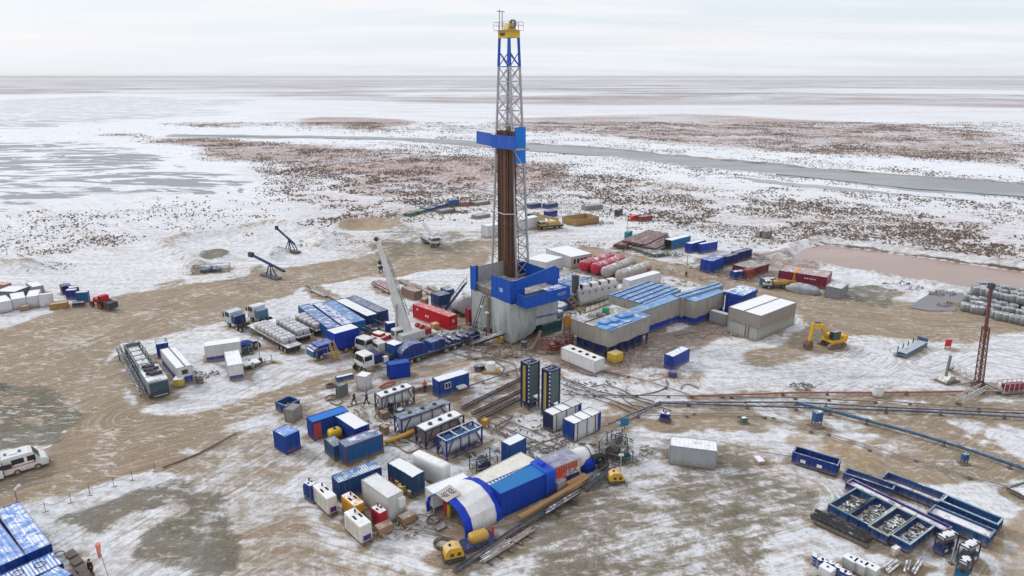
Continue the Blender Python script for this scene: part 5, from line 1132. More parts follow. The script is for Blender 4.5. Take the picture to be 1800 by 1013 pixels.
bin_('long narrow blue trough with a deep end behind the four bins',(1569,861),(1582.5,854.5),(1483.6,832),h=.9,c=(.01,.06,.20),floor=(.05,.07,.09))
bin_('long narrow purple edged tray with a mauve brown filling',(1662,935),(1672.5,927),(1487.5,849),h=.9,c=(.03,.015,.16),floor=(.26,.19,.19),fz=.7,rim=(.06,.03,.20))
bin_('long blue tray with snow inside, furthest toward the pipeline',(1650,883),(1668,871.5),(1548,843),h=1.0,c=(.01,.05,.18),floor=(.4,.4,.4),fz=.2)
bin_('long blue tray with a pale rim at the far right of the yard',(1753.5,922.5),(1765.8,912.5),(1655,881),h=1.3,c=(.008,.04,.16),floor=(.25,.19,.18),rim=(.2,.4,.5),fz=.5)
bin_('long blue tray filled with brown mud beside the pale rimmed tray',(1738.5,946),(1754.5,935),(1632,900.5),h=1.2,c=(.012,.07,.20),floor=(.24,.18,.17),fz=1.0)
bin_('black steel tray frame at the picture edge beside thin pipes',(1800,872),(1830,862),(1768,858),h=.5,c=(.04,.05,.06),floor=(.35,.35,.35))

K('dark blue container standing between the rig tarpaulin and the yellow brown stairway',(1001,521),(1009,516),(984,514),h=2.6,z0=.4,c=(.01,.03,.15),snow=.4)
for lb,n_,r_,l_ in (('pale blue tarped lump lying against the rig tarpaulin, lower one',(972,555),(992,546),(955,549)),('pale blue tarped lump beside the dark blue container',(985,541),(1004,533),(970,536))):
    ctr,yaw,A_,B_=fit(n_,r_,l_,1.2); t=thing('tarped_load',lb,'tarped load',(ctr.x,ctr.y,0),yaw); MB().rbox(-A_/2,-B_/2,.2,A_/2,B_/2,1.3,r=.35).build('cover',paint('pale_blue_cover',(.10,.24,.38),snow=.6,dirt=.3),t,smooth=True); MB().box(-A_/2+.2,-B_/2+.2,0,A_/2-.2,B_/2-.2,.21).build('skid',M_dark,t)
# ------------------------------------------------------------------ upright recycling towers
def tower(label,N,R,L,h=6.0,z0=.9):
    ctr,yaw,A,Bw=fit(N,R,L,z0+h); t=thing('filter_tower',label,'tower',(ctr.x,ctr.y,0),yaw,'tall frame towers standing on end'); x,y=A/2,Bw/2; H=z0+h
    m=paint('tower_frame',(.008,.02,.12),dirt=.2,snow=.3)
    for sx in (-1,1):
        for sy in (-1,1):
            MB().box(sx*x,sy*y,0,sx*(x-.2),sy*(y-.2),H).build('post',m,t)
    for z in (z0+.1,H-.1):
        r=MB()
        for q in (-1,1): r.beam((-x,q*(y-.1),z),(x,q*(y-.1),z),.2); r.beam((q*(x-.1),-y,z),(q*(x-.1),y,z),.2)
        if z>2: r.beam((-x,0,z),(x,0,z),.14); r.beam((-x+.2,-y+.2,z+.04),(x-.2,y-.2,z+.04),.12)
        r.build('frame_rail',m,t)
    MB().box(-x+.22,-y+.08,z0+1.1,x-.22,y-.25,H-.25).build('body',paint('tower_body',(.09,.13,.13),dirt=.4,rough=.6),t)
    MB().box(-x+.1,-y+.22,z0+.3,-x+.2,y-.22,H-.3).build('side_panel',paint('tower_side',(.015,.025,.06),dirt=.3),t); MB().box(-x+.02,-y*.12,z0+.3,-x+.098,y*.28,H-.5).build('ladder_guard',paint('tower_ladder',(.36,.30,.16),dirt=.4),t)
    l=MB()
    for k in range(18): l.beam((-x-.03,-y*.12,z0+.4+k*.29),(-x-.03,y*.28,z0+.4+k*.29),.06)
    l.beam((-x-.03,-y*.12,z0+.3),(-x-.03,-y*.12,H-.4),.07).beam((-x-.03,y*.28,z0+.3),(-x-.03,y*.28,H-.4),.07); l.build('ladder',paint('ladder_yellow',(.55,.42,.12),dirt=.3),t)
    for k in range(10):
        z=z0+.4+k*.58
        MB().box(x-.1,-y-.03,z,x+.04,-y+.12,z+.28).build('twist_lock',paint('twist_lock',(.45,.48,.52)),t)
        MB().box(-x-.04,-y-.03,z,-x+.1,-y+.12,z+.28).build('twist_lock',paint('twist_lock',(.45,.48,.52)),t)
    g=MB().box(-x+.3,-y+.3,.1,x-.3,y-.3,z0+.3); g.build('pump_base',M_dark,t)
    return t
tower('tall dark blue frame tower nearer the rig, with a yellow ladder on its side',(930,641.5),(949.5,634.5),(909.4,636.6))
tower('tall dark blue frame tower nearer the white module containers',(967,653.5),(986,646),(948,648.5))
# ------------------------------------------------------------------ framed iso tanks
def isotank(label,N,R,L,h=2.6,fc=NV,roof=(.2,.22,.25),snow=.8,tankc=(.50,.51,.52),open_=False):
    ctr,yaw,A,Bw=fit(N,R,L,h); t=thing('framed_tank',label,'tank frame',(ctr.x,ctr.y,0),yaw,'framed tanks side by side near the pump lines'); x,y=A/2,Bw/2
    m=paint('tank_frame',fc,dirt=.3,snow=.35); f=MB(); s=.16
    for sx in (-1,1):
        for sy in (-1,1): f.box(sx*x,sy*y,0,sx*(x-s),sy*(y-s),h)
    for sy in (-1,1):
        for z in (.1,h-.09): f.beam((-x,sy*(y-.08),z),(x,sy*(y-.08),z),.15)
        for sx in (-1,1): f.beam((sx*x*.98,sy*(y-.08),h*.12),(sx*x*.62,sy*(y-.08),h*.9),.12)
        f.beam((-x*.2,sy*(y-.08),h*.1),(-x*.2,sy*(y-.08),h*.9),.1); f.beam((x*.25,sy*(y-.08),h*.1),(x*.25,sy*(y-.08),h*.9),.1)
    for sx in (-1,1):
        for z in (.1,h-.09): f.beam((sx*(x-.08),-y,z),(sx*(x-.08),y,z),.15)
        f.beam((sx*(x-.08),-y+.1,.15),(sx*(x-.08),y-.1,h-.15),.1)
    f.build('frame',m,t)
    b=MB().cyl((-x+.5,0,h*.5),(x-.5,0,h*.5),min(y-.15,h*.40),n=18); b.build('vessel',paint('vessel_shell',tankc,dirt=.45,snow=.3),t,smooth=False)
    if open_:
        for k in range(3):
            x0=-x+.2+k*(A-.4)/3; MB().box(x0+.1,-y+.2,h-.5,x0+(A-.4)/3-.1,y-.2,h-.42).build('blue_sheet',paint('blue_sheet',(.02,.13,.30),dirt=.3,rough=.3,snow=.2),t)
            if k: MB().box(x0-.06,-y+.1,h-.1,x0+.06,y-.1,h+.02).build('cross_bar',paint('pale_bar',(.45,.5,.5),snow=.5),t)
        w=MB(); 
        for s_ in (-1,1): w.beam((-x,s_*(y-.06),h+.03),(x,s_*(y-.06),h+.03),.1); w.beam((s_*(x-.06),-y,h+.03),(s_*(x-.06),y,h+.03),.1)
        w.build('pale_rim',paint('pale_bar',(.45,.5,.5),snow=.5),t)
    else:
        MB().box(-x+.18,-y+.3,h-.12,x-.18,y-.2,h-.02).build('walkway_roof',paint('walkway_roof',roof,snow=snow,dirt=.4),t)
        for k in range(3): MB().cyl((-x*.5+k*x*.5,0,h-.02),(-x*.5+k*x*.5,0,h+.18),.28,n=10).build('hatch',M_dark,t)
    for k in range(3): MB().box(-x*.6+k*x*.5,-y-.12,.3,-x*.6+k*x*.5+.5,-y+.05,.85).build('valve_box',paint('valve_box',(.02,.05,.2),dirt=.4),t)
    return t
isotank('framed tank in grey with pipework on its snowy top, nearest the walking men',(670.2,699.2),(728.4,679.5),(655.4,691.3),fc=(.06,.07,.08),snow=.85)
isotank('framed tank with a flat grey green roof in a royal blue frame',(705,738.5),(791.4,707.7),(688.3,730.2),fc=(.008,.02,.17),roof=(.10,.16,.18),snow=.35)
isotank('framed tank with a white snowed roof and rusty dark sides',(747.5,758.6),(816.3,729),(728.6,748),fc=(.012,.015,.06),snow=.95,tankc=(.16,.13,.12))
isotank('framed tank with open blue sheets and a pale rim on top',(784.3,776.4),(848.3,749.2),(762.9,767),fc=(.006,.02,.22),open_=True)
def tankskid(label,N,R,L,h,c,top=True):
    ctr,yaw,A,Bw=fit(N,R,L,h); t=thing('tank_skid',label,'tank skid',(ctr.x,ctr.y,0),yaw); x,y=A/2,Bw/2
    m=paint('tank_skid_frame',c,dirt=.3,snow=.2)
    MB().box(-x,-y,.08,x,y,h*.45).build('lower_box',m,t)
    f=MB(); 
    for sx in (-1,1):
        for sy in (-1,1): f.box(sx*x,sy*y,h*.45,sx*(x-.1),sy*(y-.1),h)
    for s in (-1,1): f.beam((-x,s*(y-.05),h-.05),(x,s*(y-.05),h-.05),.09); f.beam((s*(x-.05),-y,h-.05),(s*(x-.05),y,h-.05),.09)
    f.build('upper_frame',M_dark,t)
    MB().rbox(-x+.25,-y+.2,h*.46,x-.25,y-.2,h-.25,r=.2).build('vessel',paint('vessel_dark',(.12,.10,.11),dirt=.5),t,smooth=True); MB().rbox(-x+.08,-y+.08,h-.3,x-.08,y-.08,h+.04,r=.12,n=2).build('snow_cap',M_snow,t,smooth=True)
    for u in (-.3,.3):
        for v in (-.3,.3): MB().cyl((A*u,Bw*v,h-.11),(A*u,Bw*v,h+.07),.13,n=8).build('filler_cap',M_black,t)
    for u in (-.25,.2): MB().box(A*u-.2,-y-.03,.4,A*u+.2,-y-.003,.7).build('white_mark',M_white,t)
tankskid('dark blue tank skid with four caps in snow, nearest the four bins',(1662,948),(1688,939),(1644,938),2.0,(.008,.03,.13))
tankskid('teal tank skid with a dark red middle and four caps in snow',(1704,966),(1727,954),(1683,957),2.1,(.01,.06,.13))
tankskid('teal tank skid with a plain snow covered top at the picture edge',(1703,992),(1714,982),(1680,985),2.3,(.01,.09,.20))
# ------------------------------------------------------------------ tunnel tent and the long row behind it
A0,B0,C0=P(757,897),P(818,949.5),P(884,911)
wv=B0-A0; W=wv.length; yaw=math.atan2(C0.y-B0.y,C0.x-B0.x); Lt=(C0-B0).length
ex=Vector((math.cos(yaw),math.sin(yaw),0)); ey=Vector((-ex.y,ex.x,0)); W=abs(wv.dot(ey)); org=B0+ey*W/2
tent=thing('tunnel_tent','white tunnel tent with royal blue end bands and a small lettered banner','tent',(org.x,org.y,0),yaw)
Ht=3.15
def arch(t,s=1.0): # t 0..1 around the section, faceted
    pts=[(-1,0),(-1,.30),(-.90,.60),(-.62,.86),(-.22,.99),(.22,.99),(.62,.86),(.90,.60),(1,.30),(1,0)]
    return [(y*W/2*s,z*Ht*s) for y,z in pts]
def shell(x0,x1,s0=1,s1=1,th=.06,n=1,wr=.03):
    sec=arch(0); m=MB(); vs=[];fs=[]; k=len(sec); r=random.Random(4)
    for i in range(n+1):
        x=x0+(x1-x0)*i/n; s=s0+(s1-s0)*i/n
        for y,z in sec: vs.append((x+r.uniform(-wr,wr)*(0<i<n),y*s+r.uniform(-wr,wr),max(0,z*s+r.uniform(-wr,wr)*(z>0))))
        for y,z in sec: vs.append((x,y*(s-th/2),z*(s-th/3)))
    for i in range(n):
        a=i*2*k;b=a+2*k
        for j in range(k-1): fs.append((a+j,b+j,b+j+1,a+j+1)); fs.append((a+k+j+1,b+k+j+1,b+k+j,a+k+j))
    for a in (0,n*2*k):
        for j in range(k-1): fs.append((a+j,a+j+1,a+k+j+1,a+k+j))
    return m.add(vs,fs)
tb=paint('tent_blue',(.003,.04,.46),rough=.55,dirt=.1); tw=paint('tent_white',(.68,.69,.69),rough=.6,dirt=.2,snow=.3)
shell(0,.95,1.02,1.02).build('front_band',tb,tent); shell(.95,Lt-.85,1.0,1.0,n=5,wr=.05).build('white_cover',tw,tent); shell(Lt-.85,Lt,1.02,.98).build('rear_band',tb,tent)
MB().prism([(Lt-.02,-W/2+.3),(Lt+.02,-W/2+.3),(Lt+.02,W/2-.3),(Lt-.02,W/2-.3)],.05,Ht*.7).build('rear_curtain',tb,tent)
bm=Matrix.Translation((.75,.35,Ht*1.0+.16))@Matrix.Rotation(math.radians(3),4,'X')@Matrix.Rotation(math.radians(-6),4,'Y')
bq=MB().box(-.95,-.95,-.02,.95,.95,.02).build('banner',M_white,tent); bq.matrix_local=bm
for tx,xx in (('SJF',.42),('SSF',-.35)): text_mesh(tx,.78,'lettering',M_black,bq,(-xx,0,.03),(0,0,-math.pi/2),.01)
for lb,y0,c_ in (('tall yellow gas bottle standing inside the tent mouth',.9,(.60,.42,.02)),('red gas bottle standing inside the tent mouth',1.5,(.5,.02,.05))):
    q=org+ex*1.2+ey*y0; t=thing('gas_bottle',lb,'gas bottle',(q.x,q.y,0),0); MB().cyl((0,0,0),(0,0,1.5),.22,n=12).build('shell',paint('bottle',c_),t); MB().cyl((0,0,1.5),(0,0,1.75),.07,n=8).build('valve',M_dark,t)
def hs(lb,pts,r=.05,mat=None,**k): return hose(lb,pts,r,mat,**k)
# row of containers behind the tent
t,a,b=K('long container with a cream white ribbed roof, behind the white tent',(856,856),(943.7,809.7),(831,846),h=2.9,c=(.5,.5,.48),roof=(.66,.64,.58),snow=.35,stripe=.4,door=False,b=2.6)
t,a,b=K('long glossy blue sheeted container in the row behind the tent',(879.7,869),(960.3,833.4),(861,853),h=2.9,c=(.006,.045,.33),roof=(.015,.17,.46),snow=.12,dirt=.1,style='flat',name='sheeted_container',door=False,b=2.6)
MB().rbox(a/2-.1,-b/2-.25,.0,a/2+1.3,b/2+.2,3.15,r=.2).build('blue_collar',paint('collar_blue',(.008,.07,.50),rough=.5),t,smooth=True)
MB().box(a/2+.2,-.2,3.14,a/2+.8,.4,3.5).build('collar_cap',paint('collar_blue',(.008,.07,.50),rough=.5),t)
t,a,b=K('container with a violet grey roof and torn red lettering on a white side',(971,822.8),(1020.7,803.8),(948,809),h=2.9,c=(.58,.58,.58),roof=(.11,.11,.24),snow=.25,name='lettered_container',style='flat',door=False,b=2.6)
MB().box(-a/2+.12,-b/2-.035,.16,a/2-.12,-b/2-.004,1.15).build('navy_panel',paint('navy_panel',(.01,.03,.16),dirt=.3),t)
redm=paint('lettering_red',(.55,.06,.03),dirt=.4); rr=random.Random(3)
MB().box(-a/2+.6,-b/2-.05,.4,-a/2+2.0,-b/2-.036,2.1).build('red_panel',redm,t)
for k in range(9): x=-a/2+.4+k*.36; MB().box(x,-b/2-.06,2.05-.1*rr.random(),x+.25,-b/2-.036,2.72).build('red_letter',redm,t)
text_mesh('TEX',1.1,'red_letters',redm,t,(-a/2+2.6,-b/2-.06,1.65),(math.pi/2,0,0),.02); text_mesh('CE',.5,'white_letters',M_white,t,(-a/2+1.6,-b/2-.09,1.5),(math.pi/2,0,0),.01)
# shrouded blower and flexible duct
g=P(1028,822); t=thing('shrouded_blower','blower shrouded in white and royal blue cloth at the end of the lettered container','blower',(g.x,g.y,0),math.radians(38))
MB().cyl((-1.6,.2,1.6),(.9,.2,1.7),1.15,.85,n=14).build('white_shroud',tw,t,smooth=True); MB().rbox(-.9,-1.1,.0,.9,.2,1.7,r=.4).build('blue_shroud',tb,t,smooth=True); MB().rbox(.7,-.7,.3,1.8,.1,1.1,r=.3).build('blue_flap',tb,t,smooth=True); MB().torus((.2,.2,1.66),1.0,.05,'x',16,5).build('strap',M_dark,t)
pts=[P(1040,806,1.6),P(1056,800,1.4),P(1064,806,.8),P(1066,818,.4),P(1058,822,.35),P(1054,816,.45),P(1062,812,.6)]
m=MB(); out=[]
for i in range(len(pts)-1):
    for k in range(6): out.append(pts[i].lerp(pts[i+1],k/6))
single(MB().tube(out,.36,8),'flexible_duct',paint('duct_black',(.025,.03,.03),rough=.6,dirt=.3),'thick black ribbed duct curling from the blower to the dark frame','duct',smooth=True)
# dark steel frame with teal pump beside it
def frame_unit(label,px,w,d,h,rz,c=(.04,.05,.05),name='pump_unit',cat='pump frame',machine=(.03,.05,.10)):
    g=P(*px); t=thing(name,label,cat,(g.x,g.y,0),rz); x,y=w/2,d/2; f=MB()
    for sx in (-1,1):
        for sy in (-1,1): f.beam((sx*x,sy*y,0),(sx*x,sy*y,h),.1)
    for z in (.1,h*.5,h):
        for s in (-1,1): f.beam((-x,s*y,z),(x,s*y,z),.08); f.beam((s*x,-y,z),(s*x,y,z),.08)
    f.build('frame',paint(name+'_steel',c,snow=.4,dirt=.4),t)
    MB().rbox(-x*.6,-y*.5,.15,x*.55,y*.5,h*.62,r=.15).build('engine',paint(name+'_engine',machine,dirt=.4,snow=.3),t)
    MB().cyl((0,-y*.7,h*.5),(0,y*.7,h*.5),h*.27,n=14).build('drum',paint(name+'_drum',tuple(q*.7 for q in machine),dirt=.4,snow=.2),t)
    MB().cyl((x*.3,0,h*.6),(x*.3,0,h*.95),.1,n=8).build('stack_pipe',M_dark,t)
    return t
frame_unit('dark steel pump frame with a navy reel between blue cabin and white ribbed row',(850,829),2.6,2.2,2.3,math.radians(25))
frame_unit('dark grey framed machine where the black duct ends',(1077,806),2.6,2.4,2.6,math.radians(-30),machine=(.10,.10,.09))
frame_unit('teal pump unit with white gauges near the yellow light tower',(1099,812),1.3,1.2,1.7,math.radians(20),c=(.02,.08,.09),machine=(.02,.10,.11))
frame_unit('small steel pump stand under a light blue sign plate',(1087,778),1.4,1.4,1.5,math.radians(10),machine=(.14,.18,.22))
g=P(1097,760); t=thing('sign_plate','light blue plate on a post above the small pump stand','sign',(g.x,g.y,0),.3); MB().beam((0,0,0),(0,0,1.4),.08).build('post',M_dark,t); MB().box(-.55,-.04,.9,.55,.04,2.0).build('plate',paint('plate_blue',(.02,.17,.36)),t)
# light towers / towable yellow machines
def lightgen(label,px,rz,c=YL,base=(.03,.035,.05),s=1.0,mast=True):
    g=P(*px); t=thing('lighting_generator',label,'generator',(g.x,g.y,0),rz)
    MB().prismy([(-.85*s,.55*s),(.85*s,.55*s),(.9*s,.8*s),(.62*s,1.45*s),(.3*s,1.6*s),(-.45*s,1.6*s),(-.8*s,1.25*s)],-.55*s,.55*s).build('cover',paint('lighting_cover',c,rough=.4,snow=.35,dirt=.35),t)
    for sx in (-.4,.25): MB().box(sx*s,-.57*s,.75*s,(sx+.35)*s,-.552*s,1.1*s).build('vent_panel',M_dark,t)
    MB().box(-1.0*s,-.65*s,.25*s,1.0*s,.65*s,.545*s).build('chassis',paint('lighting_base',base,dirt=.4),t)
    for sx in (-1,1):
        for sy in (-1,1): MB().beam((sx*.9*s,sy*.6*s,.3*s),(sx*1.25*s,sy*1.0*s,.06),.1).build('outrigger',M_dark,t)
    if mast: MB().beam((.7*s,.65*s,.5*s),(.7*s,.65*s,3.2*s),.07).build('mast',M_chrome,t); MB().box(.4*s,.6*s,3.2*s,1.0*s,.75*s,3.45*s).build('lamp_head',M_white,t)
    MB().cyl((-.3*s,0,1.58*s),(-.3*s,0,1.72*s),.12*s,n=8).build('filler_cap',M_black,t)
    return t
lightgen('yellow lighting generator on a black chassis at the tent front',(797,984),math.radians(20),s=1.05,mast=False); 
lightgen('yellow lighting generator standing on bare dirt near the timber beams',(1082,849),math.radians(5),s=.95)
g=P(842,957); t=thing('compressor','ochre rounded compressor on a blue skid beside the tent','compressor',(g.x,g.y,0),math.radians(28))
MB().rbox(-1.05,-.55,.6,.95,.55,1.45,r=.3).build('cover',paint('compressor_cover',(.50,.31,.07),dirt=.4,snow=.15),t,smooth=True); MB().box(-1.7,-.8,.1,1.6,.8,.58).build('skid',paint('skid_blue',(.01,.03,.16),dirt=.3),t); MB().box(1.45,-.1,.58,1.6,.1,1.5).build('extinguisher',M_redp,t); MB().beam((-1.7,-.5,.3),(-2.8,-1.2,.12),.15).build('tow_bar',M_royal,t)
g=P(590,776); t=thing('yellow_tank','yellow rounded tank on a stand behind the long teal container','tank',(g.x,g.y,0),math.radians(40)); MB().rbox(-.85,-.65,.7,.85,.65,1.8,r=.35).build('shell',paint('yellow_shell',(.62,.42,.03),dirt=.2),t,smooth=True); MB().box(-.9,-.7,0,.9,.7,.69).build('stand',M_dark,t); MB().cyl((0,0,1.78),(0,0,1.9),.2,n=10).build('lid',M_dark,t)
crate('grey cube tote standing between lettered container and timber beams',(981,868),1.25,1.25,1.1,c=(.30,.29,.30),name='plastic_tote',cat='tote',rz=.75)
def logbeam(label,p,q,w,h,z0,mat,name='timber_beam',cat='beam',sleepers=True):
    a,b=P(*p),P(*q); yw,L=axis(a,b); t=thing(name,label,cat,(a.x,a.y,0),yw); MB().box(0,-w/2,z0,L,w/2,z0+h).build('beam',mat,t)
    if sleepers:
        for k in range(4): MB().box(L*(k+.5)/4-.1,-w,0,L*(k+.5)/4+.1,w,z0-.002).build('sleeper',M_dark,t)
    return t
logbeam('long pale timber beam lying parallel to the container row',(913,918),(1034,847),.55,.45,.25,M_wood); logbeam('short pale timber beam between the long one and the lettered container',(996,860),(1029,843),.6,.5,.25,M_wood)
def bundle(label,p,q,n,r,c,z0=.3,name='pipe_bundle',cat='pipes',snow=.3,group=None,sleepers=2,rows=1):
    a,b=P(*p),P(*q); yw,L=axis(a,b); t=thing(name,label,cat,(a.x,a.y,0),yw,group)
    for rw in range(rows):
        for k in range(n-rw): o=random.uniform(-.3,.3); MB().cyl((o,(k-(n-rw-1)/2)*r*2.05,z0+r+rw*r*1.75),(L+o,(k-(n-rw-1)/2)*r*2.05,z0+r+rw*r*1.75),r,n=8).build('pipe',paint(name+'_pipe',c,snow=snow,dirt=.3,rough=.5,rust=.3),t)
    for k in range(sleepers): MB().box(L*(k+.5)/sleepers-.12,-n*r-.5,0,L*(k+.5)/sleepers+.12,n*r+.5,z0-.004).build('trestle',M_dark,t)
    return t
bundle('two black pipes raised on short trestles beside the timber beams',(958,912),(1019,874),2,.16,(.03,.03,.035),z0=.55,snow=.4,sleepers=2)
bundle('bundle of thin grey pipes in clamps along the dirt edge',(843,990),(896,957),5,.12,(.16,.15,.14),z0=.2,sleepers=3,snow=.4); bundle('brownish thin pipe group continuing the clamped bundle',(898,957),(934,934),4,.09,(.22,.13,.11),z0=.12,sleepers=2)
bundle('stack of long black pipes lying before the four square bins',(1432,912),(1528,957),5,.20,(.025,.03,.035),z0=.05,snow=.2,sleepers=0,rows=2)
def trestle(label,p,q,w=.7,h=.5,c=(.05,.08,.14),name='cable_tray',cat='cable tray',mat=None,z0=.25,st=1.0):
    a,b=P(*p),P(*q); yw,L=axis(a,b); t=thing(name,label,cat,(a.x,a.y,0),yw); m=mat or paint(name+'_steel',c,snow=.12,dirt=.4); f=MB(); n=max(1,int(L/st))
    for s in (-1,1):
        f.beam((0,s*w/2,z0),(L,s*w/2,z0),.1); f.beam((0,s*w/2,z0+h),(L,s*w/2,z0+h),.1)
        for k in range(n): f.beam((L*k/n,s*w/2,z0),(L*(k+1)/n,s*w/2,z0+h),.06)
    for k in range(n+1): f.beam((L*k/n,-w/2,z0),(L*k/n,w/2,z0),.07)
    f.build('lattice',m,t)
    MB().box(0,-w*.3,z0+.06,L,w*.3,z0+.16).build('cable_bed',M_dark,t)
    return t
trestle('bluish lattice tray running from the picture edge past the tent',(799,1010),(905,937),w=.45,h=.22,st=2.2); trestle('bluish lattice tray running between timber beams and bare dirt',(905,937),(1012,872),w=.45,h=.22,st=2.2); trestle('dark lattice tray reaching from the beams to the duct frame',(1030,864),(1077,829),w=.9,h=.7)
# ------------------------------------------------------------------ vehicles
# bag trailers
def flatbed(label,N,R,L,zd=1.25,c=(.20,.20,.21),wheels=3,b=None,snow=.6,group=None):
    ctr,yaw,A,Bw=fit(N,R,L,zd,b=b); t=thing('flatbed_trailer',label,'trailer',(ctr.x,ctr.y,0),yaw,group); x,y=A/2,Bw/2
    MB().box(-x,-y,zd-.22,x,y,zd).build('deck',paint('flatbed_deck',c,snow=snow,dirt=.4),t)
    longy=Bw>A; fr=MB()
    if longy:
        for s in (-1,1): fr.box(s*.35,-y+.2,zd-.6,s*.5,y-.2,zd-.222)
        fr.box(-.35,-y+.6,zd-.5,.35,-y+.8,zd-.3); fr.build('chassis',M_dark,t)
        for k in range(wheels):
            yy=-y+1.2+k*1.25
            for s in (-1,1): o=MB().cyl((s*(x-.35),yy,.48),(s*(x-.02),yy,.48),.48,n=14).build('tyre',M_tyre,t); MB().cyl((s*(x-.02),yy,.48),(s*(x+.01),yy,.48),.27,n=10).build('rim',M_rim,o)
        for s in (-1,1): MB().box(s*.6-.06,y-3.2,0,s*.6+.06,y-3.0,zd-.25).build('landing_leg',M_dark,t)
    else:
        for s in (-1,1): fr.box(-x+.2,s*.35,zd-.6,x-.2,s*.5,zd-.222)
        fr.box(-x+.6,-.35,zd-.5,-x+.8,.35,zd-.3); fr.build('chassis',M_dark,t)
        for k in range(wheels):
            xx=x-1.2-k*1.25
            for s in (-1,1): o=MB().cyl((xx,s*(y-.35),.48),(xx,s*(y-.02),.48),.48,n=14).build('tyre',M_tyre,t); MB().cyl((xx,s*(y-.02),.48),(xx,s*(y+.01),.48),.27,n=10).build('rim',M_rim,o)
    return t,A,Bw
proto=bulk_bag('grey square bulk bag in the two rows standing on the flatbed trailers',(0,0,0),0,1.15,group='bulk bags on the flatbed trailers'); first=[True]
def place_bags(t,A,Bw,zd,rows_,cols,y0,y1,lab):
    for i in range(rows_):
        for j in range(cols):
            lx=(-.5+(i+.5)/rows_)*A*.95; ly=y0+(y1-y0)*(j+.5)/cols
            q=Matrix.Rotation(t.rotation_euler[2],4,'Z')@Vector((lx,ly,0))+Vector(t.location); q.z=zd+.003
            rz=t.rotation_euler[2]+random.uniform(-.05,.05)
            if first[0]: proto.location=q; proto.rotation_euler=(0,0,rz); proto['label']=lab; first[0]=False
            else: dup(proto,q,rz,lab)
t,A,Bw=flatbed('long flatbed trailer with two rows of bulk bags, nearest the white cabins',(506,612),(528,603),(434,572)); place_bags(t,A,Bw,1.25,2,8,-Bw/2+1.6,Bw/2-2.5,'grey bulk bag standing in two rows on the flatbed nearest the cabins')
t,A,Bw=flatbed('flatbed trailer loaded with bulk bags up to the blue box lorry',(523,594),(545,585.5),(470,563)); place_bags(t,A,Bw,1.25,2,6,-Bw/2+.2,Bw/2-3.2,'grey bulk bag standing on the second flatbed, behind the first row')
t,A,Bw=flatbed('short dark flatbed with sheeted crates close to the long containers',(556,582),(573,574),(515,562),c=(.10,.12,.13)); place_bags(t,A,Bw,1.25,2,5,-Bw/2+.2,Bw/2-.4,'grey bulk bag on the short dark flatbed beside the long containers')
def tractor(label,px,rz,cabc,body,Ln=6.2):
    g=P(*px); d=Vector((math.cos(rz),math.sin(rz),0)); p=g-d*Ln/2
    t=thing('tractor_unit',label,'lorry',(p.x,p.y,0),rz); fr=MB()
    for s in (-1,1): fr.box(0,s*.35,.72,Ln-.1,s*.5,.98)
    fr.box(0,-.35,.8,.2,.35,.95); fr.box(2,-.35,.8,2.2,.35,.95); fr.build('chassis',M_dark,t)
    cab(t,Ln-2.2,Ln,2.45,1.0,3.1,paint('tractor_cab',cabc,rough=.3,dirt=.3,snow=.4)); wheelset(t,[.9,2.2,Ln-1.1],1.05)
    MB().rbox(Ln-3.4,-1.1,1.0,Ln-2.25,1.1,2.6,r=.15).build('rear_body',paint('tractor_body',body,dirt=.4,snow=.3),t); MB().cyl((1.5,0,1.0),(1.5,0,1.1),.5,n=14).build('coupling_plate',M_black,t)
    MB().cyl((Ln-3.6,-1.15,.65),(Ln-2.4,-1.15,.65),.3,n=10).build('fuel_tank',M_chrome,t)
    return t
tractor('tractor unit with pale cab and dark blue back heading the first bag trailer',(423,577),math.radians(140),(.42,.52,.56),(.01,.03,.12)); tractor('tractor unit with white cab and light blue back, behind the second trailer',(463,567),math.radians(140),(.60,.62,.64),(.08,.20,.30))
# blue box lorry
t,Ln=truck('blue bonnet lorry with a tall royal blue box body and yellow steps',(547,633),(622,611),cabc=(.008,.04,.30),wx=[.8,2.1,6.6],cabh=2.2,cabl=1.6,w=2.5)
q=local((596,622),t); xr=Ln*.40
MB().rbox(xr-3.6,-1.3,1.0,xr+.9,1.3,3.9,r=.08,n=2).build('box_body',paint('box_body',(.003,.03,.32),dirt=.12,snow=.85),t); MB().rbox(xr+.95,-1.25,1.0,xr+3.9,1.25,2.5,r=.08,n=2).build('low_body',paint('box_low',(.003,.04,.30),dirt=.12,snow=.3),t)
MB().rbox(xr+4.0,-1.2,1.0,xr+4.9,1.2,1.9,r=.2).build('engine_cover',paint('engine_teal',(.02,.12,.22),snow=.9),t)
sp=MB()
for s in (-1,1): sp.beam((xr+1.6+s*.4,1.3,2.0),(xr+1.6+s*.4,2.9,0),.11); sp.beam((xr+1.6+s*.4,1.3,2.9),(xr+1.6+s*.4,2.9,.9),.08); sp.beam((xr+1.6+s*.4,2.9,0),(xr+1.6+s*.4,2.9,.9),.08); sp.beam((xr+1.6+s*.4,1.3,2.0),(xr+1.6+s*.4,1.3,2.9),.08)
for k in range(6): sp.box(xr+1.2,1.5+k*.25,1.8-k*.3,xr+2.0,1.35+k*.25,1.85-k*.3)
sp.build('steps',M_yel,t)
rl2=MB()
for s in (-1,1): rl2.beam((Ln-2.4,s*1.25,1.9),(Ln-.4,s*1.25,1.9),.06); rl2.beam((Ln-2.4,s*1.25,1.0),(Ln-2.4,s*1.25,1.9),.06); rl2.beam((Ln-.4,s*1.25,1.0),(Ln-.4,s*1.25,1.9),.06)
rl2.beam((Ln-.4,-1.25,1.9),(Ln-.4,1.25,1.9),.06); rl2.build('guard_rail',M_yel,t)
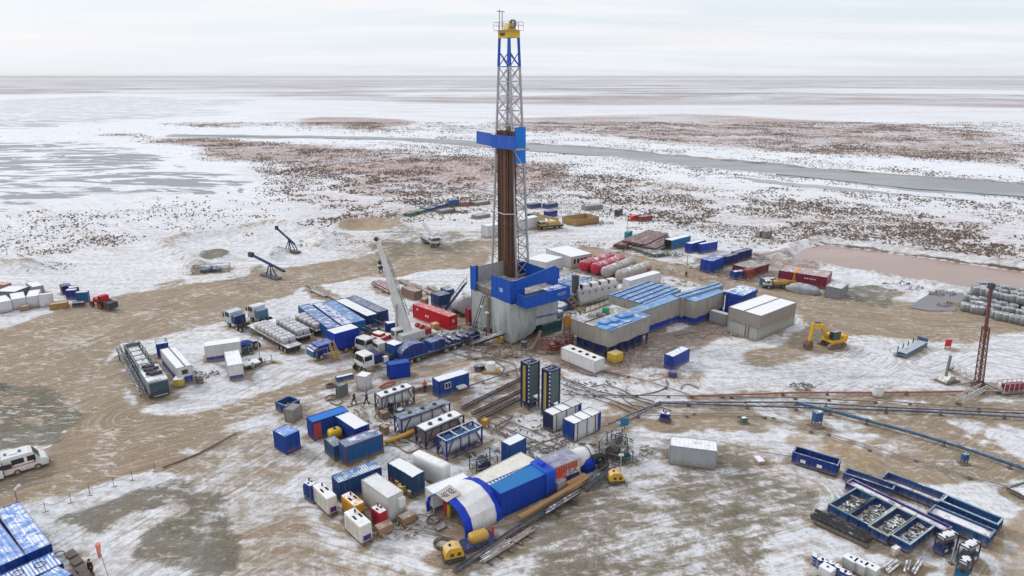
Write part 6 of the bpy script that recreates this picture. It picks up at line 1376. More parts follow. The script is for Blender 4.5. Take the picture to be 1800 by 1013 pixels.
frame_unit('tangle of grey hoses and reels on a skid behind the blue box lorry',(632,600),6,3.0,1.9,math.radians(-42),machine=(.05,.07,.10)); frame_unit('yellow marked pump frame behind the tall blue box',(617,592),1.6,1.6,1.9,math.radians(40),c=(.45,.33,.03),machine=(.10,.11,.12))
frame_unit('dark navy pump skid between the long containers and snow topped box',(655,585),5.0,3.0,1.8,math.radians(-42),machine=(.03,.045,.09))
# two white cab lorries
t,Ln=truck('white cab lorry with red pumping gear behind its cab',(634,625),(685,604),cabc=(.62,.62,.62),wx=[.8,2.1,Ln-1.2 if Ln else 8.0]); 
MB().rbox(.3,-1.2,1.0,Ln-3.4,1.2,2.2,r=.2).build('red_pump_body',paint('pump_red',(.42,.03,.03),dirt=.3,snow=.55),t); MB().rbox(Ln-5.0,-1.0,2.2,Ln-3.6,.9,2.8,r=.2).build('red_hood',paint('pump_red',(.42,.03,.03),dirt=.3,snow=.75),t); MB().cyl((Ln-4.2,1.35,1.2),(Ln-4.2,1.1,1.2),.4,n=14).build('hose_reel',M_chrome,t)
t,Ln=truck('white cab lorry with a green tinted windscreen and navy frame behind',(632,654),(700,632),cabc=(.68,.69,.68),wx=[1.0,2.3,7.2]); 
MB().rbox(Ln-3.6,-1.2,1.0,Ln-2.3,1.2,2.5,r=.1).build('navy_rack',paint('rack_navy',(.012,.03,.13),dirt=.3),t); MB().box(Ln-4.6,1.25,.8,Ln-3.8,.6,1.7).build('tool_locker',M_white,t); MB().rbox(1.0,-1.2,1.0,Ln-4.8,1.2,1.7,r=.1).build('pump_skid',M_dark,t)
K('blue tank body with a white top standing behind the two white cabs',(693,608),(709,602.5),(676,602),h=3.3,c=(.01,.06,.22),roof=WH,snow=.95,style='flat',band=((.01,.06,.22),.62),name='tank_module',cat='tank',door=False)
# reel lorry with low trailer
p_,q_=P(722,641),P(812,612); yw,L2=axis(p_,q_); t=thing('reel_trailer','low trailer carrying a navy reel housing and pumps beside the crane','trailer',(p_.x,p_.y,0),yw)
MB().box(-2,-0.1,.75,L2,2.5,1.05).build('deck',paint('reel_deck',(.03,.04,.08),dirt=.4,snow=.3),t)
hp=[(-1.6,1.06)]+[(-1.6+2.6+2.6*math.cos(math.radians(180-k*15)),1.06+.7+1.5*math.sin(math.radians(k*15))) for k in range(0,13)]+[(3.6,1.06)]
MB().prismy(hp,.1,2.4).build('reel_housing',paint('reel_blue',(.008,.03,.20),dirt=.3,snow=.25),t)
MB().rbox(4.2,.2,1.06,7.2,2.2,2.6,r=.15).build('pump_house',paint('reel_pump',(.01,.05,.25),dirt=.3,snow=.3),t); MB().torus((6.0,-.0,1.9),.8,.12,'y',16,6).build('pump_pulley',M_dark,t)
for k in range(5): MB().rbox(7.8+k*.95,.3,1.06,8.5+k*.95,2.2,1.6+.3*(k%2),r=.1).build('valve_block',paint('valve_navy',(.02,.04,.12),dirt=.5,snow=.4),t)
for k in range(5):
    for y0 in (-.05,2.15): o=MB().cyl((3.5+k*1.8 if k>1 else .2+k*1.3,y0,.5),(3.5+k*1.8 if k>1 else .2+k*1.3,y0+.3,.5),.5,n=14).build('tyre',M_tyre,t); MB().cyl((3.5+k*1.8 if k>1 else .2+k*1.3,y0-.02,.5),(3.5+k*1.8 if k>1 else .2+k*1.3,y0,.5),.26,n=10).build('rim',M_rim,o)
# crane
cb=P(722,606); ty=math.radians(42); t=thing('mobile_crane','white mobile crane with its telescopic boom raised, hook hanging from the tip','crane',(cb.x,cb.y,0),ty); CI=(Matrix.Translation(cb)@Matrix.Rotation(ty,4,'Z')).inverted()
wc=paint('crane_white',(.60,.61,.59),dirt=.35,snow=.3)
MB().box(-5.5,-1.3,.9,5.0,1.3,1.45).build('carrier',paint('crane_carrier',(.40,.40,.40),dirt=.4,snow=.5),t); wheelset(t,[-4.6,-3.2,1.6,3.4],1.15,r=.6)
MB().rbox(-7.0,-1.2,.9,-5.4,1.2,2.3,r=.15).build('driver_cab',wc,t)
MB().box(-7.02,-.95,1.6,-7.05,.95,2.15).build('windscreen',M_glass,t)
MB().rbox(-2.4,-1.2,1.45,2.4,1.2,2.6,r=.2).build('slewing_platform',wc,t); oc=MB().rbox(-2.9,.2,1.5,-1.0,1.6,3.3,r=.25).build('operator_cab',wc,t); MB().box(-2.93,.4,2.2,-2.90,1.4,3.0).build('cab_window',M_glass,oc); MB().box(-2.6,.15,2.2,-1.3,.19,3.0).build('cab_window',M_glass,oc)
MB().box(2.4,-1.2,1.5,3.6,1.2,2.5).build('counterweight',paint('crane_weight',(.35,.04,.03),dirt=.3),t); 
for y0 in (-.6,.6): MB().cyl((2.0,y0-.35,2.9),(2.0,y0+.35,2.9),.42,n=14).build('winch',paint('winch_red',(.35,.03,.03),dirt=.3),t)
root=PD(716,588,cb.y+.2); tip=PD(664,424,cb.y+3.0); r0,tp=CI@root,CI@tip; up=(tp-r0); Lb=up.length; un=up.normalized(); side=Vector((0,1,0)) if abs(un.y)<.9 else Vector((1,0,0))
def seg(a,b,w0,w1,nm):
    A_=r0+un*Lb*a; B_=r0+un*Lb*b; s=un.cross(Vector((.6,.8,0))).normalized(); n_=s.cross(un).normalized(); vs=[]
    for c_,w in ((A_,w0),(B_,w1)):
        for u,v in ((-1,-.6),(1,-.6),(1,.9),(.5,1.15),(-.5,1.15),(-1,.9)): vs.append(c_+s*u*w/2+n_*v*w/2)
    return MB().add(vs,[(5,4,3,2,1,0),(6,7,8,9,10,11)]+[(i,(i+1)%6,6+(i+1)%6,6+i) for i in range(6)]).build(nm,wc,t)
seg(-.02,.42,1.9,1.55,'boom_section'); seg(.42,.72,1.25,1.15,'boom_section'); seg(.72,1.0,.95,.75,'boom_section')
hd=r0+un*(Lb+.2); jt=CI@PD(659,419,cb.y+3.2); MB().beam(hd,jt,.55).build('boom_head',M_dark,t)
MB().cyl(CI@Vector(root+Vector((-1.8,-.6,0))),r0+un*Lb*.34+Vector((-.6,-.6,0)),.2,n=10).build('luffing_cylinder',M_chrome,t)
jb=MB(); s_=un.cross(Vector((.6,.8,0))).normalized(); j0=r0+un*Lb*.18-s_*1.15; j1=r0+un*Lb*.80-s_*.8
for o1 in (-.2,.2): jb.beam(j0+s_*o1,j1+s_*o1*.6,.09)
for k in range(12): jb.beam(j0.lerp(j1,k/12)+s_*(.2 if k%2 else -.2),j0.lerp(j1,(k+1)/12)+s_*(-.17 if k%2 else .17),.06)
jb.build('folded_jib',paint('jib_grey',(.30,.31,.32),dirt=.3),t)
hk=CI@PD(669,466,cb.y+3.2); a_=CI@PD(663,421,cb.y+3.2)
for o1 in (-.16,.0,.16): MB().beam(a_+Vector((o1+.3,0,0)),hk+Vector((o1,0,.8)),.035).build('hoist_rope',M_dark,t)
hb=MB().rbox(hk.x-.45,hk.y-.25,hk.z-.7,hk.x+.45,hk.y+.25,hk.z+.8,r=.2).build('hook_block',M_dark,t); MB().torus((hk.x,hk.y,hk.z-1.15),.32,.09,'y',12,5).build('hook',M_dark,hb); MB().box(hk.x-.47,hk.y-.27,hk.z-.1,hk.x+.47,hk.y+.27,hk.z+.15).build('hook_stripe',M_white,hb)
for sx in (-5.0,4.6):
    for sy in (-1,1): MB().beam((sx,sy*1.3,1.1),(sx,sy*2.8,1.1),.25).build('outrigger',wc,t); MB().cyl((sx,sy*2.7,0.03),(sx,sy*2.7,1.1),.12,n=8).build('jack',M_chrome,t)
# small far crane lorry and yellow crane lorry
def smallcrane(label,px,rz,cabc,boomc,s=1.0,boom=((-3,0,2.4),(3.4,0,3.4)),red=True):
    g=P(*px); t=thing('crane_lorry',label,'crane lorry',(g.x,g.y,0),rz); MB().box(-4*s,-1.2*s,.8*s,4*s,1.2*s,1.3*s).build('carrier',paint('carrier_dark',(.06,.06,.07),dirt=.4,snow=.3),t)
    wheelset(t,[-3*s,-1.7*s,2.8*s],1.05*s,r=.55*s); cab(t,2.0*s,4.0*s,2.4*s,1.0*s,2.6*s,paint('crane_cab',cabc,dirt=.3,snow=.4)); 
    MB().rbox(-3*s,-1.1*s,1.3*s,1.2*s,1.1*s,2.3*s,r=.15*s).build('engine_house',paint('engine_house',boomc,dirt=.4,snow=.3),t); MB().beam(boom[0],boom[1],.75*s,.8*s).build('boom',paint('small_boom',boomc,dirt=.3,snow=.2),t)
    MB().cyl((0,0,1.5*s),(Vector(boom[0])*.5+Vector(boom[1])*.5),.14*s,n=8).build('luffing_cylinder',M_dark,t)
    return t
smallcrane('small white and red crane lorry parked alone on the far churned snow',(757,430),math.radians(-62),(.55,.56,.58),(.50,.52,.54),s=1.05,boom=((2.5,.0,2.7),(-5.5,.3,4.6)))
smallcrane('yellow wheeled crane lorry parked against the white trailer body',(968,402),math.radians(200),(.45,.31,.07),(.46,.31,.07),s=.95,boom=((-2.5,0,2.6),(5.0,0,4.6)))
# left workover lorry and rear section
def rig_lorry():
    a,b=P(288,703),P(262,668); f,bk=P(284,702),P(235,625); yw,L=axis(bk,f)
    t=thing('service_rig_lorry','dark and pale service rig lorry covered in frost, its long mast lying beside it','lorry',(bk.x,bk.y,0),yw)
    MB().box(0,-1.2,.7,L,1.2,1.15).build('chassis',M_dark,t); x0=L-6.8
    MB().rbox(x0,-1.35,1.0,L-.15,1.35,2.9,r=.2).build('cab_body',paint('rig_lorry_pale',(.20,.25,.28),dirt=.45,snow=.55),t)
    MB().box(L-.14,-1.2,1.1,L-.08,1.2,2.6).build('windscreen',paint('teal_glass',(.015,.05,.07),rough=.15),t); MB().box(L-.08,-.8,.6,L-.02,.9,.95).build('bumper',M_white,t)
    for k in range(6): MB().rbox(x0+.4+k*.75,-1.0+(k%2)*.4,2.9,x0+.9+k*.75,.2+(k%3)*.4,3.3+.1*(k%2),r=.08).build('roof_gear',M_dark,t)
    fr=MB()
    for s in (-1,1): fr.beam((.2,s*1.15,2.3),(x0-.4,s*1.15,2.3),.14); fr.beam((.2,s*1.15,1.2),(x0-.4,s*1.15,1.2),.14); 
    for k in range(7):
        xx=.2+(x0-.6)*k/6; fr.beam((xx,-1.15,2.3),(xx,1.15,2.3),.1); fr.beam((xx,-1.15,1.2),(xx,-1.15,2.3),.1); fr.beam((xx,1.15,1.2),(xx,1.15,2.3),.1)
    fr.build('cage_frame',paint('cage_dark',(.05,.07,.08),snow=.3,dirt=.3),t); MB().rbox(.4,-.8,1.16,x0-.8,.8,1.9,r=.2).build('load',paint('load_pale',(.25,.28,.30),snow=.55,dirt=.4),t); MB().rbox(-.1,-1.1,1.2,.9,1.1,2.5,r=.2).build('rear_box',paint('rear_box',(.10,.14,.14),snow=.4),t)
    wheelset(t,[1.0,2.4,6.8,L-4.6,L-1.5],1.15,r=.55)
    ms=MB(); y1=-2.2
    for dy in (0,.6):
        for dz in (1.3,1.9): ms.beam((-1.2,y1+dy,dz),(L-1.0,y1+dy-.2,dz-.3),.12)
    n=18
    for k in range(n): xa=-1.2+(L+.2)*k/n; xb=-1.2+(L+.2)*(k+1)/n; ms.beam((xa,y1,1.3),(xb,y1,1.75),.07); ms.beam((xa,y1,1.9),(xa,y1+.6,1.9),.07); ms.beam((xa,y1,1.3),(xa,y1+.6,1.3),.07); ms.beam((xa,y1+.6,1.3),(xa,y1+.6,1.9),.07)
    ms.build('lying_mast',paint('lying_mast',(.04,.07,.10),snow=.35,dirt=.3),t)
    for xx in (1.0,L-3): MB().beam((xx,y1,0),(xx,y1,1.4),.15).build('mast_prop',M_dark,t)
rig_lorry()
g=P(433,613); t=thing('tarped_bulk','royal blue tarpaulin heap behind the white trailer cabin','tarpaulin heap',(g.x,g.y,0),0); MB().ball((0,0,.5),1.7,1.1,1.0,14,8).build('tarpaulin',paint('blue_tarpaulin',(.008,.03,.28),rough=.6),t,smooth=True)
frame_unit('green and grey engine on wheels behind the squat white cabin',(433,622),2.0,1.4,1.4,.3,machine=(.03,.16,.07)); 
t,A,Bw=flatbed('low white trailer with a jack post beside the squat white cabin',(430,643),(458,636),(425,636),zd=.9,c=(.55,.55,.55),wheels=1,snow=.9)
def lightmast(label,px,h=5,name='lamp_post',cat='lamp post'):
    g=P(*px); t=thing(name,label,cat,(g.x,g.y,0),0); MB().cyl((0,0,0),(0,0,h),.09,n=8).build('post',M_chrome,t); MB().box(-.7,-.06,h-.1,.7,.06,h+.02).build('cross_arm',M_chrome,t); 
    for s in (-1,1): MB().box(s*.6-.2,-.2,h-.4,s*.6+.2,.12,h-.11).build('lamp_head',M_white,t)
    MB().torus((0,0,.5),.45,.15,'x',14,6).build('base_wheel',M_tyre,t)
lightmast('tall lamp post with two heads on the white trailer beside the cabins',(458,640),4.6); 
g=P(451.5,614); t=thing('spare_wheel','spare wheel standing upright behind the blue tarpaulin heap','wheel',(g.x,g.y,0),0); o=MB().torus((0,0,.75),.55,.2,'y',16,7).build('tyre',M_tyre,t,smooth=True); MB().cyl((0,-.08,.75),(0,.08,.75),.36,n=12).build('rim',M_rim,o)
# ambulance and van
def van(label,front,back,w=2.0,h=2.25,ambu=True,name='ambulance',cat='ambulance'):
    p,q=P(*back),P(*front); yw,L=axis(p,q); t=thing(name,label,cat,(p.x,p.y,0),yw); y=w/2; hh=h-.35
    pr=[(0,.35),(L,.35),(L+.02,.9),(L-.2,1.2),(L-.75,1.36),(L-1.35,h-.12),(L-1.7,h),(.15,h),(0,h-.2)]
    MB().prismy(pr,-y,y).build('body',paint(name+'_body',(.70,.71,.72),rough=.3,dirt=.2,snow=.2),t)
    MB().add([(L-.77,-y+.12,1.40),(L-.77,y-.12,1.40),(L-1.32,y-.2,h-.17),(L-1.32,-y+.2,h-.17)],[(0,1,2,3)]).build('windscreen',M_glass,t).location=(.03,0,.03)
    for s in (-1,1):
        yy=s*(y+.012); MB().box(L-2.0,s*y,1.36,L-1.2,yy,h-.4).build('door_window',M_glass,t)
        MB().box(L-3.5,s*y,1.36,L-2.3,yy,h-.4).build('side_window',M_glass,t)
        if ambu:
            MB().box(.05,s*y,1.02,L-1.2,s*(y+.008),1.12).build('red_stripe',M_redp,t)
            MB().box(.5,s*y,1.25,1.0,s*(y+.008),1.4).build('red_emblem',M_redp,t); MB().box(.68,s*y,1.15,.82,s*(y+.011),1.55).build('red_emblem',M_redp,t)
            text_mesh('03',.35,'number',paint('faded_red',(.45,.15,.15)),t,(L-4.7,s*(y+.012),1.5),(math.pi/2,0,0 if s<0 else math.pi),.004)
        MB().box(L-.02,s*(y-.12),.75,L+.03,s*(y-.4),.95).build('headlight',M_chrome,t); MB().box(L-1.4,s*(y+.02),1.3,L-1.25,s*(y+.25),1.6).build('mirror',M_black,t)
    MB().box(L-.05,-y+.05,.28,L+.1,y-.05,.5).build('bumper',M_dark,t); wheelset(t,[1.2,L-1.15],y-.12,r=.36,w=.24)
    if ambu:
        for xx in (L-2.5,L-3.9): MB().box(xx-.12,-.18,h,xx+.12,.18,h+.14).build('roof_lamp',paint('lamp_blue',(.02,.06,.3)),t)
        MB().box(.8,-.4,h,1.6,.4,h+.1).build('roof_vent',M_white,t)
    return t
van('white ambulance with a red side stripe parked on the muddy road edge',(86,812),(8,835),w=2.1,h=2.4)
van('white van rear end cut by the picture edge beside the ambulance',(-40,850),(9,838),w=2.1,h=2.3,ambu=False,name='white_van',cat='van')
# red tractor
g=P(180,540); t=thing('tractor','red wheeled tractor with a dark loader at the edge of the tan yard','tractor',(g.x,g.y,0),math.radians(150))
MB().rbox(-.5,-.5,.9,2.2,.5,1.8,r=.15).build('bonnet',M_redp,t); o=MB().rbox(-1.6,-.8,1.0,-.4,.8,2.7,r=.15).build('cab',M_redp,t); MB().box(-1.5,-.83,1.7,-.5,.83,2.5).build('cab_window',M_glass,o)
for x_,r_ in ((-1.2,.85),(1.7,.6)):
    for s in (-1,1): o=MB().cyl((x_,s*.75,r_),(x_,s*1.15,r_),r_,n=16).build('tyre',M_tyre,t); MB().cyl((x_,s*1.15,r_),(x_,s*1.18,r_),r_*.5,n=10).build('rim',M_redp,o)
MB().rbox(-4.2,-.9,.5,-2.1,.9,1.7,r=.1).build('rear_hopper',M_dark,t); MB().beam((-2.1,0,.8),(-1.2,0,.9),.15).build('drawbar',M_dark,t)
# tarped lorry and grey sheeted load
smallcrane('white cab lorry beside the teal box with an orange arm',(1364,506),math.radians(185),(.55,.57,.55),(.45,.25,.05),s=.75,boom=((0,0,1.8),(-4.2,.5,1.2)))
a_,b_=P(1378,512),P(1440,522); yw,L=axis(a_,b_); t=thing('sheeted_load','long load under a crumpled grey sheet in front of the maroon tank','sheeted load',(a_.x,a_.y,0),yw); rr=random.Random(2); vs=[];fs=[]; n=18
for i in range(n+1):
    x=L*i/n; e=math.sin(math.pi*min(1,max(.04,i/n)))**.35
    for j,(yy,zz) in enumerate(((-1.5,0),(-1.35,1.0),(-.8,1.7),(0,2.0),(.8,1.7),(1.35,1.0),(1.5,0))): vs.append((x,yy*e+rr.uniform(-.12,.12)+1.5,max(0,zz*e+rr.uniform(-.12,.14)*(zz>0))))
for i in range(n):
    for j in range(6): a0=i*7+j; fs.append((a0,a0+7,a0+8,a0+1))
MB().add(vs,fs).build('sheet',paint('grey_sheet',(.22,.25,.28),rough=.8,snow=.3,dirt=.3),t,smooth=True); MB().box(.5,.3,0,L-.5,2.7,.25).build('bed',M_dark,t)
# excavator
g=P(1462,608); t=thing('excavator','yellow crawler excavator with its muddy bucket resting on the snow','excavator',(g.x,g.y,0),math.radians(200)); ylw=paint('excavator_yellow',(.66,.36,.01),rough=.4,dirt=.25)
for s in (-1,1):
    pr=[(-1.9,.4),(-1.6,.05),(1.6,.05),(1.9,.4),(1.6,.85),(-1.6,.85)]; MB().prismy(pr,s*1.15-.28,s*1.15+.28).build('track',paint('track_brown',(.13,.09,.07),rough=.9,dirt=.7,snow=.3),t)
MB().box(-.9,-.86,.35,.9,.86,.9).build('undercarriage',M_dark,t); MB().rbox(-2.0,-1.25,.95,1.2,1.25,1.5,r=.1,n=2).build('platform',ylw,t)
MB().rbox(-2.2,-1.25,1.5,-1.0,1.25,2.1,r=.25).build('counterweight',ylw,t); MB().rbox(-1.0,-1.15,1.5,1.0,.0,2.2,r=.15).build('engine_cover',ylw,t)
o=MB().rbox(-.5,.25,1.5,1.15,1.2,3.0,r=.15).build('cab',paint('cab_green_grey',(.05,.08,.07),rough=.25,snow=.4),t); MB().box(1.151,.35,1.8,1.17,1.1,2.85).build('cab_window',M_glass,o)
def plate(pts,w,nm,m=ylw,y0=-.25): return MB().prismy(pts,y0-w/2,y0+w/2).build(nm,m,t)
plate([(.9,1.4),(1.3,1.3),(2.6,3.5),(4.4,4.0),(4.5,4.4),(2.3,4.1)],.45,'boom'); plate([(4.1,4.6),(4.6,4.5),(5.0,1.5),(4.75,1.45)],.35,'stick')
MB().cyl((1.4,-.25,1.5),(2.7,-.25,3.3),.12,n=8).build('boom_cylinder',M_chrome,t); MB().cyl((2.9,-.25,4.4),(4.2,-.25,4.7),.1,n=8).build('stick_cylinder',M_dark,t)
plate([(4.6,1.5),(5.1,1.5),(5.6,.9),(5.4,.15),(4.7,.05),(4.3,.5),(4.4,1.1)],1.1,'bucket',paint('bucket_brown',(.13,.085,.06),rough=.9,dirt=.7))
for k in range(4): MB().box(4.2,-.75+k*.3,.02,4.45,-.66+k*.3,.3).build('bucket_tooth',M_dark,t)
# blue flat rack
a=fit((1593.5,622),(1631,601.5),(1578,617),.9); t=thing('flat_rack','blue slatted flat rack with upright stakes on the sandy snow','flat rack',(a[0].x,a[0].y,0),a[1]); x,y=a[2]/2,a[3]/2; bl=paint('rack_blue',(.03,.12,.24),snow=.35,dirt=.3)
for k in range(6): MB().box(-x,-y+k*2*y/6+.05,.75,x,-y+(k+1)*2*y/6-.05,.9).build('slat',paint('rack_pale',(.10,.25,.40),snow=.7),t)
fr=MB()
for s in (-1,1): fr.box(-x,s*y,.0,x,s*(y-.12),.74)
for k in range(5): fr.box(-x+k*(2*x-.15)/4,-y+.13,.3,-x+k*(2*x-.15)/4+.15,y-.13,.5)
fr.build('frame',bl,t)
for k in range(5): MB().box(-x+.3+k*(2*x-.6)/4-.07,y-.0,.0,-x+.3+k*(2*x-.6)/4+.07,y+.14,1.7).build('stake',bl,t)
MB().box(x-.12,-y,.9,x,y,1.5).build('headboard',bl,t)
# service mast on the right, with its lattice arms and reel frame
g=P(1719,682); tpz=PD(1743,502,g.y+1.0); t=thing('service_mast','slender maroon lattice mast leaning slightly above the snowy wellhead','mast',(g.x,g.y,0),0); ti=tpz-g; mm=paint('mast_maroon',(.13,.045,.045),dirt=.4); vs=[]
mid=ti*.60
def lat(a,b,wa,wb,n,m,nm,th=.1):
    q=MB(); cs=[(-1,-1),(1,-1),(1,1),(-1,1)]
    f=lambda c,u:a.lerp(b,u)+Vector((c[0]*(wa*(1-u)+wb*u)/2,c[1]*(wa*(1-u)+wb*u)/2,0))
    for c in cs: q.beam(f(c,0),f(c,1),th)
    for k in range(n):
        for i in range(4):
            c1,c2=cs[i],cs[(i+1)%4]; q.beam(f(c1,k/n),f(c2,(k+1)/n),th*.6); q.beam(f(c1,(k+1)/n),f(c2,(k+1)/n),th*.6)
    return q.build(nm,m,t)
lat(Vector((0,0,.2)),mid,.8,.65,9,mm,'lower_lattice',.12); MB().beam(mid*.94,ti*.985,.34).build('upper_section',paint('mast_dark_maroon',(.13,.04,.05)),t); MB().box(ti.x-.35,ti.y-.35,ti.z-.5,ti.x+.35,ti.y+.35,ti.z+.3).build('crown',M_dark,t); MB().rbox(-.7,-.7,0,.7,.7,.9,r=.1).build('base',mm,t)
for k,(x,y) in enumerate(((1750,684),(1690,676),(1765,690))): q=P(x,y)-g; MB().beam((0,0,1.2),(q.x,q.y,.1),.16).build('base_leg',paint('leg_grey_green',(.25,.30,.29),snow=.5),t)
t=None
def latticebeam(label,p,q,w=.8,h=.8,zc=.9,name='lattice_arm'):
    a,b=P(*p),P(*q); yw,L=axis(a,b); tt=thing(name,label,'lattice arm',(a.x,a.y,0),yw); m=MB(); n=max(2,int(L/1.1))
    for s in (-1,1):
        m.beam((0,s*w/2,zc-h/2),(L,s*w/2,zc-h/2),.08); m.beam((0,s*w/2,zc+h/2),(L,s*w/2,zc+h/2),.08)
        for k in range(n): m.beam((L*k/n,s*w/2,zc-h/2),(L*(k+1)/n,s*w/2,zc+h/2),.055); m.beam((L*k/n,s*w/2,zc-h/2),(L*k/n,s*w/2,zc+h/2),.055)
    for k in range(n+1): m.beam((L*k/n,-w/2,zc-h/2),(L*k/n,w/2,zc-h/2),.055)
    m.build('lattice',paint('lattice_pale',(.45,.43,.45),snow=.3,dirt=.3),tt)
    for xx in (.3,L-.3): MB().box(xx-.1,-w/2,-.05,xx+.1,w/2,zc-h/2-.05).build('block',M_dark,tt)
latticebeam('pale lattice arm lying from the wellhead stand to the mast foot',(1669,650),(1712,675)); latticebeam('pinkish lattice arm running from the mast foot down to the pipelines',(1683,713),(1727,690))
a=fit((1764,692),(1815,688),(1762,684),.3); t=thing('reel_cradle','white railed cradle holding a maroon cylinder at the picture edge','cradle',(a[0].x,a[0].y,0),a[1]); x,y=a[2]/2,a[3]/2; MB().box(-x,-y,.1,x,y,.3).build('deck',M_steel,t); r=MB()
for s in (-1,1):
    r.beam((-x,s*y,1.8),(x,s*y,1.8),.08)
    for k in range(7): r.beam((-x+2*x*k/6,s*y,.3),(-x+2*x*k/6,s*y,1.8),.07)
for s in (-1,1): r.beam((s*x,-y,1.8),(s*x,y,1.8),.08)
r.build('railing',paint('rail_pink_white',(.50,.42,.43)),t); MB().cyl((-x*.7,0,1.0),(x*.5,0,1.0),.6,n=16).build('cylinder',paint('cyl_maroon',(.22,.03,.05),dirt=.3),t)
g=P(1664,670); t=thing('wellhead_stand','pale green stand with a tall post and dark feet beside the lattice arm','stand',(g.x,g.y,0),.4); MB().prismy([(-1.1,.15),(1.1,.15),(.8,.9),(-.3,1.1)],-.7,.7).build('body',paint('pale_green',(.42,.47,.40),dirt=.3,snow=.5),t); MB().beam((-.4,0,.9),(-.25,0,4.2),.3).build('post',M_steel,t); MB().box(-1.4,-1,-.05,1.6,1,.145).build('foot',M_dark,t)
g=P(1665,614); t=thing('red_board','bright red square board standing on the snow beyond the flat rack','board',(g.x,g.y,0),.1); MB().box(-.55,-.06,.5,.55,.06,1.7).build('panel',M_redp,t); MB().box(-.5,-.05,0,-.4,.05,.499).build('post',M_dark,t); MB().box(.4,-.05,0,.5,.05,.499).build('post',M_dark,t)
def stand(label,px,h=1.3,w=.8,c=(.02,.08,.22)):
    g=P(*px); t=thing('control_box',label,'control box',(g.x,g.y,0),.2); MB().box(-w/2,-w*.35,h*.5,w/2,w*.35,h*1.3).build('cabinet',paint('cabinet_blue',c,snow=.5,dirt=.3),t)
    for sx in (-1,1):
        for sy in (-1,1): MB().beam((sx*w*.42,sy*w*.28,0),(sx*w*.42,sy*w*.28,h*.5),.08).build('leg',M_dark,t)
    MB().box(-w*.8,-w*.7,-.03,w*.8,w*.7,.05).build('base_plate',M_dark,t)
stand('blue control box on four legs between the pipelines',(1434.5,749),1.6,1.1); stand('small blue control box beside the big diagonal pipeline',(1694,815),1.0,.7)
stand('blue electrical post beside the rig catwalk',(1307,743),.6,.8,(.06,.12,.10))
g=P(1542,696); t=thing('round_tank','small round white tank standing on the red pipeline','tank',(g.x,g.y,0),0); MB().cyl((0,0,.1),(0,0,1.5),.75,n=16).build('shell',M_white,t); MB().torus((0,0,1.5),.72,.06,'z',16,5).build('rim',M_chrome,t); MB().cyl((0,0,1.5),(0,0,1.62),.2,n=8).build('hatch',M_chrome,t)
drum('blue drum lying on its side near the hose junction',(1182,662),(.006,.03,.25),r=.5,h=1.3,lying=-.2)
g=P(843,652); t=thing('small_pump','small navy pump beside the white drum on its yellow stand','pump',(g.x,g.y,0),.4); MB().rbox(-.8,-.5,.1,.8,.5,1.0,r=.2).build('body',paint('pump_navy',(.03,.04,.09),snow=.3),t); MB().cyl((.3,-.6,.6),(.3,.6,.6),.3,n=12).build('wheel',M_black,t)
g=P(863,654); t=thing('white_drum','white plastic tank on a flat yellow stand beside the pump','tank',(g.x,g.y,0),0); MB().cyl((0,0,.3),(0,0,1.6),.75,.7,n=16).build('shell',M_white,t); MB().box(-1.3,-.8,0,1.3,.8,.29).build('stand',M_yel,t)
coil('black tyre lying in the snow by the ribbed cabinet',(581,680),.6,.17,1,M_tyre,name='tyre'); coil('coil of black hose lying in front of the tent mouth',(778,957),.8,.07,3); coil('looped black hose at the tent entrance beside the bottles',(763,915),.7,.06,3); coil('black hose coil beside the white module containers',(828,800),.6,.06,2)
coil('coil of hose by the blue far skip and ribbed crate',(583,700),.9,.06,2)
# walkways and ramp at the rig
def ramp(label,p,zp,q,zq,w,mat,name='stairway',cat='stairs',rail=True,D=None,E=None):
    a,b=(P(*p,zp) if D is None else PD(*p,D)),(P(*q,zq) if E is None else PD(*q,E)); yw=math.atan2(b.y-a.y,b.x-a.x); L=math.hypot(b.x-a.x,b.y-a.y); t=thing(name,label,cat,(a.x,a.y,0),yw); za,zb_=a.z,b.z
    m=MB(); 
    for s in (-1,1): m.beam((0,s*w/2,za),(L,s*w/2,zb_),.12,.3)
    n=max(4,int(L/.6))
    for k in range(n): u=(k+.5)/n; m.box(L*u-.13,-w/2,za+(zb_-za)*u-.03,L*u+.13,w/2,za+(zb_-za)*u+.03)
    m.build('tread_run',mat,t)
    if rail:
        for s in (-1,1):
            r=MB().beam((0,s*w/2,za+1),(L,s*w/2,zb_+1),.06)
            for k in range(5): u=k/4; r.beam((L*u,s*w/2,za+(zb_-za)*u),(L*u,s*w/2,za+(zb_-za)*u+1),.06)
            r.build('handrail',mat,t)
    return t
ramp('navy stairway climbing from behind the red container to the rig floor',(781,548),0,(818,499),7.0,1.6,paint('stair_navy',(.02,.05,.17),snow=.15,dirt=.3),D=122.0,E=121.0)
ramp('yellow brown stairway curving down beside the pump unit',(985,506),0,(1024,549),0,1.5,paint('stair_ochre',(.30,.21,.08),dirt=.4),D=121.5,E=118.0)
g=P(1010,538); t=thing('exhaust_pillar','dark square exhaust pillar beside the white pump unit','pillar',(g.x,g.y,0),.6); MB().box(-.5,-.5,0,.5,.5,6.2).build('casing',paint('pillar_dark',(.07,.07,.08),dirt=.4),t); MB().box(-.6,-.6,6.2,.6,.6,6.35).build('cap',M_dark,t)
a_=P(893,604); a_.z=0; b_=P(829,608); t=thing('catwalk_ramp','black sloping ramp lying at the foot of the grey tarpaulin','ramp',(b_.x,b_.y,0),axis(b_,a_)[0]); L=axis(b_,a_)[1]; MB().prismy([(0,.1),(L*.9,1.9),(L*.9,2.2),(0,.5)],-.7,.7).build('ramp_plate',paint('ramp_black',(.025,.027,.03),snow=.3),t); MB().box(-.5,-.8,0,1.5,.8,.1).build('ramp_foot',M_dark,t)
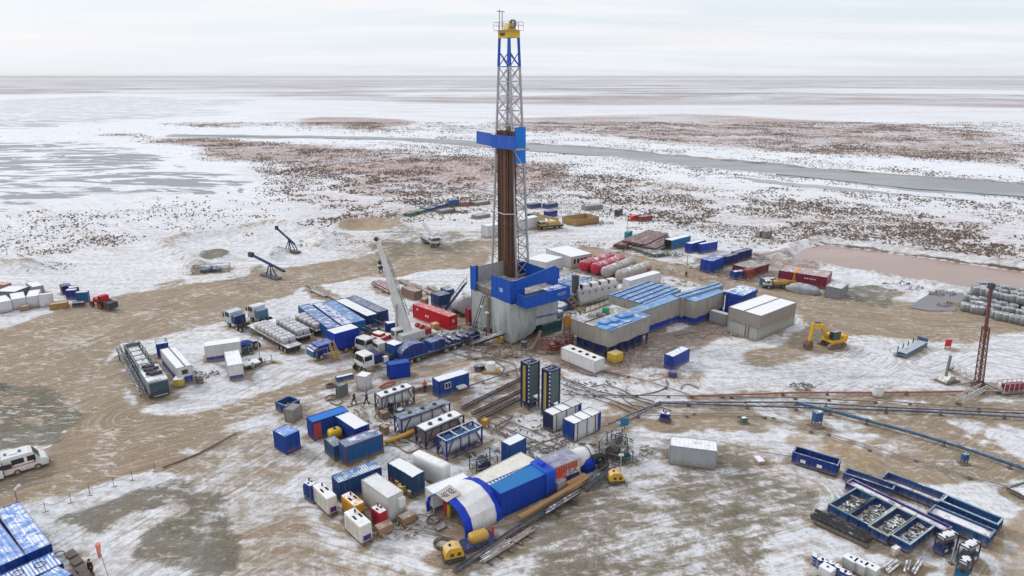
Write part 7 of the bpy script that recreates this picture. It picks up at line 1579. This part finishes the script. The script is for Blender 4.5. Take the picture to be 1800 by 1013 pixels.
frame_unit('navy drilling winch machinery heaped beside the catwalk ramp',(832,598),3.6,3.0,2.6,math.radians(35),c=(.01,.03,.10),machine=(.015,.04,.11)); frame_unit('dark blue manifold with red valves at the rig foot',(817,606),2.4,1.8,1.2,math.radians(35),c=(.02,.04,.14),machine=(.22,.02,.03))
drum('dark upright drum among the hoses at the rig foot',(921,612),(.05,.06,.09),r=.55,h=1.2); 
g=P(997,589); t=thing('separator_cone','orange tarpaulin cone on a grey drum beside the wrapped tanks','separator',(g.x,g.y,0),0); MB().cyl((0,0,0),(0,0,1.7),.8,n=14).build('drum',paint('separator_grey',(.25,.24,.21),dirt=.5),t); MB().cyl((0,0,1.7),(0,0,3.7),.75,.5,n=10).build('orange_cover',paint('orange_cover',(.60,.24,.04),rough=.7),t)
frame_unit('red steel pipe frame in front of the teal mud tank',(978,614),4.2,2.0,1.9,math.radians(20),c=(.42,.03,.03),machine=(.16,.03,.03)); frame_unit('tall red frame beside the orange cone',(1000,612),1.0,1.0,2.8,math.radians(35),c=(.45,.12,.10),machine=(.2,.1,.08))
pts=[P(950,583,1.6),P(944,598,.8),P(932,617,.2)]; single(MB().tube(pts,.35,8),'drain_chute',paint('chute_brown',(.24,.17,.13),dirt=.6),'muddy brown chute leading from the teal tank to the ground','chute')
# left of the rig
K('navy hut with a flat roof and short chimney behind the red container',(772,521),(789,514.5),(757,515),h=2.5,c=(.01,.03,.12),roof=(.03,.06,.18),snow=.25,style='flat',name='small_hut',cat='hut',door=False); K('grey blue hut behind the navy one at the foot of the stairway',(786,511),(796,507),(774,506),h=2.2,c=(.03,.05,.12),roof=(.12,.16,.26),snow=.4,style='flat',name='small_hut',cat='hut',door=False)
K('brown rusty box behind the crane boom beside the navy hut',(728,514),(736,508),(705,505),h=1.8,c=(.20,.11,.08),snow=.25,style='flat',name='rusty_box',cat='box',door=False,rust=.4); K('tan timber box between the rusty box and the navy hut',(748,527),(753,523),(741,524),h=1.8,c=(.33,.22,.15),snow=.3,style='flat',name='tan_box',cat='box',door=False)
tank('white round tank with a pink end between stairway and rig tarpaulin',(822,556),(806,548),1.9,(.45,.45,.47),snow=.5); K('red upright box beside the rig tarpaulin',(824,545),(829,543),(818,542),h=3.0,c=(.35,.02,.04),snow=.1,style='flat',name='red_cabinet',cat='cabinet',door=False)
bundle('mauve brown pipes stacked on the snow behind the crane hook',(662,500),(692,516),5,.25,(.25,.14,.13),z0=.1,snow=.35,rows=2,sleepers=2); bundle('thin dark pipes lying on snow beyond the five long containers',(541,502),(602,533),5,.10,(.10,.09,.10),z0=.1,snow=.4,sleepers=3); bundle('second strip of dark pipes beside the first on the snow',(546,510),(572,523),4,.1,(.08,.08,.09),z0=.1,snow=.5,sleepers=2)
for k,(x,y,L_) in enumerate(((735,506,9),(752,505,12),(702,494,10))): bundle(('grey steel joists dropped on snow behind the navy hut','long grey joists reaching toward the rig tarpaulin','dark joists dropped behind the mauve pipes')[k],(x,y),(x+26,y+14),3,.12,(.15,.14,.15),z0=.1,snow=.4)
# pump jacks in the left pit
def jack(label,px,rz,up=False):
    g=P(*px); t=thing('pump_jack',label,'pump jack',(g.x,g.y,0),rz); m=paint('jack_navy',(.012,.035,.11),snow=.2,dirt=.2)
    MB().box(-3.5,-.8,.05,3.0,.8,.4).build('base',m,t)
    for s in (-1,1): MB().beam((-1.0,s*.7,.4),(0,0,3.4),.2).build('samson_post',m,t); MB().beam((1.0,s*.7,.4),(0,0,3.4),.2).build('samson_post',m,t)
    if up: MB().beam((1.8,0,2.2),(-3.8,0,6.0),.4).build('walking_beam',m,t); MB().rbox(-4.2,-.3,5.6,-3.4,.3,6.6,r=.1).build('horse_head',m,t); MB().beam((1.8,0,2.2),(2.6,0,.5),.2).build('crank_arm',m,t)
    else: MB().beam((5.5,0,2.4),(-7.0,0,4.2),.45).build('walking_beam',m,t); MB().rbox(-8.2,-.4,3.7,-6.6,.4,4.8,r=.1).build('horse_head',M_dark,t)
    return t
jack('navy loading arm raised over the snowy pit beside the brown mound',(510,443),math.radians(-25),True); jack('long navy beam pivoting on a stand at the front of the snowy pit',(477,488),math.radians(-38))
frame_unit('low navy steel frame lying at the corner of the snowy pit',(372,477),8,3.6,1.3,math.radians(18),c=(.01,.03,.10),machine=(.05,.08,.14))
# people
person('person in dark work clothes striding past the framed tank, nearer the cabinet',(623,711),(.04,.04,.045),(.03,.03,.035),(.6,.6,.6),walk=.9,face=2.9,sc=1.06); person('person in navy work clothes walking closest to the framed tank',(645,711),(.012,.02,.10),(.015,.02,.06),(.02,.05,.3),walk=.8,face=2.9,sc=1.06)
person('person in an orange jacket and navy trousers beside the blue window cabin',(747,689),(.75,.13,.04),(.02,.02,.07),(.7,.25,.1),walk=.1,face=-1.5,sc=1.08); person('person in navy overalls and a white hard hat between the framed tanks',(689,727),(.012,.025,.10),(.012,.02,.07),(.7,.7,.7),walk=.2,face=-1.2,sc=1.05)
person('person in navy bending near the pump beside the framed tank',(683,724),(.02,.04,.12),(.015,.02,.06),(.05,.1,.3),walk=.3,face=.6,sc=1.0)
person('person in black standing at the picture bottom near the coral windsock',(162,1012),(.012,.012,.03),(.012,.012,.02),(.02,.02,.06),walk=.2,face=1.2)
# windsock, flag, rope fence
g=P(191,1016); t=thing('windsock','coral windsock on a thin pole near the bottom of the picture','windsock',(g.x,g.y,0),0); hh=3.6; MB().beam((0,0,0),(-.35,0,hh),.05).build('pole',M_chrome,t); MB().cyl((-.35,0,hh+.1),(-.5,.1,hh-1.5),.22,.12,n=10).build('sock',paint('sock_coral',(.75,.25,.18),rough=.8),t)
g=P(31,884); t=thing('windsock','small white windsock streaming above the blue site cabins','windsock',(g.x,g.y,0),0); MB().beam((0,0,0),(0,0,1.6),.05).build('pole',M_dark,t); MB().cyl((0,0,1.6),(.5,.2,2.1),.1,.17,n=10).build('sock',M_white,t)
def fpost(px):
    g=P(*px); t=thing('fence_post','thin cross shaped fence post in the roped line along the snowy verge','fence post',(g.x,g.y,0),random.random(),'cross shaped posts of the roped fence'); MB().beam((0,0,0),(0,0,1.3),.05).build('upright',M_dark,t); MB().beam((-.3,0,0.05),(.3,0,.05),.06).build('foot',M_dark,t); MB().beam((-.35,0,1.1),(.35,0,.95),.04).build('cross_bar',paint('bar_pink',(.45,.25,.25)),t); return g
fp=[fpost(p) for p in ((80.5,901),(125.4,885),(158.7,872),(200.8,856.5),(233.5,845.6),(272.6,829.5))]
pp=[]
for a_,b_ in zip(fp,fp[1:]):
    for k in range(4): u=k/4; q=a_.lerp(b_,u); q.z=.9-.35*math.sin(math.pi*u); pp.append(q)
q=fp[-1].copy(); q.z=.9; pp.append(q); single(MB().tube(pp,.025,5),'rope',paint('rope_grey',(.30,.25,.24)),'sagging rope strung along the cross shaped fence posts','rope')
for k,(x,y) in enumerate(((113,977),(122,990),(131,1003),(138,1014))): 
    crate(('dark mat step nearest the bright blue cabin roof','second dark mat step down from the bright blue roof','third dark mat step beside the striped roof cabin','lowest dark mat step at the picture bottom')[k],(x,y),.25,1.1,.8,c=(.05,.06,.08),name='step_mat',cat='step',rz=-.6,snow=.2)
# ------------------------------------------------------------------ pipelines, hoses, clutter
blu=(.012,.06,.17)
pipe('thick blue green pipeline slanting away to the picture edge',[(1400,708,.6),(1460,722,.6),(1590,756,.6),(1700,789,.6),(1830,834,.6)],.24,c=(.012,.085,.17),sup=9)
pipe('blue pipeline crossing the snow, lowest of the long level ones',[(1160,708,.4),(1400,716,.4),(1600,722,.4),(1830,735,.4)],.15,c=(.012,.04,.13),sup=8)
pipe('blue pipeline that rises to a bend beside the red one',[(1090,748,.3),(1160,707,.4),(1400,707,.4),(1560,716,.4),(1830,728,.4)],.13,c=(.01,.05,.14),sup=8)
pipe('blue pipeline running from the bend down to the white module containers',[(1070,745,.3),(1110,727,.35),(1155,709,.4)],.13,c=(.02,.07,.16),sup=5)
pipe('red pipeline stretching level across the snow to the mast',[(1216,696,.35),(1400,690,.35),(1540,690,.35),(1700,688,.35)],.15,c=(.40,.06,.05),sup=9,snow=.25)
pipe('grey pink pipeline continuing from the mast foot to the picture edge',[(1700,688,.35),(1830,687,.35)],.15,c=(.30,.22,.24),sup=9)
pipe('thin dark pipe running just below the red pipeline',[(990,694,.25),(1120,695,.25),(1400,699,.25),(1540,706,.25)],.09,c=(.05,.06,.07),sup=9,name='thin_pipe')
pipe('thin rusty pipe beside the blue pipelines toward the mast side',[(1540,704,.25),(1660,713,.25),(1830,724,.25)],.08,c=(.20,.12,.12),sup=9,name='thin_pipe')
pipe('thin grey steel line bending past the tank skids from the crossing',[(1130,731,.2),(1300,731,.2),(1345,733,.2),(1440,762,.2),(1600,812,.2),(1770,855,.2)],.05,c=(.12,.11,.11),sup=12,name='thin_line',n=5)
pipe('thin steel line lying next to the first, nearer the four bins',[(1130,726,.2),(1300,727,.2),(1360,734,.2),(1500,775,.2),(1700,836,.2),(1780,857,.2)],.05,c=(.10,.10,.10),sup=14,name='thin_line',n=5)
pipe('rusty line slanting from the wrapped tanks to the red pipeline',[(1062,652,.2),(1130,667,.25),(1216,695,.3)],.09,c=(.16,.09,.09),sup=8,name='thin_pipe')
pipe('thin line lying on dirt behind the lone grey container',[(1265,776,.12),(1330,793,.12),(1395,803,.12)],.05,c=(.09,.08,.08),sup=0,name='thin_line',n=5,flange=False)
pipe('dark culvert pipe beside the lower road and rope fence',[(286,822,.08),(350,797,.08),(415,762,.12)],.11,c=(.09,.07,.06),sup=0,name='culvert_pipe',flange=False,snow=.1)
pipe('navy pipe running from the window cabin toward the towers',[(826,678,.4),(870,663,.4),(915,647,.4)],.10,c=(.01,.03,.12),sup=5,name='thin_pipe')
for k,(a,b) in enumerate((((812,722),(920,668)),((830,732),(918,690)),((842,742),(915,704)),((724,691),(760,683)))):
    trestle(('navy pipe rack running past the yellow pump to the first tower','navy pipe rack in the middle, ending under the first tower','navy pipe rack closest to the white module containers','short pipe rack beside the grey framed tank')[k],a,b,w=.5,h=.2,st=2.2,c=(.012,.02,.06),name='pipe_rack',cat='pipe rack')
iron=paint('flow_iron',(.035,.04,.055),snow=.1,dirt=.35)
def ironline(label,pts,r=.085):
    return hose(label,pts,r,iron,name='flow_line',cat='pipe',z=.22,sub=1)
L_=[('flow line',[(842,744),(900,768),(950,790),(985,806)]),('flow line',[(850,738),(905,760),(960,783),(1000,800)]),('flow line',[(868,730),(930,755),(960,768)]),('flow line',[(925,790),(960,776),(1010,760)]),('flow line',[(880,722),(900,735),(870,750),(890,770)]),('flow line',[(940,775),(950,795),(975,800),(965,812)]),('flow line',[(895,742),(870,760),(905,775)]),('flow line',[(960,790),(980,780),(1000,790)]),
('flow line',[(990,668),(1050,688),(1110,700),(1180,722)]),('flow line',[(990,676),(1060,698),(1130,724)]),('flow line',[(995,686),(1080,712),(1110,726)]),('flow line',[(1040,680),(1062,676),(1090,684),(1120,700)]),('flow line',[(1085,690),(1120,699),(1150,706)]),('flow line',[(1090,697),(1110,712),(1140,718)]),('flow line',[(985,662),(1010,672),(1030,678)]),
('flow line',[(820,632),(860,628),(905,640),(912,668)]),('flow line',[(845,618),(880,625),(920,628)]),('flow line',[(800,606),(840,618),(870,610)]),('flow line',[(905,612),(950,622),(985,620)])]
wh=['from the framed tanks, nearest the tall blue cabin','through the middle of the pump lines','passing the yellow pump','linking pump lines to the white modules','zigzagging below the first tower','kinked in front of the violet roofed container','crossing behind the tall blue cabin','short, beside the white modules',
'from the second tower to the pipe crossing','beside the longest one east of the towers','lowest of those leaving the towers','curling up near the white tank container','close to the blue pipeline bend','just under the pipeline bend','shortest, beside the second tower',
'from the catwalk down to the first tower','in the churned mud by the yellow foot box','under the catwalk ramp','below the teal mud tank']
for (n_,pts),w_ in zip(L_,wh): ironline('dark jointed flow line '+w_,pts)
yp=paint('hose_yellow',(.60,.32,.03),dirt=.3,rough=.5)
hose('thick yellow hose leaving the framed tanks by the teal container',[(677,778,.3),(700,770,.4),(728,757,.9)],.30,yp,name='yellow_hose',cat='hose')
hose('orange red sling lying in front of the royal blue container',[(667,681,.2),(680,674,.25),(696,671,.2)],.18,paint('sling_red',(.50,.07,.03)),name='sling',cat='sling'); hose('second orange red sling beside the first one',[(669,683,.2),(684,678,.2),(695,674,.2)],.14,paint('sling_red',(.50,.07,.03)),name='sling',cat='sling')
hs('black hose curving from the blue drum over the snow',[(1171,668),(1172,680),(1150,690),(1110,697)],.09); hs('black hose making an arch on the snow past the blue drum',[(1197,684),(1200,678),(1212,676),(1228,683)],.08); hs('thin yellow hose scribbled near the blue drum',[(1141,662),(1155,657),(1170,662),(1150,668),(1138,666)],.06,yp)
hs('black cable looping off the corner of the teal container',[(661,797),(664,788),(680,783),(700,785),(720,782)],.05); hs('cable trailing from the cream generator to the tent',[(655,921),(700,915),(740,905),(762,915)],.05); hs('black hose tangle at the foot of the grey insulated box',[(690,918),(705,905),(715,910),(700,922),(722,904),(735,912)],.08)
hs('long thin cable lying across the snow toward the tent front',[(650,935),(720,930),(770,940),(815,955)],.04); hs('black hose from the tanks to the compressor skid',[(560,892),(575,902),(590,905)],.08); hs('dark hose loops beside the walking men',[(575,705),(590,698),(602,704),(594,712),(580,708)],.08); hs('hose lying from the framed tank to the rusty box',[(610,716),(640,708),(660,712),(690,735)],.06)
for k,(a,b,c_) in enumerate((((690,778),(715,795),(735,790)),((716,772),(740,785),(722,795)),((1000,640),(1020,655),(1050,662)),((930,600),(915,615),(935,628)),((770,610),(800,622),(840,632)),((860,632),(885,645),(880,660)))):
    hs('black hose '+('snaking past the white rounded unit','crumpled beside the white rounded unit','in front of the white tank container','between the dark drum and chute','along the reel trailer wheels','by the white drum on its yellow stand')[k],[a,b,c_],.07)
t,_a,_b=K('small yellow pump on rails among the flow lines',(853,741),(860,736),(848,736),h=1.0,c=(.55,.33,.03),snow=.2,door=False,style='flat',name='yellow_pump',cat='pump')
t,_a,_b=K('rusty wooden box below the walking men and framed tank',(672,728),(682,722),(664,722),h=.9,c=(.22,.14,.10),snow=.3,door=False,style='flat',name='rusty_box',cat='box'); K('brown bundle box beside the framed tanks and yellow hose',(676,753),(684,750),(666,747),h=1.0,c=(.33,.19,.11),snow=.3,door=False,style='flat',name='rusty_box',cat='box')
K('light blue small tank next to the men between the framed tanks',(703,723),(712,718),(698,718),h=.9,c=(.05,.12,.16),snow=.7,door=False,style='flat',name='small_tank',cat='tank'); K('white foam box beside the fourth blue bin',(1575,967),(1584,962),(1566,962),h=.8,c=(.66,.66,.66),snow=.9,door=False,style='flat',name='foam_box',cat='box')
K('white block lying on the dirt near the lone grey container',(1334,812),(1341,806),(1323,800),h=.3,c=(.6,.6,.62),snow=.9,door=False,style='flat',name='concrete_block',cat='block')
# pipe stacks of the far yard
for k,(p,q,n,rw) in enumerate((((1105,436),(1150,416),9,3),((1122,440),(1163,419),8,3),((1088,438),(1125,420),6,2),((1140,443),(1176,428),7,2))): bundle('rusty brown pipe stack '+('highest, at the middle of the far yard','beside the turquoise container','furthest from the turquoise container','lowest, toward the sandy road')[k],p,q,n,.30,(.16,.07,.06),z0=.2,rows=rw,snow=.35,sleepers=2)
K('dark green frame under the rusty pipe stacks by the sandy road',(1150,448),(1170,442),(1102,432),h=.8,c=(.03,.07,.08),snow=.4,door=False,style='flat',name='pipe_cradle',cat='frame');
def heap(label,px,r,h,c,name='scrap_heap',n=40,cat='scrap'):
    g=P(*px); rr=random.Random(int(px[0])); m=MB()
    for _ in range(n):
        a=rr.random()*6.28; d=math.sqrt(rr.random()); x,y=math.cos(a)*d*r[0],math.sin(a)*d*r[1]; z=h*(1-d)*rr.random(); b=rr.random()*3.14; l=rr.uniform(.2,.8)
        m.beam((g.x+x-math.cos(b)*l/2,g.y+y-math.sin(b)*l/2,z+.1),(g.x+x+math.cos(b)*l/2,g.y+y+math.sin(b)*l/2,z+.1+rr.uniform(-.1,.3)),rr.uniform(.05,.22),rr.uniform(.05,.2))
    o=single(m,name,paint(name+'_'+str(int(c[0]*100)),c,snow=.25,dirt=.5,rough=.85),label,cat); o['kind']='stuff'; return o
heap('pale snowy rubble by the green box in the far yard',(1165,451),(4.5,2),1.2,(.40,.38,.36)); heap('dark green gear heaped beside the pale rubble',(1187,449),(2.5,1.5),1.3,(.06,.14,.11)); heap('dark scrap strewn beside the sandy road',(1215,470),(8,2.5),.8,(.13,.12,.12),n=70)
heap('green and white gear piled on the maroon low tank',(1327,466),(3.5,2),2.6,(.25,.32,.24)); heap('white sacks piled by the grey green container',(1482,520),(1.6,1.2),1.2,(.55,.54,.58)); heap('dark rubble on the snow near the red pipeline',(1411,681),(1.8,1.2),.6,(.12,.13,.12)); heap('royal blue equipment scattered beyond the sandy road',(1582,505),(5,3),1.4,(.01,.04,.22),n=50); heap('dark green gear beside the slurry pool',(1655,517),(3,1.5),.8,(.05,.12,.10)); heap('ochre and grey debris at the slurry pool edge',(1668,536),(2.6,1.2),.6,(.32,.21,.10))
heap('hoses and metal bits heaped by the reel trailer',(800,596),(5,2.5),.8,(.05,.07,.14),n=80); heap('muddy debris around the rig foot and catwalk',(890,620),(8,3),.35,(.12,.08,.06),n=110); heap('blue grey frames tangled behind the red container',(795,545),(4.5,3),1.2,(.05,.08,.14),n=70); heap('dark mound of pipe ends beyond the far blue racks',(1000,358),(9,4),2.2,(.09,.06,.06),n=60)
heap('dark upright frames in the far blue yard',(960,362),(12,5),3.0,(.02,.05,.14),n=90); heap('grey metal crates rowed behind the orange skip',(1040,368),(14,4),1.8,(.16,.16,.18),n=90); heap('maroon and navy gear in front of the orange skip',(1030,394),(8,3),1.4,(.10,.06,.08),n=60); heap('blue grey gear beside the orange skip',(1060,393),(3.5,2.5),1.4,(.05,.08,.12),n=30); heap('blue gear behind the yellow crane lorry',(975,376),(8,4),1.8,(.01,.04,.17),n=60)
heap('pale grey rock pile on the snow near the tan mound',(590,414),(4.5,2.5),1.2,(.33,.32,.34),n=70); heap('dark scrap around the yard pipes behind the picture edge containers',(30,470),(14,5),1.5,(.16,.14,.15),n=110); heap('brown brush piled along the far fence line',(1245,402),(26,3),1.6,(.15,.11,.09),n=220); heap('brown clods along the yard end beside the grey pond',(1340,430),(16,5),1.0,(.18,.14,.11),n=110); heap('rusty parts scattered on the brown yard beside the orange frame',(1290,490),(9,3),.7,(.20,.09,.06),n=60)
heap('tangled metal under the rusty stacks by the dark frame',(1130,444),(8,3),.9,(.10,.09,.10),n=60); heap('blue gear and tubing in the row past the blue boxes',(1310,455),(6,4),1.8,(.02,.05,.14),n=60); heap('pump gear beside the white trailer with the jack post',(445,642),(3,2),.7,(.20,.20,.20),n=25); heap('yellow and black gear among the framed tanks',(735,770),(3,2),.6,(.07,.06,.07),n=40); heap('valves and chicksan joints littering the pump lines',(895,762),(9,5),.35,(.06,.06,.08),n=130); heap('pump hoses and joints in front of the white modules',(985,795),(6,3),.35,(.08,.075,.08),n=60); heap('small scrap near the yellow drum and joints east of the towers',(1040,684),(7,3),.35,(.07,.08,.10),n=60)
# steel joists, drums and cubes at the lower right
def ibc(label,px,c=(.42,.44,.43)):
    g=P(*px); t=thing('liquid_cube',label,'liquid container',(g.x,g.y,0),math.radians(-52)); MB().rbox(-.6,-.5,.15,.6,.5,1.15,r=.08,n=2).build('tank',paint('cube_tank',c,snow=.9,dirt=.3),t); MB().box(-.62,-.52,0,.62,.52,.14).build('pallet',M_dark,t); MB().cyl((0,0,1.14),(0,0,1.2),.12,n=8).build('cap',M_dark,t)
for k,(x,y) in enumerate(((1493,998),(1511,1006),(1530,1013))): ibc('grey cubic liquid container, '+('nearest the dirt','in the middle of its row of three','last of its row toward the joists')[k],(x,y))
ibc('pale grey cubic container standing between the blue drums',(1452,1015),(.50,.51,.53))
dl=['highest of the blue drum cluster','second blue drum beside the highest','blue drum behind the pale cube','blue drum touching the pale cube','blue drum nearest the row of cubes','blue drum at the bottom of the cluster','blue drum second from the bottom']
for k,(x,y) in enumerate(((1432,991),(1440,997),(1448,999),(1459,1003),(1471,1010),(1480,1018),(1488,1022))): drum('blue plastic drum, '+dl[k],(x,y),(.008,.03,.24),r=.32,h=.95,snow=.9,name='blue_drum')
for k,(p,q) in enumerate((((1552,1004),(1573,988)),((1560,1008),(1582,990)),((1592,1008),(1597,988)),((1603,1013),(1616,992)))): bundle('pair of grey steel joists lying '+('nearest the row of cubes','beside the first pair on the snow','upright on edge near the tank skids','closest to the orange soil patch')[k],p,q,2,.12,(.08,.10,.13),z0=.05,snow=.5,sleepers=0,name='steel_joist',cat='joist')
g=P(1671,990); t=thing('thin_post','thin grey post beside the tank skids','post',(g.x,g.y,0),0); MB().beam((0,0,0),(.05,0,2.4),.09).build('upright',M_chrome,t); MB().box(-.2,-.2,0,.2,.2,.08).build('foot',M_dark,t)
# the wall of bulk bags by the slurry pond
pr2=bulk_bag('grey white bulk bag in the long stacked wall beside the muddy pond',(0,0,0),0,1.5,c=(.27,.29,.31),group='bulk bags stacked by the muddy pond'); ff=True
for ri,(x0,y0,x1,y1,zz,n_) in enumerate(((1696,546,1840,580,0,17),(1712,540,1850,567,0,16),(1700,530,1850,562,0,17),(1706,525,1850,553,0,16),(1712,519,1850,546,0,15),(1706,528,1850,560,1.6,16),(1712,523,1850,551,1.6,15),(1718,517,1850,545,1.6,14),(1755,562,1850,581,0,9))):
    a,b=P(x0,y0),P(x1,y1)
    for k in range(n_):
        if random.random()<.06: continue
        q=a.lerp(b,k/(n_-1))+Vector((random.uniform(-.15,.15),random.uniform(-.15,.15),0)); q.z=zz
        pq=pix(q.x,q.y)
        if pq[0]>1830: continue
        rz=random.uniform(-.2,.2)-.35
        if ff: pr2.location=q; pr2.rotation_euler=(0,0,rz); ff=False
        else: o=dup(pr2,q,rz); o.scale=(random.uniform(.88,1.08),random.uniform(.88,1.08),random.uniform(.78,1.04)); o.rotation_euler[0]=random.uniform(-.05,.05)
# small things of the far yards
for k,(x,y) in enumerate(((1102,412),(1206,486))): lightmast(('thin lamp post beside the teal far yard hut','thin lamp post at the sandy road beside the crimson tanks')[k],(x,y),5)
K('low brown generator beside the fan end of the long trailer cabin',(348,668),(355,664),(343,664),h=.8,c=(.14,.11,.09),snow=.2,door=False,style='flat',name='small_generator',cat='generator')
g=P(478,637); t=thing('short_post','short grey post on a square foot beside the first bag trailer','post',(g.x,g.y,0),0); MB().beam((0,0,0),(0,0,1.4),.1).build('upright',M_chrome,t); MB().box(-.5,-.15,0,.5,.15,.1).build('foot',M_dark,t)

for lb,px,r,h,c,n in (('reels and fittings behind the red container near the hut',(760,545),(5,2.5),1.0,(.06,.08,.12),70),('grey scaffold parts under the navy stairway',(806,552),(3.5,3),2.2,(.07,.09,.13),60),('dark fittings in front of the red container',(760,590),(8,2),.5,(.05,.07,.13),90),
 ('blue and black gear between the white cabs and reel trailer',(700,628),(4,2),1.0,(.03,.05,.13),60),('hoses and frames behind the blue box lorry skid',(655,597),(6,3),1.2,(.05,.06,.08),90),('timber and sheet metal behind the white pump unit',(1045,492),(6,2),.8,(.18,.16,.15),60),
 ('planks on the snow between the white container and halls',(1180,500),(6,3),.25,(.25,.22,.19),40),('pipes and cables at the foot of the yellow brown stairway',(1005,560),(4,3),1.2,(.14,.11,.07),70),('muddy fittings between the orange cone and wrapped tanks',(985,600),(4,2),.8,(.14,.08,.06),60),
 ('small fittings around the framed tanks and walking men',(650,735),(5,3),.35,(.10,.08,.07),60),('scraps of timber on the mud beside the grey insulated box',(700,935),(3,1.5),.25,(.22,.15,.10),30),('bits of steel by the duct frame and sign plate',(1100,795),(3.5,3),.5,(.09,.10,.10),50),
 ('clods and steel bits along the catwalk side of the reel trailer',(770,615),(9,1.5),.35,(.07,.07,.10),90),('oddments beyond the grey white buildings behind the rig',(1010,430),(9,3),.6,(.12,.11,.12),60),('cable drums and boards strewn beside the two storey block',(1250,590),(7,2),.25,(.22,.17,.14),50),
 ('broken ice and clods beside the long trailer cabin',(355,660),(3,1.2),.5,(.17,.13,.10),40),('dark debris by the rusty frame in the snow pit',(560,432),(6,2),.6,(.13,.12,.13),50),('row of clods along the edge of the snow pit',(600,425),(12,2),.5,(.15,.14,.15),60),
 ('lumps of dirty snow along the sandy road verge',(1195,478),(12,2),.6,(.30,.27,.25),70),('fittings in the narrow alley behind the violet roofed container',(965,800),(5,1.5),.4,(.08,.09,.12),60)): heap(lb,px,r,h,c,n=n)
# ------------------------------------------------------------------ mud ring round standing things: trodden dirt plus painted-in contact shade
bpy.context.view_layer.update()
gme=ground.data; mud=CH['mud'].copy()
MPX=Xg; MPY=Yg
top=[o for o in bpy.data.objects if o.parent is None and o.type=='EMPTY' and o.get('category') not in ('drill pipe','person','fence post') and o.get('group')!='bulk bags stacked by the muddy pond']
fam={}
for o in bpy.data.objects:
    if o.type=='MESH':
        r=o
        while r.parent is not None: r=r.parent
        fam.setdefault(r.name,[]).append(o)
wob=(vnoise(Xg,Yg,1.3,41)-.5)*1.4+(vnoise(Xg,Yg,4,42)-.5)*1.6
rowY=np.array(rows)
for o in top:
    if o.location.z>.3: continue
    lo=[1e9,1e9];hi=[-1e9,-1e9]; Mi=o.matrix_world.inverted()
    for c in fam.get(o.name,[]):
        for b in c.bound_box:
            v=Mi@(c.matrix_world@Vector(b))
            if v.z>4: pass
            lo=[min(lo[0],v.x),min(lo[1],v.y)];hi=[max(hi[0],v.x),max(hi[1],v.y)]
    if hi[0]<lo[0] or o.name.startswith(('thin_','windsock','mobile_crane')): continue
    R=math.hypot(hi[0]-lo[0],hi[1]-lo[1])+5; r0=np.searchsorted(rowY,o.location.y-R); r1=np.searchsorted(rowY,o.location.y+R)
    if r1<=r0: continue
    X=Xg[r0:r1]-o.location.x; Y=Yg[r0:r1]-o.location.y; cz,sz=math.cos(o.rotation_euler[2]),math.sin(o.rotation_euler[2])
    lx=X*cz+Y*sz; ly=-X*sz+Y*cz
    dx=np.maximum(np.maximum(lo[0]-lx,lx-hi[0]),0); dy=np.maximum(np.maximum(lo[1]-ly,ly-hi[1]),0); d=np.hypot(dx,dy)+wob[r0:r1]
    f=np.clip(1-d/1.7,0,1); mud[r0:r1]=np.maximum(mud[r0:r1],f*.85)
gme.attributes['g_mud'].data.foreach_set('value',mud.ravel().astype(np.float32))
